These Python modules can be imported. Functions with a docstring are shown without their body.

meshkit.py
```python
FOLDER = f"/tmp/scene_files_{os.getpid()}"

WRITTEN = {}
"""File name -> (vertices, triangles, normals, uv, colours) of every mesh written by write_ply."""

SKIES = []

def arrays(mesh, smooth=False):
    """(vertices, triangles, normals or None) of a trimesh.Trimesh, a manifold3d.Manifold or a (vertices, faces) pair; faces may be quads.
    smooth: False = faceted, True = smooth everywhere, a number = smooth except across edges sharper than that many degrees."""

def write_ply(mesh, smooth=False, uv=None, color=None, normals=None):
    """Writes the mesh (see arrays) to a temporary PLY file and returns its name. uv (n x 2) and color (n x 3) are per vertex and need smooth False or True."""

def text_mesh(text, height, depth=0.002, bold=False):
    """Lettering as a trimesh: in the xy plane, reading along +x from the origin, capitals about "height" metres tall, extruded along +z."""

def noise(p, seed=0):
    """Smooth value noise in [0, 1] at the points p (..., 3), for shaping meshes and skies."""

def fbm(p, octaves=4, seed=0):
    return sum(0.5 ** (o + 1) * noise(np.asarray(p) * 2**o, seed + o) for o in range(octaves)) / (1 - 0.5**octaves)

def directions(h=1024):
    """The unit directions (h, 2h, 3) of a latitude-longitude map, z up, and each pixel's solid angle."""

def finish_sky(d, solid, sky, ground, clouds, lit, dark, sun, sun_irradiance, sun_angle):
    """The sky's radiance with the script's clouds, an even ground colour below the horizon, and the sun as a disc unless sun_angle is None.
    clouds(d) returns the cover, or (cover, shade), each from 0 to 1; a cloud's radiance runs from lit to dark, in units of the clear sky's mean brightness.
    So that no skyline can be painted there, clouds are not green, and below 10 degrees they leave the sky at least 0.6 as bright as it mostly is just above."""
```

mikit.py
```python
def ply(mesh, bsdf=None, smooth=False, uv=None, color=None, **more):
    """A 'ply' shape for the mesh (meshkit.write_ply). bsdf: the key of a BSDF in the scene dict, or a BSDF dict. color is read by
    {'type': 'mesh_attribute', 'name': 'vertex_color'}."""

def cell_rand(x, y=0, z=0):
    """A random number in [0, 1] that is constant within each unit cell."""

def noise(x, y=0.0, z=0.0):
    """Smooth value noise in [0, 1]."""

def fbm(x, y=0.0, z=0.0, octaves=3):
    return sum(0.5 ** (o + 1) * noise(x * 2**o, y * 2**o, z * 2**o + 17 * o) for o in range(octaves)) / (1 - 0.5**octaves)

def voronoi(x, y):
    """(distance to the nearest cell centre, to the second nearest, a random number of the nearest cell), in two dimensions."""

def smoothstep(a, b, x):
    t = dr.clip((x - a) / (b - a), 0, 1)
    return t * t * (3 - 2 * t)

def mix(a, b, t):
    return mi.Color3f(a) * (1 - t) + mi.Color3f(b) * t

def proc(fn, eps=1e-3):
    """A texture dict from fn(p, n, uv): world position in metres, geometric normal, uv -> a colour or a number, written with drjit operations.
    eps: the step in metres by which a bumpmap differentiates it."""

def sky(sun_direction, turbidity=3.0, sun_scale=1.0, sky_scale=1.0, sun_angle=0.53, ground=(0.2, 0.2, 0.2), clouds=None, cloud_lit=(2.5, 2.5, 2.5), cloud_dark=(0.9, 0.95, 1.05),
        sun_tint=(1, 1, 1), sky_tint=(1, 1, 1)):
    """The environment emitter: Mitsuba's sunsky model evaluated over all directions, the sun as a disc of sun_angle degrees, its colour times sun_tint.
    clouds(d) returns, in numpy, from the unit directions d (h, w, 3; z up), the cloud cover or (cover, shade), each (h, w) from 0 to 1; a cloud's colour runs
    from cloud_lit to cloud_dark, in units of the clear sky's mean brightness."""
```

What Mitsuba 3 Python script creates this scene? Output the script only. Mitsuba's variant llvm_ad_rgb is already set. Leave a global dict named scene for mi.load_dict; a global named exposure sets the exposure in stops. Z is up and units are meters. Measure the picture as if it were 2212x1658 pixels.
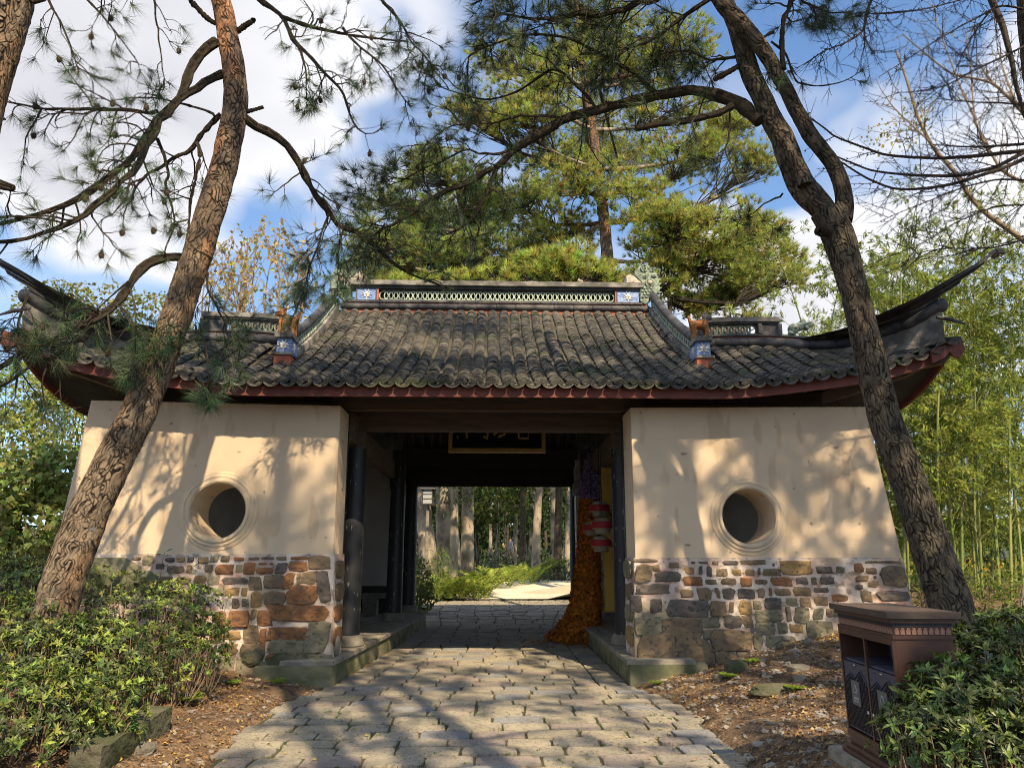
import math, random
import numpy as np, trimesh, mitsuba as mi, drjit as dr, mikit, meshkit
from mikit import proc, noise, fbm, voronoi, cell_rand, smoothstep, mix
T = mi.ScalarTransform4f
scene, labels = {}, {}

# ---------------------------------------------------------------- camera, sky, exposure
FPX, EYE = 1550.0, 1.5                       # focal length in pixels of a 2211 px wide picture, eye height
PITCH = math.atan(371 / FPX)
YAW = math.atan(47.5 / FPX * math.cos(PITCH))
CAM = np.array([0.0, 0.0, EYE])
FWD = np.array([math.sin(YAW) * math.cos(PITCH), math.cos(YAW) * math.cos(PITCH), math.sin(PITCH)])
RGT = np.array([math.cos(YAW), -math.sin(YAW), 0.0])
UPV = np.cross(RGT, FWD)
scene['camera'] = dict(type='perspective', fov=2 * math.degrees(math.atan(1105.5 / FPX)), fov_axis='x', near_clip=0.05, far_clip=2000.0,
                       to_world=T().look_at(origin=CAM.tolist(), target=(CAM + FWD).tolist(), up=[0, 0, 1]))
SUN = np.array([0.34, -1.0, 0.90]); SUN /= np.linalg.norm(SUN)


def clouds(d):
    q = d / np.maximum(np.abs(d[..., 2:3]) + 0.30, 0.05)
    warp = (meshkit.fbm(q * 2.0 + 5.0, 4, 11)[..., None] - 0.5) * 0.9
    n = meshkit.fbm(q * [1.5, 1.5, 1.0] + warp + [3.1, 7.7, 1.3], 6, 3)
    w = meshkit.fbm(q * [1.2, 3.6, 2.0] + warp + [9.1, 2.7, 5.3], 5, 8)
    side = -(d[..., 0] + 0.40 * d[..., 1])   # a great bank of cloud over the western half of the sky
    west = np.clip(side / 0.45 + 0.42, 0, 1)
    lo = np.clip((d[..., 2] - 0.36) / 0.14, 0, 1)
    f = n + 0.34 * (west - 0.40) * lo - 0.03
    heap = np.clip((f - 0.535) / 0.075, 0, 1)
    wisp = np.clip((w - 0.46) / 0.30, 0, 1) * 0.70
    shade = np.clip((f - 0.60) / 0.16, 0, 1) * np.clip((meshkit.fbm(q * 1.3 + 4.0, 4, 5) - 0.25) / 0.30, 0, 1)
    return np.maximum(heap, wisp), shade


scene['sky'] = mikit.sky(SUN.tolist(), turbidity=3.0, sun_scale=1.2, sky_scale=1.6, clouds=clouds, cloud_lit=(1.85, 1.85, 1.9), cloud_dark=(1.22, 1.23, 1.34),
                         sun_tint=(1.0, 0.96, 0.87), sky_tint=(1.0, 1.0, 1.02), ground=(0.12, 0.11, 0.09))
exposure = 2.1


# ---------------------------------------------------------------- helpers
def ray(u, v):
    return FWD + RGT * (u - 1105.5) / FPX + UPV * (829 - v) / FPX


def P(u, v, y):                              # the point at depth y (metres) that stands at u, v of the 2211 px picture
    d = ray(u, v)
    return CAM + d * (y / d[1])


def PZ(u, v, z=0.0):
    d = ray(u, v)
    return CAM + d * ((z - EYE) / d[2])


taken = {}


def N(base):
    i = taken.get(base, 0)
    taken[base] = i + 1
    return base if i == 0 else f'{base}_{i:03d}'


def lab(key, label=None, cat=None, group=None, kind=None):
    d = labels.setdefault(key, {})
    for k, x in (('label', label), ('category', cat), ('group', group), ('kind', kind)):
        if x:
            d[k] = x
    return key


def add(key, mesh, mat, smooth=False, **kw):
    lk = {k: kw.pop(k) for k in ('label', 'cat', 'group', 'kind') if k in kw}
    key = N(key)
    scene[key] = mikit.ply(mesh, mat, smooth=smooth, **kw)
    if lk:
        lab(key, **lk)
    return key


def again(key, source, to_world=None, **lk):
    key = N(key)
    scene[key] = {**scene[source]}
    if to_world is not None:
        scene[key]['to_world'] = to_world
    if lk:
        lab(key, **lk)
    return key


def mesh_of(m):
    if hasattr(m, 'faces'):
        return np.asarray(m.vertices, float), np.asarray(m.faces, int)
    v, f = np.asarray(m[0], float), np.asarray(m[1], int)
    if f.shape[1] == 4:
        f = np.vstack([f[:, [0, 1, 2]], f[:, [0, 2, 3]]])
    return v, f


def J(*ms):
    ms = ms[0] if len(ms) == 1 and isinstance(ms[0], list) else ms
    V, Fc, n = [], [], 0
    for m in ms:
        v, f = mesh_of(m)
        V.append(v); Fc.append(f + n); n += len(v)
    return np.vstack(V), np.vstack(Fc)


def xf(m, M=None, t=(0, 0, 0)):
    v, f = mesh_of(m)
    if M is not None:
        v = v @ np.asarray(M, float).T
    return v + np.asarray(t, float), f


def rz(a):
    c, s = math.cos(a), math.sin(a)
    return np.array([[c, -s, 0], [s, c, 0], [0, 0, 1.0]])


def rx(a):
    c, s = math.cos(a), math.sin(a)
    return np.array([[1.0, 0, 0], [0, c, -s], [0, s, c]])


def ry(a):
    c, s = math.cos(a), math.sin(a)
    return np.array([[c, 0, s], [0, 1.0, 0], [-s, 0, c]])


_sg = np.array([[x, y, z] for x in (-1, 1) for y in (-1, 1) for z in (-1, 1)], float)
_cb = np.vstack([_sg * [1, 1, 0.5], _sg * [1, 0.5, 1], _sg * [0.5, 1, 1]])
_cbf = trimesh.Trimesh(_cb, process=False).convex_hull
_cbh, _cbfaces = np.sign(np.asarray(_cbf.vertices)), np.asarray(_cbf.faces)
_cbt = np.where(np.abs(np.asarray(_cbf.vertices)) > 0.75, 0.0, 1.0)


def bx(c, s, b=0.008):                       # chamfered box: centre, size, chamfer
    h = np.asarray(s, float) / 2
    b = min(b, 0.45 * h.min())
    return _cbh * (h - b * _cbt) + np.asarray(c, float), _cbfaces


def bb(lo, hi, b=0.008):
    lo, hi = np.minimum(lo, hi), np.maximum(lo, hi)
    return bx((lo + hi) / 2, hi - lo, b)


def beam(a, c, w, h, b=0.008):               # chamfered bar from a to c, w wide sideways, h high
    a, c = np.asarray(a, float), np.asarray(c, float)
    y = c - a; L = np.linalg.norm(y); y /= L
    x = np.cross(y, [0, 0, 1.0]); x /= np.linalg.norm(x)
    return xf(bx((0, 0, 0), (w, L, h), b), np.stack([x, y, np.cross(x, y)], 1), (a + c) / 2)


def grid_faces(n, m, wrap=False):
    i, j = np.meshgrid(np.arange(n - 1), np.arange(m if wrap else m - 1), indexing='ij')
    a, b = i * m + j, i * m + (j + 1) % m
    q = np.stack([a, b, b + m, a + m], -1).reshape(-1, 4)
    return np.vstack([q[:, [0, 1, 2]], q[:, [0, 2, 3]]])


def sheet(Pts):                              # a grid of points (n, m, 3) as a surface
    n, m = Pts.shape[:2]
    return Pts.reshape(-1, 3), grid_faces(n, m)


def frames(pts):
    t = np.gradient(pts, axis=-2)
    t /= np.linalg.norm(t, axis=-1, keepdims=True) + 1e-12
    ref = np.where(np.abs(t[..., :1, 2:3]) > 0.75, [1.0, 0, 0], [0, 0, 1.0]) + 0 * t
    x = np.cross(t, ref); x /= np.linalg.norm(x, axis=-1, keepdims=True) + 1e-12
    return t, x, np.cross(t, x)


def tubes(pts, rad, k=4):                    # many tubes at once: pts (N, K, 3), rad (N, K)
    pts, rad = np.asarray(pts, float), np.asarray(rad, float)
    n, K = pts.shape[:2]
    t, x, y = frames(pts)
    a = np.arange(k) / k * 2 * np.pi
    ring = x[:, :, None] * np.cos(a)[:, None] + y[:, :, None] * np.sin(a)[:, None]
    v = (pts[:, :, None] + ring * rad[:, :, None, None]).reshape(-1, 3)
    f = grid_faces(K, k, True)
    return v, (f[None] + (np.arange(n) * K * k)[:, None, None]).reshape(-1, 3)


def tube(pts, rad, k=8):
    pts = np.asarray(pts, float)
    rad = np.broadcast_to(np.asarray(rad, float), (len(pts),))
    v, f = tubes(pts[None], rad[None], k)
    n = len(v)
    v = np.vstack([v, pts[0], pts[-1]])
    a = np.arange(k)
    return v, np.vstack([f, np.stack([a, (a + 1) % k, a * 0 + n], 1)[:, ::-1], np.stack([n - k + a, n - k + (a + 1) % k, a * 0 + n + 1], 1)])


def spline(pts, n):                          # smooth curve through points
    pts = np.asarray(pts, float)
    d = np.r_[0, np.cumsum(np.linalg.norm(np.diff(pts, axis=0), axis=1))]
    from scipy.interpolate import PchipInterpolator
    return PchipInterpolator(d, pts)(np.linspace(0, d[-1], n))


def lathe(prof, k=20, arc=2 * np.pi):        # profile (r, z)
    prof = np.asarray(prof, float)
    a = np.arange(k) / k * 2 * np.pi
    v = np.stack([prof[:, None, 0] * np.cos(a), prof[:, None, 0] * np.sin(a), prof[:, None, 1] + 0 * a], -1)
    return v.reshape(-1, 3), grid_faces(len(prof), k, True)


def ball(c, r, sub=2):
    m = trimesh.creation.icosphere(sub)
    return np.asarray(m.vertices) * np.asarray(r, float) + np.asarray(c, float), np.asarray(m.faces)


def plate(poly, y0, y1, c=0.0):              # an outline in x, z with thickness along y, its front edge drawn in by c
    from shapely.geometry import Polygon
    m = trimesh.creation.extrude_polygon(Polygon(poly), y1 - y0, engine='earcut')
    v = np.asarray(m.vertices)
    return np.stack([v[:, 0], y1 - v[:, 2], v[:, 1]], 1), np.asarray(m.faces)[:, ::-1]


def ringmesh(r0, r1, d, k=20, a0=0.0, a1=2 * np.pi):  # flat ring in x, z, d thick along y
    full = a1 - a0 > 6.2
    a = a0 + np.arange(k + (0 if full else 1)) / k * (a1 - a0)
    sec = np.array([[r0, -d / 2], [r1, -d / 2], [r1, d / 2], [r0, d / 2], [r0, -d / 2]])
    v = np.stack([sec[:, None, 0] * np.cos(a), sec[:, None, 1] + 0 * a, sec[:, None, 0] * np.sin(a)], -1)
    return v.reshape(-1, 3), grid_faces(5, len(a), full)


RNG = np.random.default_rng(11)


def tris(faces_of_quads):
    q = np.asarray(faces_of_quads)
    return np.vstack([q[:, [0, 1, 2]], q[:, [0, 2, 3]]])
# ---------------------------------------------------------------- materials
def mat(key, fn, rough=0.85, bump=None, scale=1.0, eps=2e-3, spec=0.4, **kw):
    m = dict(type='principled', base_color=proc(fn) if callable(fn) else {'type': 'rgb', 'value': list(fn)}, roughness=rough, specular=spec, **kw)
    if bump is not None:
        m = {'type': 'bumpmap', 'scale': scale, 'arbitrary': proc(bump, eps), 'bsdf': m}
    scene[key] = {'type': 'twosided', 'bsdf': m}
    return key


def vmat(key, rough=0.6, spec=0.3):          # colour of each piece stored with its vertices
    scene[key] = {'type': 'twosided', 'bsdf': dict(type='principled', base_color={'type': 'mesh_attribute', 'name': 'vertex_color'}, roughness=rough, specular=spec)}
    return key


def leafmat(key, trans=0.7, rough=0.5):
    scene[key] = dict(type='principledthin', base_color={'type': 'mesh_attribute', 'name': 'vertex_color'}, roughness=rough, diff_trans=trans, spec_trans=0.0, eta=1.35)
    return key


def two(a, b, s, lo=0.35, hi=0.65, o=3, stretch=(1, 1, 1)):
    return lambda p, n, uv: mix(a, b, smoothstep(lo, hi, fbm(p.x * s * stretch[0], p.y * s * stretch[1], p.z * s * stretch[2], o)))


def plaster_fn(p, n, uv):
    c = mix((0.60, 0.485, 0.350), (0.53, 0.43, 0.31), smoothstep(0.35, 0.7, fbm(p.x * 0.9, p.y * 0.9, p.z * 0.9, 4)))
    c = mix(c, (0.42, 0.31, 0.20), 0.5 * smoothstep(0.60, 0.72, fbm(p.x * 7, p.y * 7, p.z * 1.6 + 9, 3)))
    return mix(c, (0.22, 0.16, 0.11), 0.75 * smoothstep(0.80, 0.84, fbm(p.x * 11 + 3, p.y * 11, p.z * 11, 2)))


mat('m_plaster', plaster_fn, 0.9, lambda p, n, uv: fbm(p.x * 4, p.y * 4, p.z * 4, 4) + 0.15 * noise(p.x * 60, p.y * 60, p.z * 60), 0.006)
mat('m_surround', two((0.60, 0.48, 0.33), (0.50, 0.42, 0.31), 6, 0.3, 0.7), 0.85, lambda p, n, uv: fbm(p.x * 25, p.y * 25, p.z * 25, 3), 0.006)
mat('m_inner_wall', two((0.62, 0.61, 0.57), (0.52, 0.51, 0.48), 1.5), 0.9)


def mortar_fn(p, n, uv):
    c = mix((0.46, 0.36, 0.31), (0.60, 0.54, 0.48), smoothstep(0.35, 0.65, fbm(p.x * 5, p.y * 5, p.z * 5, 4)))
    c = mix(c, (0.36, 0.15, 0.10), 0.6 * smoothstep(0.62, 0.72, fbm(p.x * 4 + 5, p.y * 4, p.z * 4 + 2, 3)))
    c = mix(c, (0.42, 0.35, 0.22), 0.8 * smoothstep(0.55, 0.70, fbm(p.x * 1.7 + 9, p.y * 2, p.z * 2.4 + 4, 3)))
    return mix(c, (0.16, 0.13, 0.10), 0.75 * smoothstep(0.52, 0.72, fbm(p.x * 14, p.y * 14, p.z * 14, 3)))


mat('m_mortar', mortar_fn, 0.95, lambda p, n, uv: fbm(p.x * 18, p.y * 18, p.z * 18, 4), 0.03)


def stone_fn(a, b, c):
    def fn(p, n, uv):
        k = mix(a, b, smoothstep(0.30, 0.65, fbm(p.x * 9, p.y * 9, p.z * 9, 4)))
        return mix(k, c, smoothstep(0.55, 0.70, fbm(p.x * 26 + 4, p.y * 26, p.z * 26, 3)))
    return fn


_sb = lambda p, n, uv: fbm(p.x * 22, p.y * 22, p.z * 22, 4) + 0.4 * noise(p.x * 9, p.y * 9, p.z * 9)
mat('m_stone_a', stone_fn((0.27, 0.13, 0.055), (0.17, 0.085, 0.045), (0.10, 0.07, 0.05)), 0.85, _sb, 0.03)
mat('m_stone_b', stone_fn((0.15, 0.11, 0.075), (0.20, 0.15, 0.09), (0.09, 0.075, 0.06)), 0.85, _sb, 0.03)
mat('m_stone_c', stone_fn((0.10, 0.085, 0.075), (0.14, 0.115, 0.10), (0.06, 0.055, 0.05)), 0.85, _sb, 0.03)
mat('m_stone_d', stone_fn((0.33, 0.22, 0.095), (0.24, 0.16, 0.075), (0.12, 0.09, 0.06)), 0.85, _sb, 0.03)
mat('m_stone_e', stone_fn((0.23, 0.205, 0.15), (0.17, 0.155, 0.105), (0.09, 0.095, 0.055)), 0.88, _sb, 0.03)
STONES = ['m_stone_a', 'm_stone_b', 'm_stone_c', 'm_stone_d', 'm_stone_e']


def tile_fn(p, n, uv):
    c = mix((0.040, 0.041, 0.040), (0.095, 0.090, 0.080), smoothstep(0.35, 0.65, fbm(p.x * 2.6, p.y * 3.0, p.z * 3.0, 4)))
    c = mix(c, (0.22, 0.205, 0.17), smoothstep(0.56, 0.78, fbm(p.x * 30 + 3, p.y * 30, p.z * 30, 3)) * 0.55)
    return mix(c, (0.060, 0.080, 0.035), 0.6 * smoothstep(0.60, 0.72, fbm(p.x * 2.3 + 7, p.y * 2.3, p.z * 5, 4)))


mat('m_tile', tile_fn, 0.85, lambda p, n, uv: fbm(p.x * 40, p.y * 40, p.z * 40, 3), 0.008)
mat('m_bed', two((0.05, 0.05, 0.045), (0.09, 0.08, 0.06), 9), 0.95)
mat('m_ridge', two((0.040, 0.043, 0.052), (0.10, 0.10, 0.105), 5, 0.4, 0.75, 4), 0.62, lambda p, n, uv: fbm(p.x * 20, p.y * 20, p.z * 20, 3), 0.008)
mat('m_cap', two((0.10, 0.10, 0.095), (0.27, 0.26, 0.24), 5, 0.35, 0.7, 4), 0.85, lambda p, n, uv: fbm(p.x * 20, p.y * 20, p.z * 20, 3), 0.01)
mat('m_red', two((0.17, 0.050, 0.038), (0.12, 0.040, 0.034), 4, 0.35, 0.7, 4, (1, 1, 3)), 0.7, lambda p, n, uv: fbm(p.x * 25, p.y * 25, p.z * 25, 3), 0.004)
mat('m_terracotta', two((0.42, 0.15, 0.085), (0.33, 0.11, 0.07), 6), 0.85)
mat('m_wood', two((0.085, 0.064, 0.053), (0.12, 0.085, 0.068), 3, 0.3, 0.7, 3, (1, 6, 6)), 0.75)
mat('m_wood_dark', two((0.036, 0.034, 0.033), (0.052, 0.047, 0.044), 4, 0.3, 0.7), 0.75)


def lacquer_fn(p, n, uv):
    c = mix((0.020, 0.022, 0.027), (0.033, 0.034, 0.037), fbm(p.x * 6, p.y * 6, p.z * 2, 3))
    return mix(c, (0.22, 0.21, 0.18), smoothstep(0.73, 0.78, fbm(p.x * 40, p.y * 40, p.z * 9, 3)))


mat('m_lacquer', lacquer_fn, 0.5)
mat('m_granite', two((0.25, 0.235, 0.20), (0.17, 0.16, 0.13), 12, 0.3, 0.7, 4), 0.9, lambda p, n, uv: fbm(p.x * 45, p.y * 45, p.z * 45, 3), 0.008)
mat('m_granite_moss', two((0.21, 0.20, 0.13), (0.11, 0.12, 0.065), 5, 0.3, 0.7, 4), 0.92, lambda p, n, uv: fbm(p.x * 30, p.y * 30, p.z * 30, 3), 0.012)
mat('m_jade', two((0.25, 0.32, 0.26), (0.12, 0.16, 0.13), 14, 0.35, 0.65), 0.6, lambda p, n, uv: fbm(p.x * 40, p.y * 40, p.z * 40, 3), 0.012)
mat('m_jade_pale', two((0.40, 0.50, 0.42), (0.28, 0.36, 0.31), 20, 0.35, 0.65), 0.5)
mat('m_bone', two((0.50, 0.46, 0.38), (0.36, 0.33, 0.28), 18), 0.75)
mat('m_blue', two((0.10, 0.19, 0.46), (0.24, 0.34, 0.60), 14, 0.3, 0.7), 0.35)
mat('m_relief', (0.62, 0.63, 0.60), 0.5)
mat('m_lion', two((0.36, 0.135, 0.035), (0.22, 0.10, 0.04), 16, 0.35, 0.7), 0.6)
mat('m_gold', (0.50, 0.34, 0.12), 0.45)
mat('m_plaque', (0.012, 0.014, 0.020), 0.4)


def paver_fn(a, b):
    def fn(p, n, uv):
        k = mix(a, b, smoothstep(0.3, 0.7, fbm(p.x * 5, p.y * 5, 1.0, 4)))
        return mix(k, (0.10, 0.095, 0.08), 0.65 * smoothstep(0.55, 0.72, fbm(p.x * 60, p.y * 60, 3.0, 3)))
    return fn


_pb = lambda p, n, uv: fbm(p.x * 35, p.y * 35, p.z * 35, 4)
mat('m_paver_a', paver_fn((0.30, 0.27, 0.205), (0.235, 0.215, 0.165)), 0.88, _pb, 0.012)
mat('m_paver_b', paver_fn((0.26, 0.24, 0.195), (0.205, 0.19, 0.16)), 0.88, _pb, 0.012)
mat('m_paver_c', paver_fn((0.22, 0.225, 0.225), (0.17, 0.175, 0.18)), 0.88, _pb, 0.012)
mat('m_paver_d', paver_fn((0.25, 0.215, 0.185), (0.20, 0.175, 0.155)), 0.88, _pb, 0.012)
PAVERS = ['m_paver_a', 'm_paver_b', 'm_paver_a', 'm_paver_c', 'm_paver_a', 'm_paver_b', 'm_paver_d']


def earth_fn(p, n, uv):
    c = mix((0.095, 0.063, 0.040), (0.165, 0.115, 0.072), smoothstep(0.3, 0.7, fbm(p.x * 2.3, p.y * 2.3, 0.0, 4)))
    c = mix(c, (0.055, 0.042, 0.032), 0.8 * smoothstep(0.48, 0.66, fbm(p.x * 11 + 2, p.y * 11, 5.0, 3)))
    c = mix(c, (0.27, 0.20, 0.13), 0.7 * smoothstep(0.60, 0.72, fbm(p.x * 38, p.y * 38, 2.0, 3)))
    return mix(c, (0.055, 0.075, 0.025), 0.8 * smoothstep(17.0, 20.0, p.y + 3 * noise(p.x * 0.5, p.y * 0.5)))


mat('m_earth', earth_fn, 0.97, lambda p, n, uv: fbm(p.x * 16, p.y * 16, 0.0, 4) + 0.5 * noise(p.x * 60, p.y * 60), 0.05)
mat('m_joint', two((0.075, 0.062, 0.042), (0.055, 0.068, 0.028), 3.0), 0.97, lambda p, n, uv: fbm(p.x * 50, p.y * 50, 0.0, 3), 0.01)
mat('m_concrete', two((0.44, 0.40, 0.31), (0.36, 0.33, 0.26), 1.2), 0.9, lambda p, n, uv: fbm(p.x * 30, p.y * 30, 0.0, 3), 0.004)


def bark_fn(red, grey, dark, fs=1.0):
    def fn(p, n, uv):
        f1, f2, w = voronoi(uv.x * 30 * fs + 1.8 * noise(uv.x * 14, uv.y * 14), uv.y * 10 * fs + 2.2 * noise(uv.x * 14 + 5, uv.y * 10))
        c = mix(grey, red, smoothstep(0.46, 0.60, fbm(uv.x * 7 + 3, uv.y * 1.6, 0.0, 4)))
        c = mix(c, mi.Color3f(c) * 1.5, w * 0.7)
        c = mix(c, mi.Color3f(c) * 0.55, smoothstep(0.45, 0.7, fbm(uv.x * 30, uv.y * 18, 0.0, 3)) * 0.8)
        return mix(dark, c, smoothstep(0.0, 0.20, f2 - f1 + 0.42 * (fbm(uv.x * 22, uv.y * 12, 3.0, 3) - 0.42)))
    return fn


def bark_bump(fs=1.0):
    def fn(p, n, uv):
        f1, f2, w = voronoi(uv.x * 30 * fs + 1.8 * noise(uv.x * 14, uv.y * 14), uv.y * 10 * fs + 2.2 * noise(uv.x * 14 + 5, uv.y * 10))
        return smoothstep(0.0, 0.26, f2 - f1 + 0.42 * (fbm(uv.x * 22, uv.y * 12, 3.0, 3) - 0.42)) + 0.4 * w + 0.5 * fbm(uv.x * 40, uv.y * 25, 0.0, 3)
    return fn


mat('m_bark_red', bark_fn((0.27, 0.145, 0.085), (0.15, 0.115, 0.085), (0.035, 0.026, 0.02)), 0.9, bark_bump(), 0.030, 4e-3)
mat('m_bark_grey', bark_fn((0.20, 0.135, 0.085), (0.185, 0.145, 0.105), (0.030, 0.024, 0.020)), 0.9, bark_bump(), 0.034, 4e-3)
mat('m_bark_dark', bark_fn((0.105, 0.084, 0.062), (0.080, 0.070, 0.052), (0.016, 0.014, 0.012)), 0.9, bark_bump(1.0), 0.034, 4e-3)
mat('m_bark_pale', two((0.34, 0.29, 0.225), (0.13, 0.11, 0.085), 4.5, 0.35, 0.68, 5, (1, 1, 0.45)), 0.9, lambda p, n, uv: fbm(p.x * 18, p.y * 18, p.z * 6, 3), 0.03)
mat('m_twig', (0.042, 0.032, 0.026), 0.85)
mat('m_twig_pale', (0.22, 0.165, 0.11), 0.85)
mat('m_cone', two((0.045, 0.03, 0.022), (0.08, 0.055, 0.035), 30), 0.85)
mat('m_culm', two((0.15, 0.21, 0.05), (0.24, 0.25, 0.075), 1.7), 0.45)
vmat('m_needle', 0.55, 0.35)
vmat('m_leaf_gloss', 0.42, 0.4)
leafmat('m_leaf', 0.8, 0.5)
vmat('m_litter', 0.85, 0.2)
mat('m_bin_brown', two((0.072, 0.036, 0.028), (0.056, 0.029, 0.023), 3), 0.42)
mat('m_bin_top', two((0.080, 0.057, 0.047), (0.060, 0.045, 0.038), 8), 0.6)
mat('m_bin_blue', (0.046, 0.051, 0.082), 0.45)
mat('m_bin_black', (0.012, 0.013, 0.022), 0.5)
mat('m_bin_frieze', (0.23, 0.13, 0.105), 0.5)
mat('m_sign_grey', (0.10, 0.105, 0.11), 0.5)
mat('m_sign_ink', (0.30, 0.31, 0.31), 0.6)
mat('m_steel', (0.6, 0.6, 0.6), 0.3, metallic=1.0)
mat('m_lantern_red', (0.26, 0.015, 0.018), 0.7)
mat('m_lantern_pale', two((0.26, 0.22, 0.15), (0.20, 0.17, 0.12), 60), 0.8)
mat('m_yellow', (0.42, 0.27, 0.045), 0.7)
mat('m_ink', (0.012, 0.011, 0.010), 0.7)
mat('m_lamp', (0.030, 0.030, 0.032), 0.5)
mat('m_lamp_glass', (0.34, 0.36, 0.36), 0.35)
mat('m_rock', two((0.22, 0.205, 0.175), (0.11, 0.105, 0.085), 6, 0.3, 0.7, 4), 0.9, _sb, 0.025)
mat('m_rock_moss', two((0.11, 0.105, 0.075), (0.055, 0.065, 0.03), 5, 0.3, 0.7, 4), 0.93, _sb, 0.03)
mat('m_pebble', two((0.33, 0.30, 0.26), (0.16, 0.15, 0.135), 3.3, 0.35, 0.65), 0.9)
mat('m_hill', two((0.05, 0.075, 0.035), (0.035, 0.055, 0.03), 0.08), 0.95)
# ---------------------------------------------------------------- the ground, the path
def path_l(y):
    return np.interp(y, [0, 5.8, 7.0, 8.1, 9.0, 9.2, 12, 16.6, 20, 24, 28, 34], [-1.9, -2.05, -2.17, -2.12, -1.95, -1.87, -1.66, -1.42, -1.7, -1.6, -0.6, 3.5])


def path_r(y):
    return np.interp(y, [0, 5.7, 6.4, 7.9, 8.8, 9.2, 13, 16.6, 20, 24, 28, 34], [1.9, 1.92, 1.95, 2.0, 1.8, 1.68, 1.70, 1.75, 2.2, 3.2, 5.5, 11.0])


def sm(a, b, x):
    t = np.clip((np.asarray(x, float) - a) / (b - a), 0, 1)
    return t * t * (3 - 2 * t)


def lane_z(y):
    return 0.028 * np.clip(y - 17, 0, 14) + 0.030 * np.clip(y - 34, 0, 40)


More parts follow.
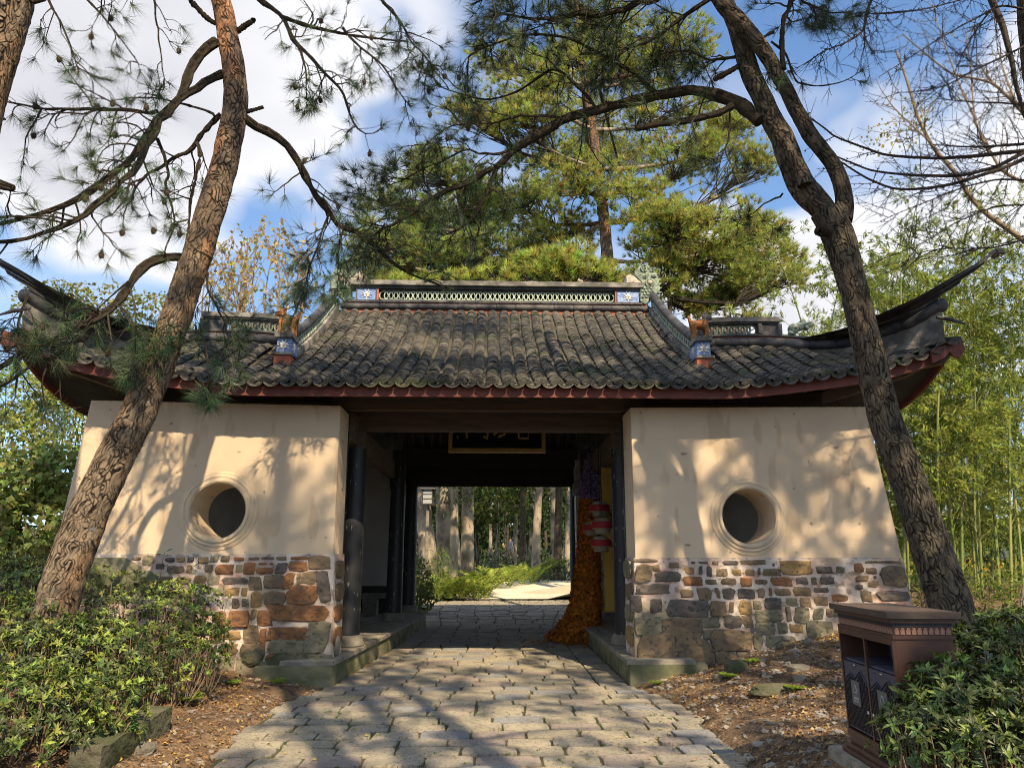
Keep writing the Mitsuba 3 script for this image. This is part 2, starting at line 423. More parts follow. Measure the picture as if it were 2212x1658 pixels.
def ground_z(x, y):
    x, y = np.asarray(x, float), np.asarray(y, float)
    out = np.maximum(path_l(y) - x, x - path_r(y))
    edge = sm(0.0, 0.35, out)
    z = np.where(x > 0, 0.56 * np.clip((x - 1.75) / 2.6, 0, 1) + 0.28 * sm(9.0, 14, y) * sm(2.5, 6, x), 0.42 * np.clip((-x - 2.1) / 2.6, 0, 1) + 0.15 * sm(-5, -8, x))
    z = z * (1 - 0.75 * sm(16, 30, y) * sm(3, 6, np.abs(x)))
    far = sm(60, 140, np.hypot(x, y))
    z = z + 0.20 * np.exp(-((x - 2.75) ** 2 + (y - 4.5) ** 2) / 1.1)
    z = z + lane_z(y) * (1 - far)
    p = np.stack([x, y, 0 * x], -1)
    lump = (meshkit.fbm(p * 1.3, 4, 2) - 0.5) * 0.16 + (meshkit.fbm(p * 6.0, 3, 4) - 0.5) * 0.05
    inside = (np.abs(x) < 5.4) & (y > 9.45) & (y < 17.2)
    z = z + lump * sm(0.02, 0.5, out)
    z = np.where(out < 0, lane_z(y) - 0.06, np.where(inside, np.minimum(z, 0.0), z + 0.012 * edge - 0.03 * (1 - edge)))
    return z


_ax = np.r_[-420, -240, -140, -90, -60, -40, -28, -20, -15, -12, np.arange(-10, 10.01, 0.07), 12, 15, 20, 28, 40, 60, 90, 140, 240, 420]
_ay = np.r_[-420, -200, -90, -40, -18, -8, -3, 0, 1.5, np.arange(2.5, 14, 0.07), np.arange(14, 30, 0.25), 32, 35, 39, 44, 50, 58, 70, 90, 140, 240, 420]
_gx, _gy = np.meshgrid(_ax, _ay, indexing='xy')
_gz = ground_z(_gx, _gy)
gv, gf = sheet(np.stack([_gx, _gy, _gz], -1))
add('ground', (gv, gf), 'm_earth', smooth=True, kind='structure', label='bare earth bank strewn with pine needles and dry leaves')

_y = np.r_[np.arange(2.0, 24.5, 0.25)]
_s = np.linspace(0, 1, 5)
bed = np.stack([path_l(_y)[:, None] * (1 - _s) + path_r(_y)[:, None] * _s, np.repeat(_y[:, None], 5, 1), np.repeat(lane_z(_y)[:, None], 5, 1) - 0.020], -1)
add('path', (sheet(bed)[0], sheet(bed)[1][:, ::-1]), 'm_joint', kind='structure', label='stone paved path running through the gate')


def rock_slab(out, z0, z1, bev, dome=0.0):   # a stone: rounded outline (n, 2), from z0 to z1, its upper edge drawn in
    out = np.asarray(out, float)
    c = out.mean(0)
    r = np.linalg.norm(out - c, axis=1, keepdims=True)
    ins = c + (out - c) * np.maximum(1 - bev / r, 0.3)
    mid = c + (out - c) * np.maximum(1 - 0.3 * bev / r, 0.3)
    n = len(out)
    v = np.vstack([np.c_[out, np.full(n, z0)], np.c_[mid, np.full(n, z1 - 0.5 * bev)], np.c_[ins, np.full(n, z1)], [[c[0], c[1], z1 + dome]]])
    a = np.arange(n)
    f = grid_faces(3, n, True)
    return v, np.vstack([f, np.stack([2 * n + a, 2 * n + (a + 1) % n, a * 0 + 3 * n], 1)])


def outline(w, h, rnd, n=12, sq=3.2, rough=0.06):  # uneven rounded oblong
    a = (np.arange(n) + 0.5 + rnd.uniform(-0.2, 0.2, n)) / n * 2 * np.pi
    c, s = np.cos(a), np.sin(a)
    r = (np.abs(c) ** sq + np.abs(s) ** sq) ** (-1 / sq)
    r = r * (1 + rnd.normal(0, rough, n))
    return np.stack([c * r * w / 2, s * r * h / 2], 1)


rp = np.random.default_rng(5)
pav = []
y = 3.0
while y < 23.6:
    d = rp.uniform(0.25, 0.31) * (1 if y < 12 else 1.1)
    ym = y + d / 2
    lo, hi = float(path_l(ym)), float(path_r(ym))
    if y < 8.6:
        lo += rp.uniform(-0.10, 0.05); hi += rp.uniform(-0.05, 0.10)
    xs = [lo]
    if y > 8.6:
        xs.append(lo + 0.36)
    else:
        xs.append(lo + rp.uniform(0.22, 0.48))
    end = hi - 0.36 if y > 8.6 else hi
    while xs[-1] + 0.62 < end:
        xs.append(xs[-1] + rp.uniform(0.37, 0.52))
    if end - xs[-1] > 0.5:
        xs.append((xs[-1] + end) / 2)
    xs.append(end)
    if y > 8.6:
        xs.append(hi)
    for a, b in zip(xs[:-1], xs[1:]):
        g = rp.uniform(0.010, 0.020)
        o = outline(b - a - g, d - g, rp, 14, 9.0, 0.012)
        o = o + rp.normal(0, 0.0025, o.shape)
        z = float(lane_z(ym)) + rp.uniform(-0.006, 0.006)
        m = rock_slab(o, -0.05, 0.0, rp.uniform(0.010, 0.018), 0.003)
        m = xf(m, rz(rp.normal(0, 0.012)) @ rx(rp.normal(0, 0.010)) @ ry(rp.normal(0, 0.010)), ((a + b) / 2, ym, z))
        pav.append((ym, m, PAVERS[rp.integers(len(PAVERS))]))
    y += d
seen = [q for q in pav if q[0] > 5.4]
for q in seen[:296]:
    add('path__paver', q[1], q[2], smooth=35)
rest = seen[296:] + [q for q in pav if q[0] <= 5.4]
add('path__paver_field', J([q[1] for q in rest]), 'm_paver_b', smooth=35, kind='stuff')

# pale concrete yard that the path runs into behind the gate
_y = np.arange(23.0, 40, 0.5)
yard = np.stack([np.interp(_y, [23, 25, 28, 32, 40], [-3.4, -2.0, -0.6, 1.0, 3.0])[:, None] * (1 - _s) + np.interp(_y, [23, 28, 40], [7, 13, 26])[:, None] * _s, np.repeat(_y[:, None], 5, 1), 0 * _y[:, None] + 0 * _s], -1)
yard[..., 2] = np.maximum(lane_z(yard[..., 1]), ground_z(yard[..., 0], yard[..., 1])) + 0.05
add('yard', (sheet(yard)[0], sheet(yard)[1][:, ::-1]), 'm_concrete', kind='structure', label='pale sunlit concrete yard behind the gate')
for s, xs_ in ((-1, (-6.5, -1.75)), (1, (2.25, 7.5))):
    _yy = np.arange(20.4, 23.2, 0.4)
    ve = np.stack([np.where(s < 0, xs_[0], path_r(_yy) + 0.0)[:, None] * (1 - _s) + np.where(s < 0, path_l(_yy), xs_[1])[:, None] * _s, np.repeat(_yy[:, None], 5, 1), 0 * _yy[:, None] + 0 * _s], -1)
    ve[..., 2] = np.maximum(lane_z(ve[..., 1]), ground_z(ve[..., 0], ve[..., 1])) + 0.035
    add('verge', (sheet(ve)[0], sheet(ve)[1][:, ::-1]), 'm_concrete', kind='structure')
# ---------------------------------------------------------------- the gatehouse
from shapely.geometry import Polygon, Point
G = 'gatehouse'
lab(G, 'single storey gatehouse with ochre walls on rubble stone bases and a curved grey tiled roof', 'gatehouse')
YF, YB = 9.4, 17.0                           # front and rear wall faces
WT = 0.60
yc = (YF + YB) / 2 + 0.15


def wall_plate(poly, y0, y1):
    m = trimesh.creation.extrude_polygon(poly, y1 - y0, engine='earcut')
    v = np.asarray(m.vertices)
    return np.stack([v[:, 0], y1 - v[:, 2], v[:, 1]], 1), np.asarray(m.faces)[:, ::-1]


WIN = [(-3.47, 2.06), (3.36, 2.00)]
SH = [[(-5.26, 3.49), (-2.00, 3.435), (-1.985, 1.525), (-5.455, 1.525)], [(1.875, 3.435), (5.08, 3.465), (5.325, 1.475), (1.86, 1.475)]]
for i in (0, 1):
    hole = Point(*WIN[i]).buffer(0.352, quad_segs=16)
    w = add(G + '__pier_wall', wall_plate(Polygon(SH[i]).difference(hole), YF, YF + WT), 'm_plaster')
    prof = [(0.352, 0.03), (0.352, -0.030), (0.372, -0.048), (0.395, -0.048), (0.402, -0.026), (0.418, -0.022), (0.440, -0.032), (0.455, -0.018), (0.470, -0.010), (0.492, -0.012), (0.500, -0.004), (0.502, 0.004)]
    a = np.arange(65) / 64 * 2 * np.pi
    pr = np.array(prof)
    v = np.stack([WIN[i][0] + pr[:, None, 0] * np.cos(a), YF + pr[:, None, 1] + 0 * a, WIN[i][1] + pr[:, None, 0] * np.sin(a)], -1)
    add(G + '__window_surround', sheet(v), 'm_surround', smooth=40)
# rear and side walls, pale inside
for i, (x0, x1) in enumerate(((-5.35, -2.05), (1.95, 5.2))):
    add(G + '__rear_wall', bb((x0, YB - 0.5, -0.1), (x1, YB, 3.65)), 'm_inner_wall')
for x in (-5.36, 4.88):
    add(G + '__side_wall', bb((x, YF + WT + 0.003, -0.1), (x + 0.36, YB - 0.503, 3.40)), 'm_inner_wall')

# rubble bases: mortar body, stones standing proud of it
rs = np.random.default_rng(21)
BASE = [((-5.475, -1.965), (-5.60, -1.93), 1.523), ((1.840, 5.335), (1.80, 5.46), 1.473)]
HOLD = []
for i, ((tx0, tx1), (b0, b1), top) in enumerate(BASE):
    k = add(G + '__stone_base', wall_plate(Polygon([(tx0, top), (tx1, top), (b1, -0.15), (b0, -0.15)]), YF - 0.018, YF + WT + 0.02), 'm_mortar')
    HOLD.append(k)


def put_stone(i, x, z, w, h, side=0, m=None, proud=0.026, sq=3.4):
    o = outline(w, h, rs, 12, sq, 0.060)
    sh = rs.normal(0, 0.10)
    o[:, 0] += sh * o[:, 1]
    s = rock_slab(o, -0.03, proud * rs.uniform(0.5, 1.3), min(min(w, h) * 0.16, 0.016), rs.uniform(0.002, 0.012))
    v, f = s
    v = v + np.c_[np.zeros((len(v), 2)), 0.010 * (meshkit.noise(np.c_[v[:, :2] * 18, v[:, 2:] * 0] + rs.uniform(0, 90, 3)) - 0.5)]
    if side == 0:
        v = np.stack([v[:, 0] + x, YF - 0.018 - v[:, 2], v[:, 1] + z], 1)
    else:
        v = np.stack([x + side * v[:, 2], v[:, 0] + YF + 0.30, v[:, 1] + z], 1)
        if side < 0:
            f = f[:, ::-1]
    if m is None:
        m = STONES[rs.choice(5, p=[0.28, 0.26, 0.16, 0.16, 0.14])]
    add(HOLD[i] + '__stone', (v, f[:, ::-1] if side == 1 else f), m, smooth=38)


# stones of the right base and of the left one: centre, size in picture pixels of two scales, tone
RIGHT = """95 60 140 18 b,525 75 38 22 b,620 73 85 24 c,760 70 140 30 b,885 85 18 20 b,270 88 62 34 b,388 72 24 14 a,450 72 50 14 b,
80 140 100 98 b,160 107 48 42 b,232 160 148 62 c,366 122 54 42 d,434 120 24 50 c,488 128 36 62 c,568 136 76 52 b,656 132 60 36 d,738 134 58 38 b,795 128 16 40 c,875 133 102 44 b,1025 105 185 80 d,1198 118 95 42 c,
385 187 115 54 a,500 192 68 30 b,608 190 92 38 b,716 192 72 52 a,808 192 74 28 b,935 190 125 52 a,1060 184 72 42 c,1135 186 38 44 b,1218 184 85 40 c,
140 235 195 58 c,348 262 78 48 b,460 268 90 72 b,540 260 26 58 b,608 264 74 64 c,718 265 105 60 c,808 260 48 54 b,866 254 24 46 a,945 255 94 40 b,1062 252 106 54 b,1182 242 86 30 c,
160 342 80 84 c,355 356 240 100 c,540 357 96 90 b,625 350 36 66 b,710 350 76 84 d,785 335 52 52 e,885 325 102 66 c,995 315 70 50 e,1083 318 72 58 b,1178 310 86 54 b,35 325 70 95 c,
110 465 150 105 e,320 484 230 125 b,495 444 110 62 e,632 438 112 76 c,725 438 66 68 b,850 406 165 72 e,978 388 36 86 c,1060 398 96 90 e,1163 392 68 64 e,1235 382 50 50 b,
835 480 128 74 e,943 478 62 62 e,1025 478 84 46 d,1170 490 155 108 e,480 520 60 60 e,755 490 26 34 c,
165 600 230 165 b,395 625 200 155 b,625 550 235 118 b,790 558 62 88 e,930 565 180 75 e,590 675 130 100 b,490 725 95 75 e,690 640 70 50 e,1090 575 90 50 e,1240 560 80 50 b"""
RIGHT_FAR = """1360 415 160 120 b,1358 540 195 60 c,1215 378 65 36 b,1135 362 68 58 a,1155 430 80 36 b,1137 485 50 32 c,1185 545 72 66 b,1012 555 100 46 a,1015 372 50 40 e,1230 465 75 45 b,1240 420 16 16 c,1000 640 60 70 e,1070 640 70 50 b,1150 650 90 60 e,1260 640 110 70 c,1380 650 120 80 b,1100 740 120 90 e,1240 750 130 100 b,1380 760 120 90 e,1290 322 200 14 b"""
LEFT = """890 300 50 20 b,965 312 60 60 e,1105 308 50 30 c,1175 308 48 36 d,1238 308 36 34 c,1320 312 60 42 b,1393 303 46 44 e,1463 303 50 40 b,1552 302 60 22 a,1645 300 62 18 b,1738 297 70 16 b,1826 300 60 22 b,1945 298 105 18 a,2070 325 125 80 b,
1140 372 96 50 b,1230 368 32 48 b,1355 362 46 52 b,1455 370 105 62 a,1550 366 40 54 e,1616 365 64 74 a,1716 378 104 40 a,1705 333 50 14 a,1760 333 20 16 a,1824 363 64 66 c,1936 350 112 60 a,1040 350 50 40 c,
1080 440 80 50 b,1190 445 90 50 b,1300 435 70 50 d,1387 440 66 64 e,1524 444 150 44 c,1656 460 74 80 b,1775 450 120 80 b,1868 446 62 96 a,1937 432 20 70 b,2003 424 84 76 b,2095 480 64 200 c,
1330 505 70 45 e,1430 515 80 50 e,1512 515 85 52 d,1585 517 34 56 d,1665 562 64 94 d,1592 585 40 50 e,1530 590 40 60 b,1780 555 125 80 b,1960 535 178 110 a,
1430 690 60 90 a,1550 690 110 100 a,1645 660 30 60 b,1715 685 85 92 a,1937 652 345 100 a,
1490 795 135 52 d,1630 790 85 110 b,1705 800 30 90 a,1868 785 232 80 a,2060 810 120 190 e,1490 885 90 70 d,1640 890 150 80 b,1870 870 235 90 e,1775 945 98 60 a,
1475 980 80 90 e,1620 1020 150 140 e,1990 1010 300 190 e,1740 1020 100 110 e,1330 920 120 90 c,1400 820 60 60 a,
1180 560 120 80 b,1060 540 100 70 b,1290 610 90 80 c,1180 680 150 90 b,1020 650 120 80 c,1300 740 110 90 b,1150 800 130 100 e,1000 780 130 90 b"""
for i, txt, ou, ov, k in ((1, RIGHT, 2460 * 0.553, 2150 * 0.553, 0.6304 * 0.553), (1, RIGHT_FAR, 1474, 1105.5, 0.3335), (0, LEFT, 0, 1105.5, 0.3335)):
    for q in txt.replace('\n', '').split(','):
        cx, cy, w, h, ty = q.split()
        cx, cy, w, h = (float(a) for a in (cx, cy, w, h))
        a, b = P(ou + k * (cx - w / 2), ov + k * (cy - h / 2), YF), P(ou + k * (cx + w / 2), ov + k * (cy + h / 2), YF)
        big = min(w, h) * k > 30
        put_stone(i, (a[0] + b[0]) / 2, (a[2] + b[2]) / 2, (b[0] - a[0]) * 1.12, (a[2] - b[2]) * 1.14, m='m_stone_' + ty, proud=0.040 if big else 0.016, sq=7.0)
for i in (0, 1):
    (tx0, tx1), (b0, b1), top = BASE[i]
    xs_ = tx1 + 0.018 if i == 0 else tx0 - 0.018
    for zz, h in ((1.33, 0.24), (1.05, 0.22), (0.78, 0.24), (0.50, 0.26)):
        put_stone(i, xs_, zz, 0.48, h, side=1 if i == 0 else -1)
# grey cement patch smeared over the left base
pts = [P(u, v, YF)[[0, 2]] for u, v in ((196, 1204), (272, 1203), (312, 1226), (342, 1240), (346, 1275), (180, 1290))]
add(G + '__cement_patch', wall_plate(Polygon(pts), YF - 0.034, YF - 0.014), 'm_granite_moss', label='mossy cement patch smeared over the rubble')
add(G + '__ledge', bb((-5.47, YF - 0.004, 1.512), (-1.972, YF + 0.05, 1.5245), 0.002), 'm_mortar')

# plinths along the passage: cap slabs over riser stones
for s in (-1, 1):
    ys = [9.16, 10.0, 10.85, 11.8, 12.8, 13.9, 15.1, 16.4]
    ex = (lambda y: np.interp(y, [9.16, 12, 16.6], [-1.86, -1.65, -1.36])) if s < 0 else (lambda y: np.interp(y, [9.16, 13, 16.6], [1.665, 1.70, 1.72]))
    pk = lab(N(G + '__plinth'))
    for a, b in zip(ys[:-1], ys[1:]):
        xa, xb = float(ex(a)), float(ex(b))
        inner = -2.5 if s < 0 else 2.5
        g = 0.004
        o = np.array([[xa, a + g], [xb, b - g], [inner, b - g], [inner, a + g]])
        if s > 0:
            o = o[::-1]
        o = o[::-1]
        add(pk + '__slab', rock_slab(o, 0.225, 0.280 + RNG.uniform(-0.002, 0.002), 0.008), 'm_granite')
        o2 = o.copy(); o2[:, 0] -= -s * 0.03 * (np.abs(o[:, 0]) < 2.3)
        add(pk + '__riser_stone', rock_slab(o2, -0.1, 0.223, 0.006), 'm_granite_moss')
    add(pk + '__floor', bb((-5.0 if s < 0 else 2.51, YF + WT + 0.01, 0.0), (-2.51 if s < 0 else 4.87, YB - 0.51, 0.272)), 'm_granite')
    v, f = mesh_of(trimesh.creation.box((0.95, 0.30, 0.42)).subdivide().subdivide().subdivide())
    v = v + 0.05 * (np.stack([meshkit.fbm(v * 5 + o, 3, 2) for o in (0, 9, 20)], 1) - 0.5)
    add(pk + '__end_block', (v + [s * (1.70 + 0.475 + (0.16 if s < 0 else 0)), 9.31, 0.015], f), 'm_granite_moss', smooth=50)

# columns on stone drums, posts, beams
for x, y, h in ((-1.98, 10.65, 3.05), (1.94, 10.65, 3.05), (-1.87, 14.7, 3.6), (1.98, 14.7, 3.6), (-1.84, 16.95, 3.3), (2.0, 16.95, 3.3)):
    add(G + '__column', xf(lathe([(0, 0.42), (0.160, 0.42), (0.156, 1.5), (0.140, h), (0, h)], 24), None, (x, y, 0)), 'm_lacquer', smooth=40)
    add(G + '__column_base', xf(lathe([(0, 0.282), (0.215, 0.282), (0.23, 0.30), (0.205, 0.40), (0.180, 0.43), (0, 0.43)], 20), None, (x, y, 0)), 'm_granite', smooth=40)
for x in (-1.98, 1.94):
    add(G + '__post', bb((x - 0.11, 10.55, 3.02), (x + 0.11, 10.75, 4.2)), 'm_wood')
for u in (749.5, 1346):
    x = P(u, 900, 10.06)[0]
    add(G + '__door_post', bb((x - 0.035, 10.03, 0.29), (x + 0.035, 10.13, 3.9)), 'm_lacquer')
B = []
B += [((-2.25, 9.93, 3.50), (2.2, 10.10, 3.78)), ((-1.93, 10.57, 3.31), (1.86, 10.73, 3.66)), ((-1.93, 10.60, 3.70), (1.86, 10.70, 4.1)),
      ((-5.2, 10.10, 3.62), (-2.25, 10.25, 3.82)), ((2.2, 10.10, 3.62), (5.05, 10.25, 3.82))]
for lo, hi in B:
    add(G + '__beam', bb(lo, hi, 0.012), 'm_wood')
for x in (-2.0, 1.97):
    add(G + '__tie_beam', beam((x, 10.10, 3.28), (x, 10.55, 3.28), 0.10, 0.40, 0.012), 'm_wood')
    add(G + '__tie_beam', beam((x, 10.76, 3.20), (x, 14.6, 3.20), 0.15, 0.34, 0.012), 'm_wood')
    add(G + '__tie_beam', beam((x, 14.82, 3.00), (x, 16.85, 3.00), 0.12, 0.30, 0.012), 'm_wood')
    add(G + '__bracket', plate([(x - 0.05, 3.0), (x + 0.05, 3.0), (x + 0.05, 3.3), (x - 0.05, 3.3)], 15.0, 15.35), 'm_wood')
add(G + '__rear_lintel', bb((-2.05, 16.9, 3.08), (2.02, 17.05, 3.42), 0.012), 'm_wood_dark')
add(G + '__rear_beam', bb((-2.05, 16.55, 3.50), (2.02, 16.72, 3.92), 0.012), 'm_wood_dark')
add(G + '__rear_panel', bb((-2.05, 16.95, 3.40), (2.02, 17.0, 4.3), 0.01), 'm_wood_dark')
for i, s in enumerate((-1, 1)):
    c = P(732 if s < 0 else 1357, 1400, 9.62)
    add(G + '__door_stone', ball((s * 1.93, 9.62, 0.40), (0.055, 0.10, 0.13), 2), 'm_rock', smooth=True)
# low dado band and bench inside the left bay
add(G + '__dado', bb((-4.98, YB - 0.56, 0.28), (-2.12, YB - 0.505, 0.86)), 'm_wood_dark')

# ---------------------------------------------------------------- the roof
YR, XV, XE, YE0 = 13.35, 3.15, 5.92, 8.87    # ridge, vertical ridges, eave corner, eave line
from scipy.interpolate import PchipInterpolator
_zp = PchipInterpolator([8.0, 8.87, 9.4, 10.4, 11.8, 13.35, 14.2], [3.26, 3.60, 3.80, 4.27, 5.06, 6.13, 6.75])


def eave_y(x):
    a = np.clip((np.abs(x) - 3.0) / (XE - 3.0), 0, 1)
    return YE0 - 0.26 * a ** 2


def lift(x):
    a = np.clip((np.abs(x) - 3.0) / (XE - 3.0), 0, 1)
    return 0.36 * a ** 1.3 + 0.22 * a ** 7


_hip = PchipInterpolator([XV, 3.7, 4.3, 4.9, 5.4, XE], [10.82, 10.84, 10.74, 10.20, 9.50, 8.66])


def hip_y(x):
    return _hip(np.clip(np.abs(x), XV, XE))


def top_y(x):
    return np.where(np.abs(x) <= XV, YR - 0.02, hip_y(x))


def _sm(a, b, x):
    t = np.clip((x - a) / (b - a), 0, 1)
    return t * t * (3 - 2 * t)


def roof(x, y):                              # the height of the front slope
    ey = eave_y(x)
    return _zp(y) + lift(x) * np.clip(1 - (y - ey) / 3.2, 0, 1) ** 0.9 + 0.4 * (YE0 - ey) * np.clip(1 - (y - ey) / 2, 0, 1) + 0.15 * _sm(XV, 3.5, np.abs(x)) * _sm(9.1, 10.6, y)


RF = G + '__roof'
lab(RF)
PITCHX = 0.205


def bed_pts(xs, n, dz):
    t = np.linspace(0, 1, n)
    ey, ty = eave_y(xs), np.where(np.abs(xs) <= XV + 1e-6, YR, hip_y(xs))
    ys = ey[:, None] + (np.maximum(ty, ey + 0.02) - ey)[:, None] * t
    return np.stack([np.repeat(xs[:, None], n, 1), ys, roof(xs[:, None], ys) + dz], -1)


segs = [np.linspace(-XE, -XV - 0.002, 30), np.linspace(-XV, XV, 40), np.linspace(XV + 0.002, XE, 30)]
beds = [sheet(bed_pts(s, 24, 0.0)) for s in segs]
beds = [(v, f[:, ::-1]) for v, f in beds]
add(RF + '__bed', J(beds), 'm_bed', smooth=30)


def mirror_y(m):
    v, f = mesh_of(m)
    return np.stack([v[:, 0], 2 * YR - v[:, 1], v[:, 2]], 1), f[:, ::-1]


def ripple(m, ax, s=0.03):
    v, f = mesh_of(m)
    v = v.copy(); v[:, 2] += s * np.abs(np.sin(v[:, ax] * np.pi / PITCHX))
    return v, f


back = [(v, f[:, ::-1]) for v, f in [sheet(bed_pts(np.linspace(a, b, n), 24, 0.0)) for a, b, n in ((-XE, -XV - 0.002, 90), (-XV, XV, 200), (XV + 0.002, XE, 90))]]
add(RF + '__rear_slope', mirror_y(ripple(J(back), 0)), 'm_tile', smooth=30)
for s in (-1, 1):                            # hip ends
    ys = np.linspace(8.66, 2 * YR - 8.66, 180)
    yy = np.minimum(ys, 2 * YR - ys)
    gx = np.linspace(XE, 4.0, 80)
    xin = np.where(yy > 10.74, XV, np.interp(yy, _hip(gx), gx))
    t = np.linspace(0, 1, 14)
    X = XE + (xin - XE)[:, None] * t
    ze = 3.60 + 0.58 * np.clip(1 - (yy - 8.66) / 2.6, 0, 1) ** 3
    zh = roof(xin, np.minimum(yy, _hip(xin)))
    Z = ze[:, None] + (np.maximum(zh, ze) - ze)[:, None] * t ** 1.15
    m = sheet(np.stack([s * X, np.repeat(ys[:, None], 14, 1), Z], -1))
    add(RF + '__hip_slope', ripple((m[0], m[1] if s < 0 else m[1][:, ::-1]), 1), 'm_tile', smooth=30)
    tri = Polygon([(10.45, 4.1), (YR, 6.05), (2 * YR - 10.45, 4.1)])
    m = trimesh.creation.extrude_polygon(tri, 0.1, engine='earcut'); v = np.asarray(m.vertices)
    add(RF + '__gable', (np.stack([s * (XV - 0.12) + s * v[:, 2], v[:, 0], v[:, 1]], 1), np.asarray(m.faces)), 'm_terracotta')


# cover tiles
def tile_mesh(w=0.158, h=0.050, L=0.21, th=0.022, n=7):
    a = np.radians(np.linspace(-68, 68, n))
    R = w / 2 / math.sin(math.radians(68))
    sec = lambda r: np.stack([np.sin(a) * r, (np.cos(a) - math.cos(math.radians(68))) * r], 1)
    o, i = sec(R), sec(R - th)
    ring = np.vstack([np.c_[i[:, 0], np.zeros(n), i[:, 1]], np.c_[o[:, 0], np.zeros(n), o[:, 1]], np.c_[o[:, 0], np.full(n, L), o[:, 1] * 0.96], np.c_[i[:, 0], np.full(n, L), i[:, 1] * 0.96]])
    return ring, grid_faces(4, n)


TV, TF = tile_mesh()
TF = TF[:, ::-1]
rt = np.random.default_rng(8)
cols = np.arange(-28, 29) * PITCHX + 0.02
near, far_ = [], []
for x in cols:
    ey, ty = float(eave_y(x)), float(top_y(x)) - (0.06 if abs(x) <= XV else 0.0)
    yv = np.linspace(ey, ty, 200)
    zv = roof(x, yv)
    L = np.r_[0, np.cumsum(np.hypot(np.diff(yv), np.diff(zv)))]
    n = int((L[-1] - 0.03) / 0.128)
    wob = 0.010 * np.sin(np.arange(40) * 0.31 + rt.uniform(0, 6)) 
    for r in range(max(n, 0)):
        s0 = 0.03 + r * 0.128
        yy, zz = np.interp([s0, s0 + 0.2], L, yv), np.interp([s0, s0 + 0.2], L, zv)
        if s0 + 0.2 > L[-1]:
            k = min(r * 0.128 + 0.03, L[-1] - 0.2); yy, zz = np.interp([k, L[-1]], L, yv), np.interp([k, L[-1]], L, zv)
        ang = math.atan2(zz[1] - zz[0], yy[1] - yy[0]) - 0.11 + rt.normal(0, 0.022)
        M = rz(rt.normal(0, 0.022)) @ rx(ang) @ ry(rt.normal(0, 0.035)) * rt.uniform(0.97, 1.03)
        m = (TV @ M.T + [x + wob[r % 40] + rt.normal(0, 0.003), yy[0] + rt.normal(0, 0.008), zz[0] + 0.048 + rt.normal(0, 0.003)], TF)
        (near if r < 5 else far_).append((yy[0], m, x, r))
for q in near[:]:
    if len(near) > 290 and abs(q[2]) > 5.3:
        near.remove(q); far_.append(q)
for q in near[:290]:
    add(RF + '__tile', q[1], 'm_tile', smooth=40)
add(RF + '__tile_courses', J([q[1] for q in far_ + near[290:]]), 'm_tile', smooth=40, kind='stuff')
# fan-shaped end tiles closing each row, and drip tiles between the rows
for x in cols:
    ey = float(eave_y(x)); z = float(roof(x, ey))
    tl = math.atan2(float(roof(x + 0.1, eave_y(x + 0.1)) - roof(x - 0.1, eave_y(x - 0.1))), 0.2)
    m = ringmesh(0.048, 0.106, 0.016, 8, math.radians(28), math.radians(152))
    M = ry(-tl) @ rx(0.42 + rt.normal(0, 0.05)) @ ry(rt.normal(0, 0.04))
    add(RF + '__end_tile', xf(m, M, (x, ey + 0.012 + rt.normal(0, 0.004), z - 0.008)), 'm_tile')
    xd = x + PITCHX / 2
    if abs(xd) < XE - 0.05:
        ey = float(eave_y(xd)); z = float(roof(xd, ey))
        a = np.radians(np.linspace(-90 - 55, -90 + 55, 9)); R = 0.118
        sec = np.stack([np.cos(a) * R, np.sin(a) * R + R * 0.62], 1)
        lip = 0.016
        g = np.stack([np.c_[sec[:, 0], np.full(9, 0.26), sec[:, 1] + 0.10], np.c_[sec[:, 0], np.full(9, -0.075), sec[:, 1]], np.c_[sec[:, 0], np.full(9, -0.082), sec[:, 1] - lip], np.c_[sec[:, 0], np.full(9, 0.25), sec[:, 1] + 0.10 - lip]])
        v, f = sheet(g)
        add(RF + '__drip_tile', xf((v, f), ry(-tl), (xd, ey, z + 0.012)), 'm_tile', smooth=40)

# red eave board, soffit boards, rafters
xs = np.linspace(-XE, XE, 120)
ey, zz = eave_y(xs) + 0.03, roof(xs, eave_y(xs)) - 0.005
sec = [(0.0, 0.0), (0.0, -0.135), (0.035, -0.135), (0.035, 0.0), (0.0, 0.0)]
add(RF + '__eave_board', sheet(np.stack([np.stack([xs, ey + a, zz + b], -1) for a, b in sec])), 'm_red', smooth=30)
so = np.stack([np.stack([xs, ey + 0.02, zz - 0.085], -1), np.stack([xs * 0.985, 0 * xs + 9.75, 0 * xs + 3.84 + 0.25 * lift(xs)], -1), np.stack([xs * 0.98, 0 * xs + 10.1, 0 * xs + 3.98], -1)])
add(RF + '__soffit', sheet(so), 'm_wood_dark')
ri = []
for x in np.arange(-5.8, 5.81, 0.24):
    e = float(eave_y(x)); z = float(roof(x, e))
    xin = np.sign(x) * (4.6 + (abs(x) - 4.6) * 0.35) if abs(x) > 4.6 else x
    add(RF + '__rafter', beam((x, e + 0.07, z - 0.120), (xin, 9.7, 3.79 + 0.25 * float(lift(xin)) - 0.02), 0.06, 0.055, 0.004), 'm_wood')
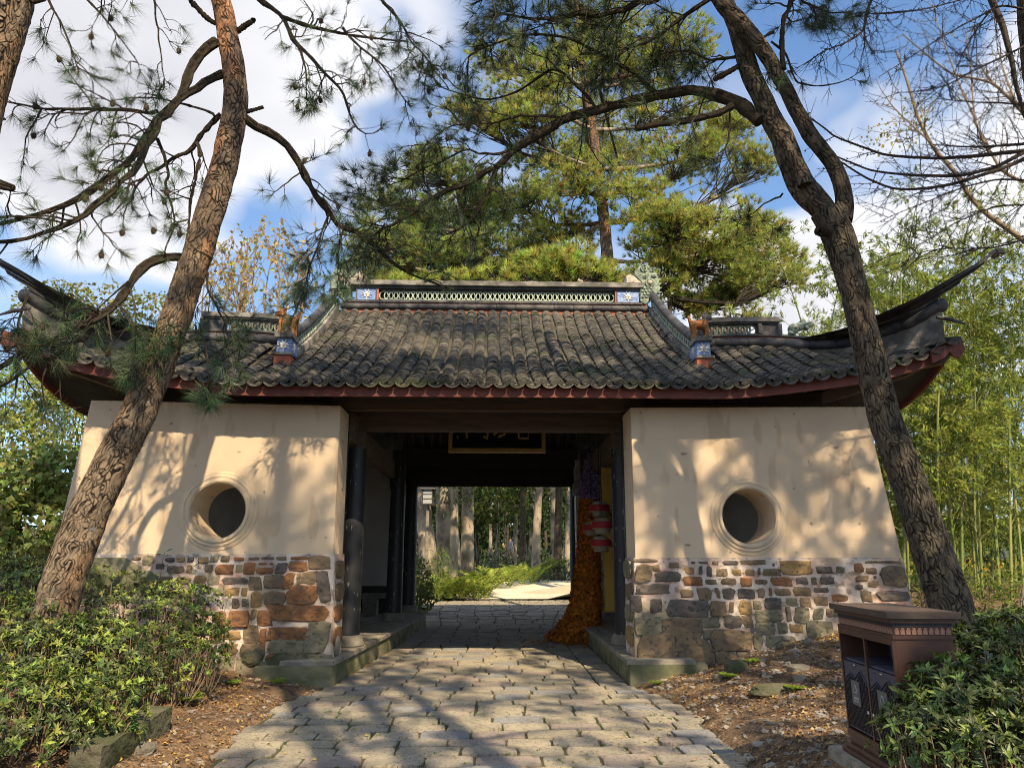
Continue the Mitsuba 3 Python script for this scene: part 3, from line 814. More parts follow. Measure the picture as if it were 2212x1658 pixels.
for s in (-1, 1):                            # side eave boards, hip rafters
    ys = np.linspace(8.69, 2 * YR - 8.69, 90); yy = np.minimum(ys, 2 * YR - ys)
    zl = 3.60 + 0.58 * np.clip(1 - (yy - 8.66) / 2.6, 0, 1) ** 3
    add(RF + '__side_eave_board', sheet(np.stack([np.stack([0 * ys + s * (XE - 0.02 - a), ys, zl + b], -1) for a, b in sec])), 'm_red', smooth=30)
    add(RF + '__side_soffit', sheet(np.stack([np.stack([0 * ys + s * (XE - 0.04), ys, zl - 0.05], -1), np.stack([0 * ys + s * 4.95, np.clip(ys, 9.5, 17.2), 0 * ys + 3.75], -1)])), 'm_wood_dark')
    c = plate([(0, 0), (0.28, 0.03), (0.36, 0.12), (0.30, 0.20), (0.10, 0.16), (-1.2, -0.18), (-1.2, -0.34), (-0.15, -0.08)], -0.05, 0.05)
    v, f = c
    dx, dy = s * 0.84, -0.54
    v = np.stack([s * (XE - 0.36) + v[:, 0] * dx - v[:, 1] * dy, 8.86 + v[:, 0] * dy + v[:, 1] * dx, v[:, 2] + 3.86], 1)
    add(RF + '__hip_rafter', (v, f), 'm_wood')
    # red scroll board closing the corner
    sc = plate([(0, 0.02), (0.30, 0.16), (0.42, 0.20), (0.44, 0.05), (0.36, -0.06), (0.27, -0.03), (0.24, 0.02), (0.16, -0.06), (0, -0.13)], 0, 0.04)
    v = sc[0]; v = np.stack([s * (XE - 0.34) + s * v[:, 0], v[:, 1] + 8.60, v[:, 2] + 4.0], 1)
    add(RF + '__corner_board', (v, sc[1] if s > 0 else sc[1][:, ::-1]), 'm_red')

# purlins and rafters under the rear slope, as seen through the gate
for x in np.arange(-2.0, 2.05, 0.21):
    add(RF + '__common_rafter', beam((x, 13.4, 5.95), (x, 17.2, 3.72), 0.07, 0.07, 0.006), 'm_wood')
for y, z in ((13.4, 5.80), (15.1, 4.72), (11.9, 4.82)):
    add(RF + '__purlin', xf(tube([(-5, 0, 0), (5, 0, 0)], 0.09, 12), None, (0, y, z)), 'm_wood', smooth=40)

# ---------------------------------------------------------------- ridges and their ornaments
MR = G + '__main_ridge'
zr = lambda v: float(P(1058, v, YR)[2])
x0, x1 = -2.93, 3.10
tb = []
k = int((x1 - x0) / 0.36)
for i in range(k):
    a, b = x0 + (x1 - x0) * i / k, x0 + (x1 - x0) * (i + 1) / k
    add(MR + '__tube_tile', tube([(a + 0.003, YR - 0.06, zr(666)), (a + 0.02, YR - 0.06, zr(666)), (b - 0.02, YR - 0.06, zr(666)), (b - 0.003, YR - 0.06, zr(666))], [0.052, 0.060, 0.060, 0.055], 16), 'm_ridge', smooth=40)
add(MR + '__mortar_strip', bb((x0 + 0.02, YR - 0.05, zr(684)), (x1 - 0.02, YR + 0.15, zr(656))), 'm_terracotta')
add(MR + '__rail', bb((x0 + 0.14, YR - 0.09, zr(657.5)), (x1 - 0.14, YR + 0.15, zr(653))), 'm_ridge')
add(MR + '__top_rail', bb((x0 + 0.14, YR - 0.07, zr(627)), (x1 - 0.14, YR + 0.15, zr(622))), 'm_ridge')
add(MR + '__cap', bb((x0 + 0.10, YR - 0.13, zr(622) + 0.002), (x1 - 0.10, YR + 0.2, zr(612)), 0.02), 'm_cap')
xa, xb = P(818, 640, YR)[0], P(1327, 640, YR)[0]
for q in (xa - 0.05, xb):
    add(MR + '__frame', bb((q, YR - 0.05, zr(653)), (q + 0.05, YR + 0.1, zr(627))), 'm_terracotta')
add(MR + '__inner_frame', J(bb((xa, YR - 0.02, zr(653)), (xb, YR + 0.08, zr(650))), bb((xa, YR - 0.02, zr(630)), (xb, YR + 0.08, zr(627)))), 'm_wood_dark')
add(MR + '__backing', bb((xa, YR + 0.09, zr(653)), (xb, YR + 0.12, zr(627))), 'm_wood_dark')
rr = (zr(630) - zr(650)) / 2
zm = (zr(630) + zr(650)) / 2
rg = ringmesh(rr * 0.80, rr * 0.99, 0.03, 18)
rings = [xf(rg, None, (x, YR + 0.02 + 0.002 * (i % 2), zm)) for i, x in enumerate(np.arange(xa + rr, xb - rr + 0.01, rr * 0.98))]
add(MR + '__lattice', J(rings), 'm_jade_pale')


def flower(cx, y, cz, s):                    # raised blossom with leaves
    ms = []
    for k in range(5):
        a = k * 2 * np.pi / 5 + 0.3
        ms.append(ball((cx + 0.3 * s * np.cos(a), y, cz + 0.3 * s * np.sin(a)), (0.2 * s, 0.02, 0.2 * s), 1))
    ms.append(ball((cx, y - 0.01, cz), (0.14 * s, 0.03, 0.14 * s), 1))
    for a in (0.5, 1.2, 1.9, 2.6, -0.6, -2.5, -1.57, 3.1, 0.0):
        ms.append(xf(ball((0.62 * s, 0, 0), (0.26 * s, 0.015, 0.07 * s), 1), ry(-a), (cx, y, cz)))
    return J(ms)


for u0, u1 in ((772, 812), (1332, 1379)):
    xa_, xb_ = P(u0, 640, YR)[0], P(u1, 640, YR)[0]
    za, zb = zr(653), zr(627)
    k = add(MR + '__blue_panel', bb((xa_, YR - 0.04, za), (xb_, YR + 0.1, zb)), 'm_blue')
    add(MR + '__flower_relief', flower((xa_ + xb_) / 2, YR - 0.045, (za + zb) / 2, (zb - za) * 0.52), 'm_relief')
    for q in (xa_ - 0.022, xb_ - 0.002):
        add(MR + '__border', bb((q, YR - 0.055, za), (q + 0.024, YR + 0.1, zb)), 'm_ridge')


def dragon(key, cx, s, lbl):               # ridge-end dragon fish, its open mouth towards the ridge; s = +1 at the right end
    Z0, U = zr(656), 1550 / 13.4
    W = lambda u, v: ((u - 1400) / U, Z0 + (656 - v) / U)
    def prof(pts, t, c=0.0):
        m = plate([(s * W(u, v)[0], W(u, v)[1]) for u, v in (pts if s > 0 else pts[::-1])], -t, t)
        vv = m[0].copy()
        vv += 0.018 * (meshkit.noise(vv * 26 + 3)[:, None] - 0.5)
        return vv + [cx, YR + 0.03, 0], m[1]
    K = lab(N(key), lbl, 'ornament', 'dragon heads on the ridge ends')
    add(K + '__body', prof([(1379, 650), (1381, 616), (1384, 603), (1370, 588), (1369, 577), (1380, 566), (1390, 561), (1401, 562), (1409, 573), (1419, 582), (1424, 600), (1425, 622), (1416, 633), (1403, 645), (1390, 657)], 0.13), 'm_jade', smooth=30)
    add(K + '__jaw', prof([(1384, 612), (1374, 607), (1366, 603), (1349, 606), (1350, 598), (1348, 589), (1358, 584), (1368, 590), (1378, 600), (1385, 606)], 0.12), 'm_bone', smooth=30)
    add(K + '__teeth', prof([(1352, 606), (1370, 606), (1372, 617), (1366, 619)], 0.08), 'm_bone')
    def tor(u, v, r, w):
        a, z = W(u, v)
        q = np.linspace(0, 3.6 * np.pi, 34)
        rad = r * (1 - q / q[-1] * 0.85)
        return tube(np.stack([cx + s * a + rad * np.cos(q) * s, np.full(34, YR - 0.11), z + rad * np.sin(q)], 1), w, 6)
    add(K + '__scroll', tor(1391, 572, 0.085, 0.020), 'm_jade', smooth=True)
    add(K + '__scroll', tor(1409, 575, 0.050, 0.014), 'm_jade', smooth=True)
    add(K + '__scroll', tor(1392, 592, 0.040, 0.012), 'm_jade', smooth=True)
    a, z = W(1402, 606)
    add(K + '__eye', ball((cx + s * a, YR - 0.12, z), 0.052, 2), 'm_bone', smooth=True)
    add(K + '__eye_socket', tube(np.stack([cx + s * a + 0.078 * np.cos(np.linspace(0, 2 * np.pi, 16)), np.full(16, YR - 0.11), z + 0.078 * np.sin(np.linspace(0, 2 * np.pi, 16))], 1), 0.022, 6), 'm_jade', smooth=True)
    a, z = W(1412, 588)
    add(K + '__brow', ball((cx + s * a, YR - 0.10, z), (0.062, 0.04, 0.055), 2), 'm_jade', smooth=True)
    sc = [ball((cx + s * W(1385 + i * 8 + (j % 2) * 4, 640 - j * 7)[0], YR - 0.10, W(0, 640 - j * 7)[1]), (0.032, 0.03, 0.032), 1) for i in range(4) for j in range(4) if i + j < 6]
    add(K + '__scales', J(sc), 'm_jade', smooth=True)
    fin = [tube([(cx + s * W(1418, 600 + 9 * i)[0], YR, W(0, 600 + 9 * i)[1]), (cx + s * W(1432, 590 + 11 * i)[0], YR, W(0, 590 + 11 * i)[1])], [0.035, 0.006], 6) for i in range(4)]
    add(K + '__fin', J(fin), 'm_jade_pale', smooth=True)


dragon('ridge_dragon', 3.10, 1, 'green grey dragon head ornament on the right end of the main ridge')
dragon('ridge_dragon', -2.93, -1, 'green grey dragon head ornament on the left end of the main ridge behind pine sprays')

# ridges running down from the main ridge, lion on the end of each
for s, xr_ in ((1, 3.17), (-1, -3.05)):
    K = lab(N(G + '__descending_ridge'))
    ys = np.linspace(YR - 0.05, 10.35, 30)
    zs = _zp(ys) + 0.02
    def strip(y0, y1, za, zb, hw, m, name):
        q = np.stack([np.stack([xr_ + a + 0 * ys, ys, zs + b], -1) for a, b in ((-hw, za), (-hw, zb), (hw, zb), (hw, za), (-hw, za))])
        return add(K + name, sheet(q), m, smooth=30)
    strip(0, 0, -0.05, 0.14, 0.09, 'm_cap', '__kerb')
    strip(0, 0, 0.14, 0.34, 0.030, 'm_wood_dark', '__web')
    lat = []
    for i in range(2, 27):
        for sd in (-1, 1):
            r = ringmesh(0.060, 0.078, 0.014, 12)
            v = r[0]; an = math.atan2(zs[i] - zs[i - 1], ys[i] - ys[i - 1])
            v = np.stack([v[:, 1] + xr_ + sd * 0.036, v[:, 0] * abs(math.cos(an)) + ys[i], v[:, 2] + v[:, 0] * math.sin(an) * np.sign(math.cos(an)) * 1.0 + zs[i] + 0.24], 1)
            lat.append((v, r[1]))
    add(K + '__lattice', J(lat), 'm_jade_pale')
    for i in range(0, 28, 2):
        a, b = np.array([xr_, ys[i], zs[i] + 0.385]), np.array([xr_, ys[i + 2] if i + 2 < 30 else ys[-1], (zs[i + 2] if i + 2 < 30 else zs[-1]) + 0.385])
        add(K + '__cap_tile', tube([a, a + (b - a) * 0.08, a + (b - a) * 0.95], [0.070, 0.078, 0.070], 12), 'm_ridge', smooth=40)
    ye, ze = 10.30, float(_zp(10.3))
    add(K + '__end_block', bb((xr_ - 0.12, ye - 0.12, ze - 0.10), (xr_ + 0.12, ye + 0.25, ze + 0.13), 0.012), 'm_terracotta')
    add(K + '__end_slab', bb((xr_ - 0.14, ye - 0.15, ze + 0.132), (xr_ + 0.14, ye + 0.25, ze + 0.17), 0.012), 'm_cap')
    k2 = add(K + '__end_panel', bb((xr_ - 0.10, ye - 0.08, ze + 0.172), (xr_ + 0.10, ye + 0.3, ze + 0.40), 0.01), 'm_blue')
    add(K + '__relief', flower(xr_, ye - 0.085, ze + 0.29, 0.12), 'm_relief')
    add(K + '__relief', xf(flower(0, 0, 0, 0.09), rz(math.pi / 2), (xr_ - s * 0.105, ye + 0.08, ze + 0.29)), 'm_relief')
    add(K + '__end_cap', bb((xr_ - 0.13, ye - 0.14, ze + 0.402), (xr_ + 0.13, ye + 0.25, ze + 0.47), 0.02), 'm_cap')
    # the lion
    L = lab(N('roof_lion'), 'orange glazed lion standing on the ' + ('right' if s > 0 else 'left') + ' descending roof ridge, ' + ('grey head turned outward' if s > 0 else 'half hidden by pine needles'), 'statue')
    bz, by = ze + 0.47, ye + 0.02
    def sk(pts):
        return [trimesh.convex.convex_hull(np.vstack([ball(p, r, 1)[0], ball(q, r2, 1)[0]])) for p, r, q, r2 in pts]
    X = lambda a, b, c: np.array([xr_ + s * a, by + b, bz + c])
    body = sk([(X(-0.10, 0.02, 0.24), 0.068, X(0.05, 0.0, 0.21), 0.072), (X(0.05, 0, 0.22), 0.07, X(0.075, -0.01, 0.30), 0.05)] +
              [(X(a, b, 0.20), 0.042, X(a + 0.01, b, 0.10), 0.030) for a, b in ((-0.11, -0.04), (-0.11, 0.06), (0.075, -0.05), (0.075, 0.05))] +
              [(X(a + 0.01, b, 0.10), 0.030, X(a, b, 0.012), 0.030) for a, b in ((-0.11, -0.04), (-0.11, 0.06), (0.075, -0.05), (0.075, 0.05))] +
              [(X(-0.15, 0, 0.27), 0.03, X(-0.17, 0, 0.35), 0.022)])
    import manifold3d as m3
    def fuse(ms, e=0.014, it=6):
        tot = None
        for h in ms:
            mm = m3.Manifold(m3.Mesh(np.asarray(h.vertices, np.float32), np.asarray(h.faces, np.uint32)))
            tot = mm if tot is None else tot + mm
        q = tot.refine_to_length(e).to_mesh()
        t = trimesh.Trimesh(q.vert_properties[:, :3], q.tri_verts, process=True)
        trimesh.smoothing.filter_taubin(t, iterations=it)
        return t
    add(L + '__body', fuse(body), 'm_lion', smooth=True)
    head = sk([(X(0.085, -0.02, 0.34), 0.062, X(0.125, -0.03, 0.33), 0.045), (X(0.12, -0.03, 0.325), 0.04, X(0.155, -0.04, 0.315), 0.028)] +
              [(X(0.07, b, 0.38), 0.022, X(0.065, b * 1.15, 0.425), 0.008) for b in (-0.055, 0.02)])
    add(L + '__head', fuse(head), 'm_cap' if s > 0 else 'm_lion', smooth=True)

# hip ridges sweeping out to the upturned corners
for s in (1, -1):
    K = lab(N(G + '__hip_ridge'))
    x00 = 3.26 if s > 0 else -3.14
    n = 41
    t = np.linspace(0, 1, n)
    xx = x00 + (s * 5.86 - x00) * t
    yy = np.asarray(hip_y(xx))
    # height of the tube read from the picture at the right hip, the same on both sides
    pts = np.stack([np.abs(xx), yy, 0 * xx + 4.3], 1) - CAM
    uu = 1105.5 + FPX * (pts @ RGT) / (pts @ FWD)
    vv = np.interp(uu, [1530, 1700, 1820, 1900, 1971, 2041, 2087], [744, 748, 744, 722, 698, 658, 628])
    zz = np.array([P(a, b_, c)[2] for a, b_, c in zip(uu, vv, yy)]) - 0.13
    zz = np.maximum(zz, np.array([float(roof(a, b_)) for a, b_ in zip(xx, yy)]) - 0.02)
    base = np.stack([xx, yy, zz], 1)
    # weathered wall under the tube
    h0 = np.array([float(roof(a, b)) for a, b in zip(xx, yy)]) - 0.03
    q = np.stack([np.stack([xx, yy + d, zq], -1) for d, zq in ((-0.05, h0), (-0.05, zz + 0.06), (0.06, zz + 0.06), (0.06, h0))])
    add(K + '__wall', sheet(q), 'm_cap')
    up = np.array([0, 0, 1.0])
    for i in range(0, n - 4, 4):
        seg = base[i:i + 5] + [0, -0.04, 0.13]
        add(K + '__tube_tile', tube(np.vstack([seg[0] + (seg[1] - seg[0]) * 0.03, seg[0] + (seg[1] - seg[0]) * 0.2, seg[1:4], seg[4] - (seg[4] - seg[3]) * 0.02]), [0.066, 0.075, 0.075, 0.075, 0.075, 0.069], 14), 'm_ridge', smooth=40)
    def rail(i0, i1, d0, d1, za, zb, name, m):
        bb_ = base[i0:i1]
        q = np.stack([bb_ + [0, a, b] for a, b in ((d0, za), (d0, zb), (d1, zb), (d1, za), (d0, za))])
        add(K + name, sheet(q), m, smooth=30)
        for e in (0, -1):
            pass
    rail(0, n, -0.03, 0.05, 0.20, 0.225, '__strip', 'm_terracotta')
    rail(0, n, -0.075, 0.08, 0.226, 0.256, '__rail', 'm_ridge')
    ia, ib = 15, 20
    rail(0, ib, -0.075, 0.08, 0.43, 0.455, '__top_rail', 'm_ridge')
    rail(0, ib, -0.10, 0.10, 0.457, 0.53, '__cap', 'm_cap')
    rail(ia, ib, -0.05, 0.05, 0.258, 0.43, '__box', 'm_ridge')
    for i in (1, ia, ib - 1):
        add(K + '__stud', bx(base[i] + [0, -0.01, 0.345], (0.06, 0.15, 0.172), 0.006), 'm_ridge')
    lat = []
    L = np.r_[0, np.cumsum(np.linalg.norm(np.diff(base, axis=0), axis=1))]
    for n_, d in enumerate(np.arange(L[1] + 0.11, L[ia] - 0.08, 0.088)):
        p = np.array([np.interp(d, L, base[:, j]) for j in range(3)]) + [0, 0, 0.343]
        lat.append(xf(ringmesh(0.064, 0.083, 0.04, 16), None, p + [0, 0.003 * (n_ % 2), 0]))
    add(K + '__lattice', J(lat), 'm_jade')
    # small dragon head between the boxed part and the swept blade
    p = base[ib + 1]
    hd = [ball(p + [s * a, -0.02, b], r, 2) for a, b, r in ((0.05, 0.37, 0.085), (0.14, 0.41, 0.07), (0.20, 0.46, 0.06), (0.25, 0.40, 0.05), (0.02, 0.30, 0.06), (0.30, 0.44, 0.05))]
    hd = [(v + 0.03 * (meshkit.noise(v * 30)[:, None] - 0.5), f) for v, f in hd]
    k3 = add(K + '__dragon_head', J(hd), 'm_jade', smooth=True)
    add(K + '__eye', ball(p + [s * 0.06, -0.10, 0.38], 0.035, 2), 'm_bone', smooth=True)
    # the upswept blade: strips laid one on another from the tube up to the tip
    lo_ = base[ib + 2:] + [0, 0, 0.205]
    hi_uv = [(1845, 706), (1889, 684), (1971, 647), (2041, 607), (2111, 567), (2148, 541)]
    hi_ = spline([P(a, b_, c) for (a, b_), c in zip(hi_uv, (9.20, 9.05, 8.86, 8.68, 8.46, 8.34))], 34)
    if s < 0:
        hi_ = hi_ * [-1, 1, 1]
    tip = hi_[-1]
    lo_ = spline(np.vstack([lo_, lo_[-1] * 0.4 + tip * 0.6 - [0, 0, 0.10], tip - [0, 0, 0.07]]), 34)
    fr_ = [0.0, 0.22, 0.26, 0.48, 0.53, 0.74, 1.0]
    hw_ = [0.045, 0.085, 0.050, 0.080, 0.055, 0.088]
    ends = [24, 26, 27, 30, 31, 34]
    for j in range(6):
        e_ = ends[j]
        A_, B_ = lo_ + (hi_ - lo_) * (fr_[j] + 0.004), lo_ + (hi_ - lo_) * fr_[j + 1]
        q = np.stack([np.stack([c_ + [0, d_, 0] for c_, d_ in ((A_, -hw_[j]), (B_, -hw_[j]), (B_, hw_[j]), (A_, hw_[j]), (A_, -hw_[j]))])])[0][:, :e_]
        add(K + '__blade_strip', sheet(q), 'm_wood_dark' if j in (0, 2, 4) else 'm_ridge' if j != 1 else 'm_cap', smooth=30)
    e, e0 = tip, hi_[-2]
    add(K + '__tip', tube([e0 - [0, 0, 0.04], e - [0, 0, 0.04], e + (e - e0) * 0.5 + [s * 0.03, 0, -0.03], e + (e - e0) * 0.7 + [s * 0.08, 0, -0.07]], [0.05, 0.055, 0.045, 0.02], 10), 'm_ridge', smooth=40)
    # scalloped end closing the tube, and the small iron spout
    add(K + '__tube_end', ball(base[-1] + [s * 0.02, -0.04, 0.13], (0.075, 0.085, 0.095), 2), 'm_ridge', smooth=True)
    add(K + '__spout', tube([base[-1] + [-s * 0.12, -0.12, -0.06], base[-1] + [s * 0.06, -0.14, -0.10], base[-1] + [s * 0.22, -0.15, -0.16]], [0.02, 0.028, 0.012], 8), 'm_ridge', smooth=True)
# ---------------------------------------------------------------- plant kit
def unit(a):
    return a / (np.linalg.norm(a, axis=-1, keepdims=True) + 1e-12)


def sprout(par, n, length, rnd, lo=0.25, hi=1.0, ang=(35, 70), K=6, wig=0.16, sag=0.0, upw=0.0, flat=0.0, power=1.0):
    """n children on each parent polyline (N, K0, 3): their points (N*n, K, 3)."""
    par = np.asarray(par, float)
    M, K0 = len(par) * n, par.shape[1]
    pi = np.repeat(np.arange(len(par)), n)
    t = (lo + (hi - lo) * rnd.random(M) ** power) * (K0 - 1)
    i = np.minimum(t.astype(int), K0 - 2)
    fr = (t - i)[:, None]
    p0 = par[pi, i] * (1 - fr) + par[pi, i + 1] * fr
    tg = unit(par[pi, i + 1] - par[pi, i])
    q = rnd.normal(size=(M, 3)); q[:, 2] *= (1 - flat)
    q = unit(q - tg * (q * tg).sum(1, keepdims=True))
    a = np.radians(rnd.uniform(ang[0], ang[1], M))[:, None]
    d = unit(tg * np.cos(a) + q * np.sin(a) + [0, 0, upw])
    L = length * rnd.uniform(0.55, 1.25, M) * (1.15 - 0.5 * t / (K0 - 1))
    out = [p0]
    for k in range(K - 1):
        out.append(out[-1] + d * (L / (K - 1))[:, None])
        d = unit(d + rnd.normal(0, wig, (M, 3)) + [0, 0, -sag])
    return np.stack(out, 1)


def taper(pts, r0, r1=0.3):
    return np.broadcast_to(np.asarray(r0, float).reshape(-1, 1), (len(pts), 1)) * np.linspace(1, r1, pts.shape[1])


def needles(c, ax, n, L, rnd, width=0.004, spread=(12, 75), droop=0.10, along=0.06, col=None, var=0.25):
    """Tufts of n needles at c (M, 3) about the axes ax; one slim triangle per needle. Returns mesh, colours."""
    M = len(c)
    c, ax = np.repeat(c, n, 0), np.repeat(unit(ax), n, 0)
    q = rnd.normal(size=(M * n, 3))
    q = unit(q - ax * (q * ax).sum(1, keepdims=True))
    a = np.radians(rnd.uniform(spread[0], spread[1], M * n))[:, None]
    d = unit(ax * np.cos(a) + q * np.sin(a) - [0, 0, droop])
    b = c - ax * (rnd.random((M * n, 1)) * along)
    w = unit(np.cross(d, rnd.normal(size=(M * n, 3)))) * width / 2
    l = (L * rnd.uniform(0.65, 1.1, M * n))[:, None]
    v = np.stack([b - w, b + w, b + d * l], 1).reshape(-1, 3)
    f = np.arange(len(v)).reshape(-1, 3)
    col = np.asarray(col, float)
    cm = np.broadcast_to(col, (M, 3)) if col.ndim == 1 else col
    cc = np.repeat(cm, n, 0) * (1 + rnd.normal(0, var, (M * n, 1))).clip(0.4, 1.8)
    return (v, f), np.repeat(np.clip(cc, 0.004, 0.8), 3, 0)


def leaves(p, d, nrm, L, W, col, fold=0.25, curl=0.0, flat=False):
    """Folded leaves: base p, direction d, face nrm (all (M, 3)), length, width (M or scalar). Four triangles each."""
    M = len(p)
    d = unit(d); s = unit(np.cross(d, nrm)); nn = np.cross(s, d)
    L, W = np.broadcast_to(L, (M,))[:, None], np.broadcast_to(W, (M,))[:, None]
    mid = p + d * L * 0.5 + nn * curl * L * 0.3
    tip = p + d * L - nn * curl * L
    if flat:                                 # far leaves: two triangles
        v = np.stack([p, mid - s * W / 2 + nn * fold * W, mid + s * W / 2 - nn * fold * W, tip], 1).reshape(-1, 3)
        f = (np.array([[0, 2, 1], [1, 2, 3]])[None] + (np.arange(M) * 4)[:, None, None]).reshape(-1, 3)
        return (v, f), np.repeat(np.clip(col, 0.004, 0.8), 4, 0)
    e1, e2 = mid - s * W / 2 + nn * fold * W, mid + s * W / 2 + nn * fold * W
    v = np.stack([p, e1, mid, e2, tip], 1).reshape(-1, 3)
    f = (np.array([[0, 2, 1], [0, 3, 2], [1, 2, 4], [2, 3, 4]])[None] + (np.arange(M) * 5)[:, None, None]).reshape(-1, 3)
    return (v, f), np.repeat(np.clip(col, 0.004, 0.8), 5, 0)


def tint(base, M, rnd, hue=0.12, val=0.25):
    c = np.asarray(base, float) * (1 + rnd.normal(0, val, (M, 1))).clip(0.35, 1.9)
    return c * (1 + rnd.normal(0, hue, (M, 3)))


def joinc(parts):                            # [(mesh, colours)]
    return J([m for m, c in parts]), np.vstack([c for m, c in parts])


def trunk(key, pts, rad, m, k=40, step=0.035, rough=0.10, seed=0, knots=0):
    """A tree trunk through pts with radii rad: lumpy bark relief in the mesh, uv in metres for the bark."""
    pts = np.asarray(pts, float)
    L = np.linalg.norm(np.diff(pts, axis=0), axis=1).sum()
    n = max(int(L / step), 12)
    c = spline(pts, n)
    r = np.interp(np.linspace(0, 1, n), np.linspace(0, 1, len(rad)), rad)
    t, x, y = frames(c)
    a = np.arange(k + 1) / k * 2 * np.pi
    s = np.linspace(0, L, n)
    A, S = np.meshgrid(a, s)
    cyl = np.stack([np.cos(A) * 0.16, np.sin(A) * 0.16, S * 0.55], -1)
    rel = (meshkit.fbm(cyl * 26 + seed, 3, 1) - 0.5) * rough + (meshkit.fbm(cyl * 7 + seed, 2, 2) - 0.5) * rough * 1.4
    R = r[:, None] * (1 + rel)
    v = c[:, None] + (x[:, None] * np.cos(a)[:, None] + y[:, None] * np.sin(a)[:, None]) * R[..., None]
    uv = np.stack([A * np.interp(0.5, [0, 1], [r.mean(), r.mean()]), S], -1).reshape(-1, 2)
    return add(key, (v.reshape(-1, 3), grid_faces(n, k + 1)), m, smooth=True, uv=uv)


def flakes(key, pts, rad, m, n, rnd, size=0.035, lo=0.0, hi=1.0):
    """Loose bark scales standing off a trunk."""
    c = spline(pts, 200); r = np.interp(np.linspace(0, 1, 200), np.linspace(0, 1, len(rad)), rad)
    t, x, y = frames(c)
    i = (rnd.uniform(lo, hi, n) * 199).astype(int)
    a = rnd.uniform(0, 2 * np.pi, n)[:, None]
    o = x[i] * np.cos(a) + y[i] * np.sin(a)
    tt = -x[i] * np.sin(a) + y[i] * np.cos(a)
    p = c[i] + o * (r[i, None] * 0.98)
    sz = rnd.uniform(0.5, 1.3, n)[:, None] * size
    up = t[i] * np.sign(rnd.normal(size=(n, 1)) + 0.6)
    v = np.stack([p - tt * sz * 0.5, p + tt * sz * 0.5, p + tt * sz * 0.45 + up * sz * 1.2 + o * sz * rnd.uniform(0.15, 0.5, (n, 1)), p - tt * sz * 0.4 + up * sz * 1.3 + o * sz * rnd.uniform(0.15, 0.5, (n, 1))], 1).reshape(-1, 3)
    f = (np.array([[0, 1, 2], [0, 2, 3]])[None] + (np.arange(n) * 4)[:, None, None]).reshape(-1, 3)
    add(key, (v, f), m, kind='stuff')


def px(pts, y0, y1=None):                    # (u, v) picture points with depth running from y0 to y1 along the line
    y1 = y0 if y1 is None else y1
    return np.array([P(u, v, y0 + (y1 - y0) * i / max(len(pts) - 1, 1)) for i, (u, v) in enumerate(pts)])


def cone_mesh(r=0.02):
    v, f = mesh_of(trimesh.creation.icosphere(2))
    v = v * [r, r, r * 1.35]
    v = v * (1 + 0.25 * np.sin(v[:, 2:3] / r * 9) * np.cos(np.arctan2(v[:, 1:2], v[:, 0:1]) * 5))
    return v, f


CONE = mikit.ply(cone_mesh(), 'm_cone', smooth=False)


def pine(key, mains, spec, rnd, needle_col, bark='m_twig'):
    """Branches from given centre lines: each main its own part; its twigs and needles joined as parts of kind stuff."""
    tw, tc, ta = [], [], []
    for pts, r0, r1, n1, l1, dens in mains:
        c = spline(pts, 26)
        c[1:-1] += (meshkit.fbm(c[1:-1] * 3.1, 3, 5)[:, None] - 0.5) * 0.10 * rnd.normal(size=3)
        b = tube(c, np.linspace(r0, r1, 26) * (1 + 0.12 * rnd.normal(size=26)), 8)
        add(key + '__branch', b, spec.get('bark', bark), smooth=True)
        if n1 == 0:
            continue
        s1 = sprout(c[None], n1, l1, rnd, spec.get('lo', 0.18), 1.0, (30, 75), 8, 0.22, spec.get('sag', 0.05), 0.05, spec.get('flat', 0.3))
        s1 = np.concatenate([s1, spline(c[-6:], 8)[None]])
        tw.append((s1, taper(s1, np.full(len(s1), min(0.011, r0 * 0.5)), 0.35)))
        s2 = sprout(s1, spec.get('n2', 4), l1 * 0.45, rnd, 0.25, 1.0, (25, 70), 6, 0.28, spec.get('sag', 0.05) * 0.6, 0.05, 0.2)
        tw.append((s2, taper(s2, np.full(len(s2), 0.0048), 0.5)))
        ends = np.concatenate([s1, s2[:, :]], 0) if s1.shape[1] == s2.shape[1] else None
        e = np.concatenate([s1[:, -1], s2[:, -1]]); a = np.concatenate([s1[:, -1] - s1[:, -2], s2[:, -1] - s2[:, -2]])
        keep = rnd.random(len(e)) < dens
        tc.append(e[keep]); ta.append(unit(a[keep]) + [0, 0, 0.25])
    tms = [tubes(p, r, 4) for p, r in tw]
    add(key + '__twigs', J(tms), spec.get('twig', bark), smooth=True, kind='stuff')
    tc, ta = np.concatenate(tc), np.concatenate(ta)
    m, col = needles(tc, ta, spec['nn'], spec['L'], rnd, spec.get('w', 0.004), spec.get('spread', (10, 80)), spec.get('droop', 0.1), 0.05, tint(needle_col, len(tc), rnd, 0.10, 0.2))
    add(key + '__needles', m, 'm_needle', color=col, kind='stuff')
    return tc


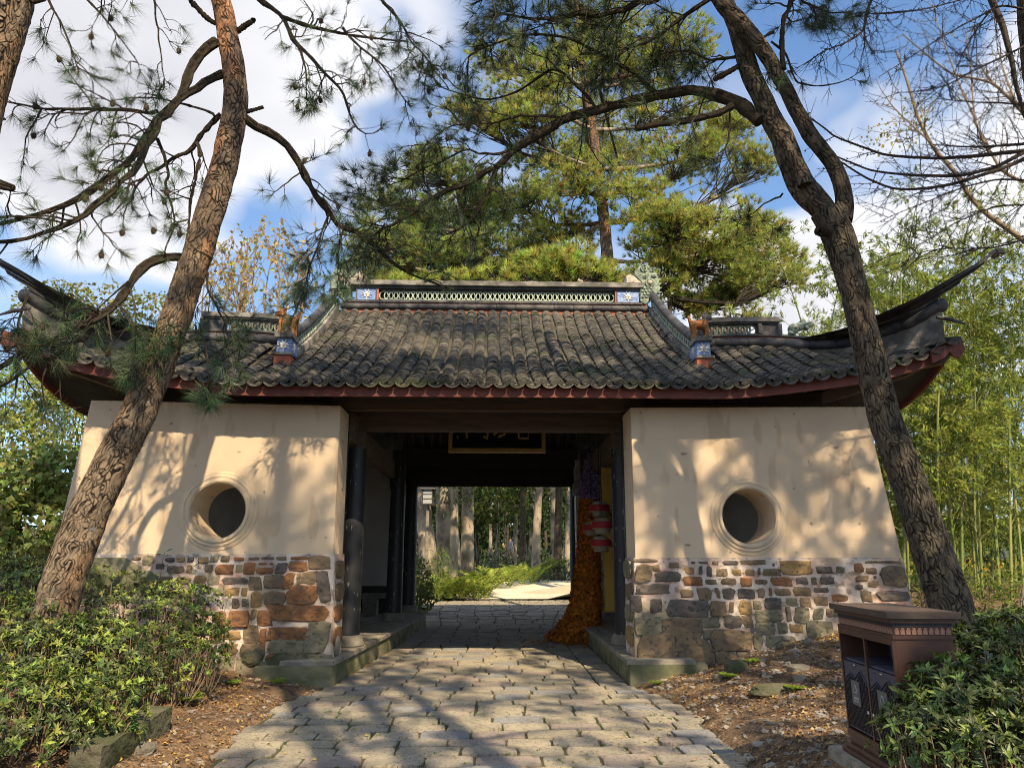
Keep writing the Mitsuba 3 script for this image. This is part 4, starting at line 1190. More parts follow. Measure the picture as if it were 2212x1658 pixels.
def shrub(key, blobs, rnd, n_per, leafL, leafW, col, newcol, new=0.25, per=8, mt='m_leaf_gloss', stems=True, open_=0.0, updir=0.55):
    """Leaf rosettes over the mounds (centre, radii) with stems reaching up to them."""
    pos, ax = [], []
    for c, r in blobs:
        n = int(n_per * (r[0] * r[2] + r[1] * r[2] + r[0] * r[1]))
        d = unit(rnd.normal(size=(n, 3))); d[:, 2] = np.where(d[:, 2] < -0.45, -d[:, 2], d[:, 2])
        dep = 1 - 0.38 * rnd.random(n) ** 1.8
        lump = 1 + 0.34 * (meshkit.fbm(d * 2.6 + np.asarray(c) * 3, 3, 6)[:, None] - 0.5) * 2
        pos.append(np.asarray(c) + d * np.asarray(r) * dep[:, None] * lump); ax.append(unit(d + [0, 0, updir] + rnd.normal(0, 0.25, (n, 3))))
    pos, ax = np.concatenate(pos), np.concatenate(ax)
    ok = pos[:, 2] > ground_z(pos[:, 0], pos[:, 1]) + 0.03
    pos, ax = pos[ok], ax[ok]
    M = len(pos)
    isnew = rnd.random(M) < new
    rc = np.where(isnew[:, None], tint(newcol, M, rnd, 0.08, 0.2), tint(col, M, rnd, 0.10, 0.28))
    p, a, cc = np.repeat(pos, per, 0), np.repeat(ax, per, 0), np.repeat(rc, per, 0)
    q = rnd.normal(size=(M * per, 3)); q = unit(q - a * (q * a).sum(1, keepdims=True))
    th = np.radians(np.where(np.repeat(isnew, per), rnd.uniform(32, 62, M * per), rnd.uniform(55, 88, M * per)))[:, None]
    d = a * np.cos(th) + q * np.sin(th)
    nrm = unit(a * np.sin(th) - q * np.cos(th) + rnd.normal(0, 0.12, (M * per, 3)))
    Ls = leafL * rnd.uniform(0.6, 1.15, M * per)
    b = p - a * (rnd.random((M * per, 1)) * leafL * 0.3)
    m, c = leaves(b, d, nrm, Ls, Ls * leafW / leafL, cc * (1 + rnd.normal(0, 0.12, (M * per, 1))), 0.18, 0.12)
    add(key + '__foliage', m, mt, color=c, kind='stuff')
    if stems:
        base = np.concatenate([np.asarray(c)[None] + (rnd.random((24, 3)) - 0.5) * np.asarray(r) * [0.8, 0.8, 0] for c, r in blobs])
        base[:, 2] = ground_z(base[:, 0], base[:, 1]) - 0.02
        pick = rnd.choice(M, min(M, 90), replace=False)
        near = base[np.argmin(((pos[pick][:, None, :2] - base[None, :, :2]) ** 2).sum(-1), 1)]
        t = np.linspace(0, 1, 6)[None, :, None]
        ctr = near * 0.5 + pos[pick] * 0.5 + rnd.normal(0, 0.05, near.shape)
        st = near[:, None] * (1 - t) ** 2 + 2 * ctr[:, None] * t * (1 - t) + pos[pick][:, None] * t ** 2
        add(key + '__stems', tubes(st, taper(st, np.full(len(st), 0.007), 0.4), 4), 'm_twig_pale', smooth=True, kind='stuff')
# ---------------------------------------------------------------- the two leaning pines before the gate
NEEDLE = (0.065, 0.105, 0.042)
r1 = np.random.default_rng(101)
LP = lab('leaning_pine', 'pine with red flaking upper trunk leaning right across the left wall', 'tree', 'pines leaning over the gate approach')
lt = [(60, 1470), (90, 1400), (112, 1335), (154, 1205), (193, 1105), (250, 985), (301, 886), (367, 720), (402, 620), (428, 545), (450, 470), (472, 400), (492, 320), (508, 233), (508, 180), (502, 133), (484, 33), (470, -60), (480, -170), (510, -300), (540, -430)]
lp = px(lt, 7.0, 7.0)
lp[0, 2] -= 0.3
lrad = np.array([0.205, 0.195, 0.185, 0.180, 0.176, 0.168, 0.158, 0.148, 0.145, 0.143, 0.136, 0.130, 0.124, 0.118, 0.108, 0.100, 0.085, 0.078, 0.066, 0.05, 0.03])
c_ = spline(lp, 200); k_ = 108
trunk(LP + '__trunk', lp[:10], lrad[:10], 'm_bark_grey', seed=3)
trunk(LP + '__upper_trunk', np.vstack([lp[9] * 0.93 + lp[8] * 0.07, lp[9:]]), np.r_[lrad[9] * 1.02, lrad[9:]], 'm_bark_red', seed=9)
flakes(LP + '__bark_scales', lp[5:17], lrad[5:17], 'm_bark_red', 800, r1, 0.030)
C1 = lambda *a: [(x * 0.3335, y * 0.3335) for x, y in a]
L5 = [(530, 257), (573, 277), (623, 317), (650, 360), (680, 420), (710, 460), (737, 490), (770, 500), (803, 527), (830, 553), (870, 580), (910, 600), (944, 616), (967, 623)]
mains = [
    (px(C1((1400, 270), (1300, 350), (1220, 480), (1170, 620), (1100, 700), (1010, 780), (940, 900), (850, 1030), (700, 1150), (500, 1290), (300, 1370), (-60, 1460)), 7.0, 6.3), 0.052, 0.018, 13, 0.75, 0.75),
    (px(C1((1440, 480), (1340, 520), (1230, 590), (1150, 670), (1060, 760), (1000, 870), (930, 1000), (830, 1140), (700, 1270), (550, 1370), (250, 1500), (-60, 1570)), 7.0, 6.0), 0.045, 0.018, 13, 0.75, 0.75),
    (px(C1((1020, 720), (850, 725), (600, 715), (300, 705), (150, 680), (-40, 650)), 6.8, 6.6), 0.022, 0.008, 12, 0.7, 0.65),
    (px(C1((1430, 740), (1320, 850), (1220, 950), (1080, 1080), (900, 1200), (850, 1290)), 7.0, 7.2), 0.030, 0.010, 8, 0.6, 0.7),
    (px(C1((1390, 755), (1250, 690), (1120, 660), (930, 630), (770, 645)), 6.95, 6.8), 0.014, 0.007, 2, 0.4, 0.3),
    (px(L5, 7.0, 8.6), 0.050, 0.012, 20, 0.62, 0.85),
    (px([(420, 562), (380, 556), (333, 563), (300, 586), (277, 620), (253, 653), (227, 676), (173, 706), (127, 730), (77, 753), (0, 793), (-40, 815)], 7.0, 6.2), 0.055, 0.022, 12, 0.75, 0.85),
    (px([(200, 712), (170, 740), (120, 775), (60, 800), (-20, 850)], 6.6, 6.1), 0.026, 0.010, 6, 0.6, 0.8),
    (px([(425, 310), (430, 350), (418, 400), (410, 440), (406, 500)], 7.0, 6.9), 0.022, 0.012, 3, 0.4, 0.5),
    (px([(340, 300), (355, 360), (368, 430), (370, 480), (355, 548)], 6.8, 6.8), 0.018, 0.006, 4, 0.4, 0.7),
    (px([(412, 0), (440, 25), (466, 50)], 6.9, 7.0), 0.03, 0.03, 0, 0, 0),
    (px([(508, 70), (528, 56), (545, 44)], 7.0, 7.0), 0.035, 0.028, 0, 0, 0),
    (px([(530, 240), (550, 236), (569, 231)], 7.0, 7.0), 0.022, 0.018, 0, 0, 0),
    # crown above and right of the trunk
    (px([(500, -60), (560, 0), (610, 37), (634, 87), (667, 120), (700, 157), (740, 200), (765, 270), (790, 290), (826, 275)], 7.2, 7.6), 0.036, 0.006, 12, 0.6, 0.7),
    (px([(610, 37), (667, 57), (737, 73), (800, 82), (880, 90)], 7.3, 7.8), 0.024, 0.008, 10, 0.6, 0.8),
    (px([(760, -60), (830, 0), (870, 57), (897, 97), (940, 147), (945, 150)], 7.4, 7.8), 0.022, 0.006, 10, 0.55, 0.85),
    (px([(640, 95), (655, 130), (662, 160), (665, 215)], 7.3, 7.4), 0.014, 0.006, 5, 0.4, 0.9),
    (px([(740, 60), (775, 100), (830, 145), (855, 190), (887, 230)], 7.5, 7.7), 0.016, 0.006, 7, 0.45, 0.95),
    (px([(300, -60), (330, 0), (350, 130), (355, 190)], 6.7, 6.6), 0.014, 0.005, 6, 0.5, 0.6),
    (px([(150, -40), (190, 0), (250, 70), (300, 140)], 6.4, 6.5), 0.014, 0.005, 7, 0.5, 0.6),
    (px([(90, -30), (110, 10), (150, 90), (170, 160)], 6.3, 6.4), 0.014, 0.005, 6, 0.5, 0.7),
    (px([(550, -430), (350, -380), (120, -330)], 7.0, 6.4), 0.04, 0.012, 16, 0.9, 0.9),
    (px([(530, -350), (700, -300), (900, -260)], 7.0, 7.4), 0.04, 0.012, 16, 0.9, 0.9),
    (px([(500, -230), (380, -200), (200, -170)], 7.0, 5.6), 0.035, 0.010, 14, 0.8, 0.9),
]
tc = pine(LP, mains, dict(n2=3, nn=38, L=0.205, w=0.0042, sag=0.09, spread=(8, 70), bark='m_bark_dark', twig='m_twig'), r1, NEEDLE)
# dense drooping sprays that hang before the left eave
ex = [(px([(737, 490), (735, 540), (728, 610), (720, 640)], 7.7, 7.8), 0.014, 0.006, 9, 0.42, 1.0), (px([(710, 460), (690, 520), (665, 580), (650, 640), (630, 690)], 7.6, 7.8), 0.014, 0.006, 12, 0.42, 1.0),
      (px([(300, 590), (240, 640), (190, 690), (160, 730)], 6.9, 6.8), 0.012, 0.005, 8, 0.35, 1.0), (px([(450, 590), (480, 690), (500, 740), (520, 800)], 7.1, 7.4), 0.012, 0.005, 9, 0.38, 1.0),
      (px([(400, 640), (330, 740), (280, 800)], 6.9, 6.8), 0.012, 0.005, 9, 0.38, 1.0), (px([(420, 700), (440, 790), (450, 850)], 7.0, 7.2), 0.012, 0.005, 7, 0.33, 1.0),
      (px([(60, 640), (40, 690), (60, 760)], 6.3, 6.2), 0.012, 0.005, 7, 0.33, 1.0)]
pine('leaning_pine', ex, dict(n2=4, nn=34, L=0.20, w=0.0042, sag=0.16, spread=(8, 65), bark='m_bark_dark', twig='m_twig', lo=0.05), r1, (0.060, 0.105, 0.052))
for j in r1.choice(len(tc), 60, replace=False):
    u_ = tc[j] - CAM
    if tc[j][2] < 7.6:
        kk = N(LP + '__pine_cone'); scene[kk] = {**CONE, 'to_world': T().translate((tc[j] - [0, 0, 0.03]).tolist()).scale(1.2)}
# a tag wired to the lower trunk
a_ = P(201, 1142, 6.80)
add('tree_tag', bx(a_, (0.055, 0.006, 0.028), 0.002), 'm_sign_grey', label='small grey metal tag fixed to the left leaning pine trunk', cat='tag')

RP = lab('leaning_pine_001', 'dark barked pine with forked trunk leaning left in front of the right wall', 'tree', 'pines leaning over the gate approach')
r2 = np.random.default_rng(202)
YRP = 6.6
rt_ = [(2082, 1470), (2075, 1400), (2056, 1318), (2020, 1210), (1984, 1105), (1944, 995), (1906, 886), (1885, 800), (1866, 720), (1846, 635), (1823, 553), (1806, 500), (1785, 455)]
rp_ = px(rt_, YRP)
rr_ = np.array([0.235, 0.205, 0.178, 0.170, 0.160, 0.150, 0.145, 0.140, 0.136, 0.132, 0.132, 0.152, 0.16])
trunk(RP + '__trunk', rp_, rr_, 'm_bark_dark', seed=31)
fa = px([(1806, 485), (1770, 445), (1735, 405), (1707, 350), (1690, 300), (1668, 262), (1645, 210), (1624, 167), (1605, 110), (1591, 67), (1567, 0), (1550, -70), (1540, -170), (1555, -300), (1590, -430)], YRP)
trunk(RP + '__fork', fa, [0.10, 0.135, 0.125, 0.110, 0.100, 0.098, 0.084, 0.080, 0.076, 0.074, 0.070, 0.066, 0.06, 0.045, 0.03], 'm_bark_dark', seed=37)
fb = px([(1818, 475), (1823, 435), (1817, 400), (1802, 362), (1775, 325), (1751, 295), (1732, 260), (1716, 232), (1700, 198), (1681, 165), (1662, 130), (1637, 95), (1605, 55), (1560, 10), (1520, -60), (1500, -170)], YRP, YRP - 0.25)
trunk(RP + '__fork', fb, [0.10, 0.082, 0.078, 0.074, 0.078, 0.074, 0.072, 0.070, 0.078, 0.08, 0.085, 0.07, 0.06, 0.055, 0.05, 0.03], 'm_bark_dark', seed=43)
fc = px([(1738, 400), (1728, 372), (1710, 335), (1690, 300)], YRP - 0.16)
trunk(RP + '__fork', fc, [0.07, 0.05, 0.05, 0.06], 'm_bark_dark', seed=47)
C_ = [(1640, 262), (1612, 238), (1584, 220), (1524, 200), (1474, 195), (1420, 205), (1370, 220), (1287, 237), (1220, 260), (1170, 290), (1120, 320), (1070, 363)]
mains = [
    (px(C_, 6.6, 7.6), 0.070, 0.040, 15, 0.8, 0.75),
    (px([(1070, 363), (1027, 383), (970, 413), (887, 457), (830, 493), (780, 520)], 7.6, 8.1), 0.038, 0.012, 14, 0.75, 0.85),
    (px([(1072, 362), (1057, 400), (1030, 457), (997, 490), (950, 503)], 7.6, 7.8), 0.030, 0.008, 8, 0.6, 0.85),
    (px([(1584, 227), (1540, 250), (1474, 263), (1420, 268), (1374, 277)], 6.6, 6.9), 0.040, 0.028, 2, 0.5, 0.8),
    (px([(1420, 205), (1404, 193), (1354, 150), (1284, 113), (1237, 88), (1150, 77), (1090, 87), (1037, 107), (1010, 133), (1009, 167)], 7.0, 7.6), 0.026, 0.006, 14, 0.6, 0.9),
    (px([(1287, 237), (1240, 180), (1190, 150), (1130, 190), (1060, 215), (985, 200), (945, 185)], 7.2, 7.7), 0.020, 0.006, 12, 0.6, 0.9),
    (px([(1220, 260), (1120, 255), (1050, 262), (980, 275), (925, 312), (900, 340)], 7.3, 7.8), 0.018, 0.006, 12, 0.6, 0.85),
    (px([(1120, 320), (1030, 330), (960, 345), (900, 372), (840, 400)], 7.5, 8.0), 0.016, 0.006, 10, 0.55, 0.9),
    (px([(970, 413), (900, 390), (850, 385), (805, 370)], 7.8, 8.1), 0.014, 0.006, 8, 0.5, 0.9),
    (px([(887, 457), (830, 440), (780, 418), (750, 415)], 8.0, 8.2), 0.012, 0.006, 7, 0.45, 1.0),
    (px([(1550, -60), (1440, -20), (1330, 20), (1200, 40), (1080, 30)], 6.6, 7.0), 0.045, 0.012, 24, 0.8, 1.0),
    (px([(1560, -20), (1470, 40), (1400, 90), (1330, 110)], 6.6, 6.9), 0.030, 0.010, 14, 0.7, 1.0),
    (px([(1540, -150), (1400, -120), (1230, -60), (1090, -20), (1020, 10)], 6.5, 6.8), 0.040, 0.010, 22, 0.8, 1.0),
    (px([(1610, 120), (1540, 130), (1480, 110), (1420, 120)], 6.6, 6.8), 0.018, 0.006, 10, 0.5, 1.0),
    (px([(1690, 150), (1690, 80), (1700, 20), (1720, -60)], 6.4, 6.2), 0.03, 0.02, 6, 0.6, 0.8),
    (px([(1670, 70), (1640, 100), (1655, 130), (1660, 170)], 6.4, 6.4), 0.018, 0.010, 2, 0.5, 0.6),
    (px([(1665, 90), (1695, 115), (1725, 180), (1760, 186), (1800, 182), (1862, 152)], 6.4, 6.5), 0.012, 0.004, 3, 0.3, 0.2),
    (px([(1545, 170), (1565, 160), (1592, 145)], 6.6, 6.6), 0.03, 0.03, 0, 0, 0),
    (px([(1580, 232), (1570, 300), (1555, 360), (1548, 415)], 6.7, 6.8), 0.012, 0.004, 3, 0.4, 0.9),
    (px([(1690, 418), (1650, 435), (1620, 465), (1590, 488)], 6.7, 6.8), 0.010, 0.004, 3, 0.3, 0.7),
    (px([(1768, 500), (1778, 502), (1800, 508)], 6.5, 6.55), 0.045, 0.05, 0, 0, 0),
    (px([(1700, -20), (1780, 20), (1830, 30)], 6.2, 6.4), 0.014, 0.005, 6, 0.4, 1.0),
    (px([(1600, -430), (1400, -330), (1150, -260)], 6.6, 7.6), 0.05, 0.012, 30, 1.0, 1.0),
    (px([(1600, -430), (1450, -480), (1250, -480), (1100, -440)], 6.6, 7.4), 0.05, 0.012, 30, 1.0, 1.0),
    (px([(1560, -300), (1700, -420), (1850, -480)], 6.6, 5.8), 0.05, 0.012, 26, 1.0, 1.0),
    (px([(1560, -260), (1500, -380), (1400, -560), (1350, -700)], 6.6, 6.2), 0.05, 0.012, 30, 1.0, 1.0),
    (px([(1580, -350), (1750, -300), (1950, -280)], 6.6, 6.0), 0.05, 0.012, 20, 1.0, 1.0),
    (px([(1530, -230), (1420, -230), (1280, -180)], 6.6, 5.2), 0.04, 0.012, 18, 0.9, 1.0),
]
tc = pine(RP, mains, dict(n2=4, nn=44, L=0.21, w=0.0044, sag=0.06, spread=(8, 72), bark='m_bark_dark', twig='m_twig'), r2, (0.055, 0.090, 0.038))
for j in r2.choice(len(tc), 40, replace=False):
    if tc[j][2] < 7.4:
        kk = N(RP + '__pine_cone'); scene[kk] = {**CONE, 'to_world': T().translate((tc[j] - [0, 0, 0.03]).tolist()).scale(1.2)}

# the ivied trunk cut by the left edge of the picture
ET = lab('ivied_tree', 'thick trunk with yellowish ivied bark at the top left corner', 'tree')
ep = px([(-150, 640), (-105, 420), (-62, 260), (-30, 150), (6, 40), (24, -40), (40, -140), (60, -300)], 5.2)
trunk(ET + '__trunk', ep, [0.20, 0.20, 0.195, 0.19, 0.185, 0.18, 0.17, 0.15], 'm_bark_grey', seed=53)
add(ET + '__branch', tube(px([(-60, 390), (-10, 396), (28, 407)], 5.2), [0.05, 0.045, 0.03], 8), 'm_bark_dark', smooth=True)
add(ET + '__branch', tube(px([(50, -20), (75, 5), (95, 0), (120, -30)], 5.2), [0.03, 0.02, 0.015, 0.012], 8), 'm_bark_dark', smooth=True)
r3 = np.random.default_rng(303)
ii = r3.uniform(0, 1, 130)
cc_ = spline(ep, 100)[(ii * 99).astype(int)] + unit(r3.normal(size=(130, 3)) + [0.5, -1.2, 0]) * 0.185
m, c = leaves(cc_, r3.normal(size=(130, 3)) + [0.2, 0, -0.4], r3.normal(size=(130, 3)) + [0, -1.5, 0.3], 0.05, 0.04, tint((0.10, 0.13, 0.035), 130, r3))
add(ET + '__ivy_leaves', m, 'm_leaf_gloss', color=c, kind='stuff')

# ---------------------------------------------------------------- bare ginkgo reaching in from the right
r4 = np.random.default_rng(404)
GK = lab('ginkgo_tree', 'bare ginkgo with knobbly spurred twigs reaching in from the right edge', 'tree')
C3 = lambda *a: [(1474 + x * 0.3335, y * 0.3335) for x, y in a]
gx = [(C3((2330, 900), (2212, 930), (1900, 950), (1620, 940)), 0.020, 7.2, 7.0), (C3((2330, 960), (2212, 975), (1900, 1010), (1600, 1025), (1330, 1005), (1180, 960), (1000, 890), (880, 800), (770, 740)), 0.026, 7.2, 6.9),
      (C3((2330, 930), (2212, 985), (2000, 1090), (1750, 1140), (1500, 1135), (1250, 1110), (1080, 1050), (900, 970)), 0.026, 7.2, 7.0), (C3((2330, 960), (2212, 1030), (1950, 1130), (1650, 1210), (1380, 1225), (1230, 1170), (1000, 1040), (880, 970)), 0.026, 7.2, 6.8),
      (C3((1960, -120), (2000, 0), (2080, 200), (2130, 400), (2160, 560), (2212, 750), (2330, 930)), 0.045, 7.4, 7.2), (C3((1230, -100), (1220, 0), (1180, 120), (1180, 230), (1240, 350)), 0.020, 7.0, 6.9),
      (C3((1175, 150), (1170, 190), (1050, 280), (920, 330), (830, 390)), 0.014, 7.0, 6.9), (C3((1230, 90), (1500, 70), (1800, 0), (1960, -60)), 0.012, 7.0, 7.3), (C3((2330, 230), (2212, 300), (1900, 450), (1650, 570), (1350, 600)), 0.014, 7.2, 7.0),
      (C3((2010, 50), (1850, 280), (1750, 500)), 0.012, 7.3, 7.2), (C3((2330, 1180), (2100, 1160), (1900, 1190), (1600, 1300), (1280, 1430)), 0.012, 7.1, 7.0), (C3((2330, 700), (2100, 670), (1850, 660), (1640, 640)), 0.014, 7.2, 7.0),
      (C3((2330, 120), (2100, 40), (1900, 120), (1650, 260), (1460, 380), (1270, 500)), 0.014, 7.3, 7.0), (C3((2330, 1330), (2100, 1330), (1820, 1420), (1500, 1600), (1350, 1650)), 0.011, 7.0, 6.9), (C3((2330, 1500), (2000, 1600), (1700, 1610), (1450, 1660)), 0.011, 7.0, 6.9)]
tw = []
for pts, r, ya, yb in gx:
    c = spline(px(pts, ya, yb), 30); c += (meshkit.fbm(c * 4, 3, 7)[:, None] - 0.5) * 0.05
    add(GK + '__branch', tube(c, np.linspace(r, r * 0.28, 30), 7), 'm_twig', smooth=True)
    s1 = sprout(c[None], 19, 0.62, r4, 0.1, 0.98, (35, 70), 8, 0.10, -0.02, 0.02)
    tw.append((s1, taper(s1, np.full(len(s1), 0.0052), 0.4)))
    s2 = sprout(s1, 3, 0.28, r4, 0.2, 0.95, (30, 60), 5, 0.10)
    tw.append((s2, taper(s2, np.full(len(s2), 0.0034), 0.5)))
    for base_, n in ((c[None], 34), (s1, 6)):
        sp = sprout(base_, n, 0.028, r4, 0.1, 1.0, (60, 90), 2, 0)
        tw.append((sp, np.full((len(sp), 2), 0.0042)))
add(GK + '__twigs', J([tubes(p, r, 4) for p, r in tw]), 'm_twig', smooth=True, kind='stuff')
tk = px([(2260, -200), (2225, 0), (2235, 120), (2270, 400), (2330, 900), (2400, 1300)], 7.3)
trunk(GK + '__trunk', tk, [0.12, 0.14, 0.15, 0.16, 0.18, 0.20], 'm_bark_dark', seed=61)
GP = lab('ginkgo_tree_001', 'sunlit pale branched ginkgo with the last yellow leaves behind the bare one', 'tree')
gy = [(C3((1420, 220), (1550, 330), (1750, 480), (2000, 540), (2212, 740), (2400, 900)), 0.03), (C3((1380, 330), (1450, 520), (1520, 750), (1600, 920), (1750, 1100), (1900, 1320), (2212, 1560), (2400, 1700)), 0.05), (C3((1250, 510), (1330, 650), (1450, 780), (1600, 920)), 0.016),
      (C3((1900, 360), (1960, 480), (2080, 600), (2212, 700)), 0.03), (C3((1880, 780), (1960, 920), (2050, 1080), (2212, 1180)), 0.03), (C3((1830, 200), (1860, 420), (1880, 640), (1900, 800), (1990, 1000)), 0.02), (C3((2050, 350), (2100, 520), (2150, 640)), 0.02), (C3((1620, 30), (1680, 250), (1760, 470), (1900, 780)), 0.018)]
tw, lf = [], []
for pts, r in gy:
    c = spline(px(pts, 11.5, 11.0), 30); c += (meshkit.fbm(c * 3, 3, 7)[:, None] - 0.5) * 0.08
    add(GP + '__branch', tube(c, np.linspace(r * 0.35, r, 30), 7), 'm_twig_pale', smooth=True)
    s1 = sprout(c[None, ::-1], 14, 0.8, r4, 0.1, 1.0, (30, 60), 8, 0.10, -0.03, 0.1)
    tw.append((s1, taper(s1, np.full(len(s1), 0.007), 0.4)))
    sp = sprout(s1, 5, 0.04, r4, 0.1, 1.0, (60, 90), 2, 0)
    tw.append((sp, np.full((len(sp), 2), 0.005)))
    lf.append(s1[:, 3:].reshape(-1, 3))
add(GP + '__twigs', J([tubes(p, r, 4) for p, r in tw]), 'm_twig_pale', smooth=True, kind='stuff')
lf = np.concatenate(lf)
foc = np.array([P(1985, 265, 11.2), P(1930, 300, 11.2), P(1990, 235, 11.2), P(1900, 300, 11.2)])
dd = np.min(np.linalg.norm(lf[:, None] - foc[None], axis=2), 1)
lf = np.concatenate([lf[dd < 0.35], (foc[r4.integers(4, size=190)] + r4.normal(0, 0.17, (190, 3))), lf[r4.random(len(lf)) < 0.03]])
m, c = leaves(lf, r4.normal(size=lf.shape) + [0, 0, -0.8], r4.normal(size=lf.shape) + [0, -1, 0.4], 0.055, 0.05, tint((0.36, 0.30, 0.06), len(lf), r4))
add(GP + '__last_leaves', m, 'm_leaf', color=c, kind='stuff')
# ---------------------------------------------------------------- sunlit pines behind the gate: trunk, limbs to each leafy pad, tufts
r5 = np.random.default_rng(505)


def pad_pine(label, group, tr, tr_r, pads, Y, dens, col, bark='m_bark_red', tuft=0.25, nn=26, w=0.019):
    K = lab(N('pine_tree'), label, 'tree', group)
    tp = px(tr, Y)
    tp = np.vstack([[tp[0][0] + 0.1, Y, float(ground_z(tp[0][0], Y)) - 0.1], tp])
    trunk(K + '__trunk', tp, np.r_[tr_r[0] * 1.15, tr_r], bark, k=20, step=0.10, seed=Y)
    tips, axs, lims, tws = [], [], [], []
    for (u, v, ru, rv, *dy) in pads:
        y = Y + (dy[0] if dy else r5.uniform(-1.5, 1.5))
        c = P(u, v, y); rad = np.array([ru * y / FPX, 0.8 * (ru + rv) / 2 * y / FPX, rv * y / FPX])
        h = tp[np.argmin(np.abs(tp[:, 2] - (c[2] - 0.3 * np.linalg.norm(c[:2] - tp[len(tp) // 2][:2]))))]
        lim = spline([h, h * 0.45 + c * 0.55 + [0, 0, -0.15 * np.linalg.norm(c - h)], c + [0, 0, -0.2 * rad[2]]], 12)
        lims.append(lim)
        n = int(dens * 6.5 * (rad[0] * rad[2] + rad[1] * rad[2] + rad[0] * rad[1]))
        d = unit(r5.normal(size=(n, 3))); rr = r5.random(n) ** 0.45
        lump = 0.75 + 0.75 * meshkit.fbm(d * 2.2 + c, 3, 9)
        t = c + d * rad * (rr * lump)[:, None]
        t = t[meshkit.fbm(t * 1.3 + 3, 3, 12) > 0.46]
        tips.append(t); axs.append(unit((t - c) / rad * 0.6 + r5.normal(0, 0.25, t.shape) + [0, -0.15, 0.75]))
        m = min(len(t), 60)
        pk = t[r5.choice(len(t), m, replace=False)]
        st = lim[r5.integers(6, 12, m)]
        q = np.linspace(0, 1, 6)[None, :, None]
        tws.append(st[:, None] * (1 - q) + pk[:, None] * q + 0.10 * np.sin(q * np.pi) * r5.normal(size=(m, 1, 3)))
    for l, (u, v, ru, *_) in zip(lims, pads):
        add(K + '__limb', tube(l, np.linspace(0.085, 0.03, 12), 7), bark if r5.random() < 0.5 else 'm_bark_pale', smooth=True)
    tws = np.concatenate(tws)
    add(K + '__twigs', tubes(tws, taper(tws, np.full(len(tws), 0.024), 0.35), 4), 'm_twig', smooth=True, kind='stuff')
    tips, axs = np.concatenate(tips), np.concatenate(axs)
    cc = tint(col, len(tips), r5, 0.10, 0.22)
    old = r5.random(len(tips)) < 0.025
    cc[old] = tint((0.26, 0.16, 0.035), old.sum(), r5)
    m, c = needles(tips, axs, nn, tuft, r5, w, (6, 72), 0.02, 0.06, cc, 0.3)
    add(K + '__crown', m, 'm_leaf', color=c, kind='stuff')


GB = 'sunlit pines behind the gatehouse'
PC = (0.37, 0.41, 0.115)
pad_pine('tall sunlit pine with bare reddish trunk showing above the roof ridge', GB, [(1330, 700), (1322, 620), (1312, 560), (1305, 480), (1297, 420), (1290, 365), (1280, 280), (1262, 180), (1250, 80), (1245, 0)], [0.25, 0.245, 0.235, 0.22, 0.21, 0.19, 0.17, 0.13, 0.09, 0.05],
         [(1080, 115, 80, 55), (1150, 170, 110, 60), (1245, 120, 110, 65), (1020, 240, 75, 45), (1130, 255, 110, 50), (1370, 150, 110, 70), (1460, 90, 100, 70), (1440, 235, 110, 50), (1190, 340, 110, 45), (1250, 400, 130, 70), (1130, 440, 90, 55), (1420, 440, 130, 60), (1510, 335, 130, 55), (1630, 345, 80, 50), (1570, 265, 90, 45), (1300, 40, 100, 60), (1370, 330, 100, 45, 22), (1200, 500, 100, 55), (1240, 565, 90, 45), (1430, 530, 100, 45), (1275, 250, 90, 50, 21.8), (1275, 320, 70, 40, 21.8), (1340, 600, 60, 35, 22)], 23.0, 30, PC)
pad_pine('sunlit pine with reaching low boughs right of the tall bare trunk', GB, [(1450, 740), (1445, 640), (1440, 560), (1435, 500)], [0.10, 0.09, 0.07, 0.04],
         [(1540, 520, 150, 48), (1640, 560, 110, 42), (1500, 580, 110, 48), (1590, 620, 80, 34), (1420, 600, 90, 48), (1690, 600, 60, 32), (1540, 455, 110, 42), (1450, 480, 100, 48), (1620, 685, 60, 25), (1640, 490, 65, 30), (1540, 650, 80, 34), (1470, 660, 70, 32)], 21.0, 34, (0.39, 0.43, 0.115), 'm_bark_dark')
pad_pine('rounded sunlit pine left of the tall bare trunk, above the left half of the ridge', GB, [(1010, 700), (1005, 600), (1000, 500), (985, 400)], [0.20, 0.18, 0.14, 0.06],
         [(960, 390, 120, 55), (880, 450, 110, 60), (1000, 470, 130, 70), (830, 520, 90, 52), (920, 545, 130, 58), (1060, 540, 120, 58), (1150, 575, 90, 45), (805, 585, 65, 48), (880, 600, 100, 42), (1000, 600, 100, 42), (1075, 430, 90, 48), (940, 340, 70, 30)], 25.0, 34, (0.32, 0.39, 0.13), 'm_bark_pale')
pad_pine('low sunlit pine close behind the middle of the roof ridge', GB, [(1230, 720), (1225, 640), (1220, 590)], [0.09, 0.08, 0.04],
         [(1120, 590, 90, 32), (1210, 575, 80, 40), (1280, 600, 65, 34), (1050, 605, 70, 26), (1170, 555, 60, 30), (940, 610, 90, 22), (840, 610, 60, 22)], 18.0, 44, (0.40, 0.46, 0.11), 'm_bark_pale')

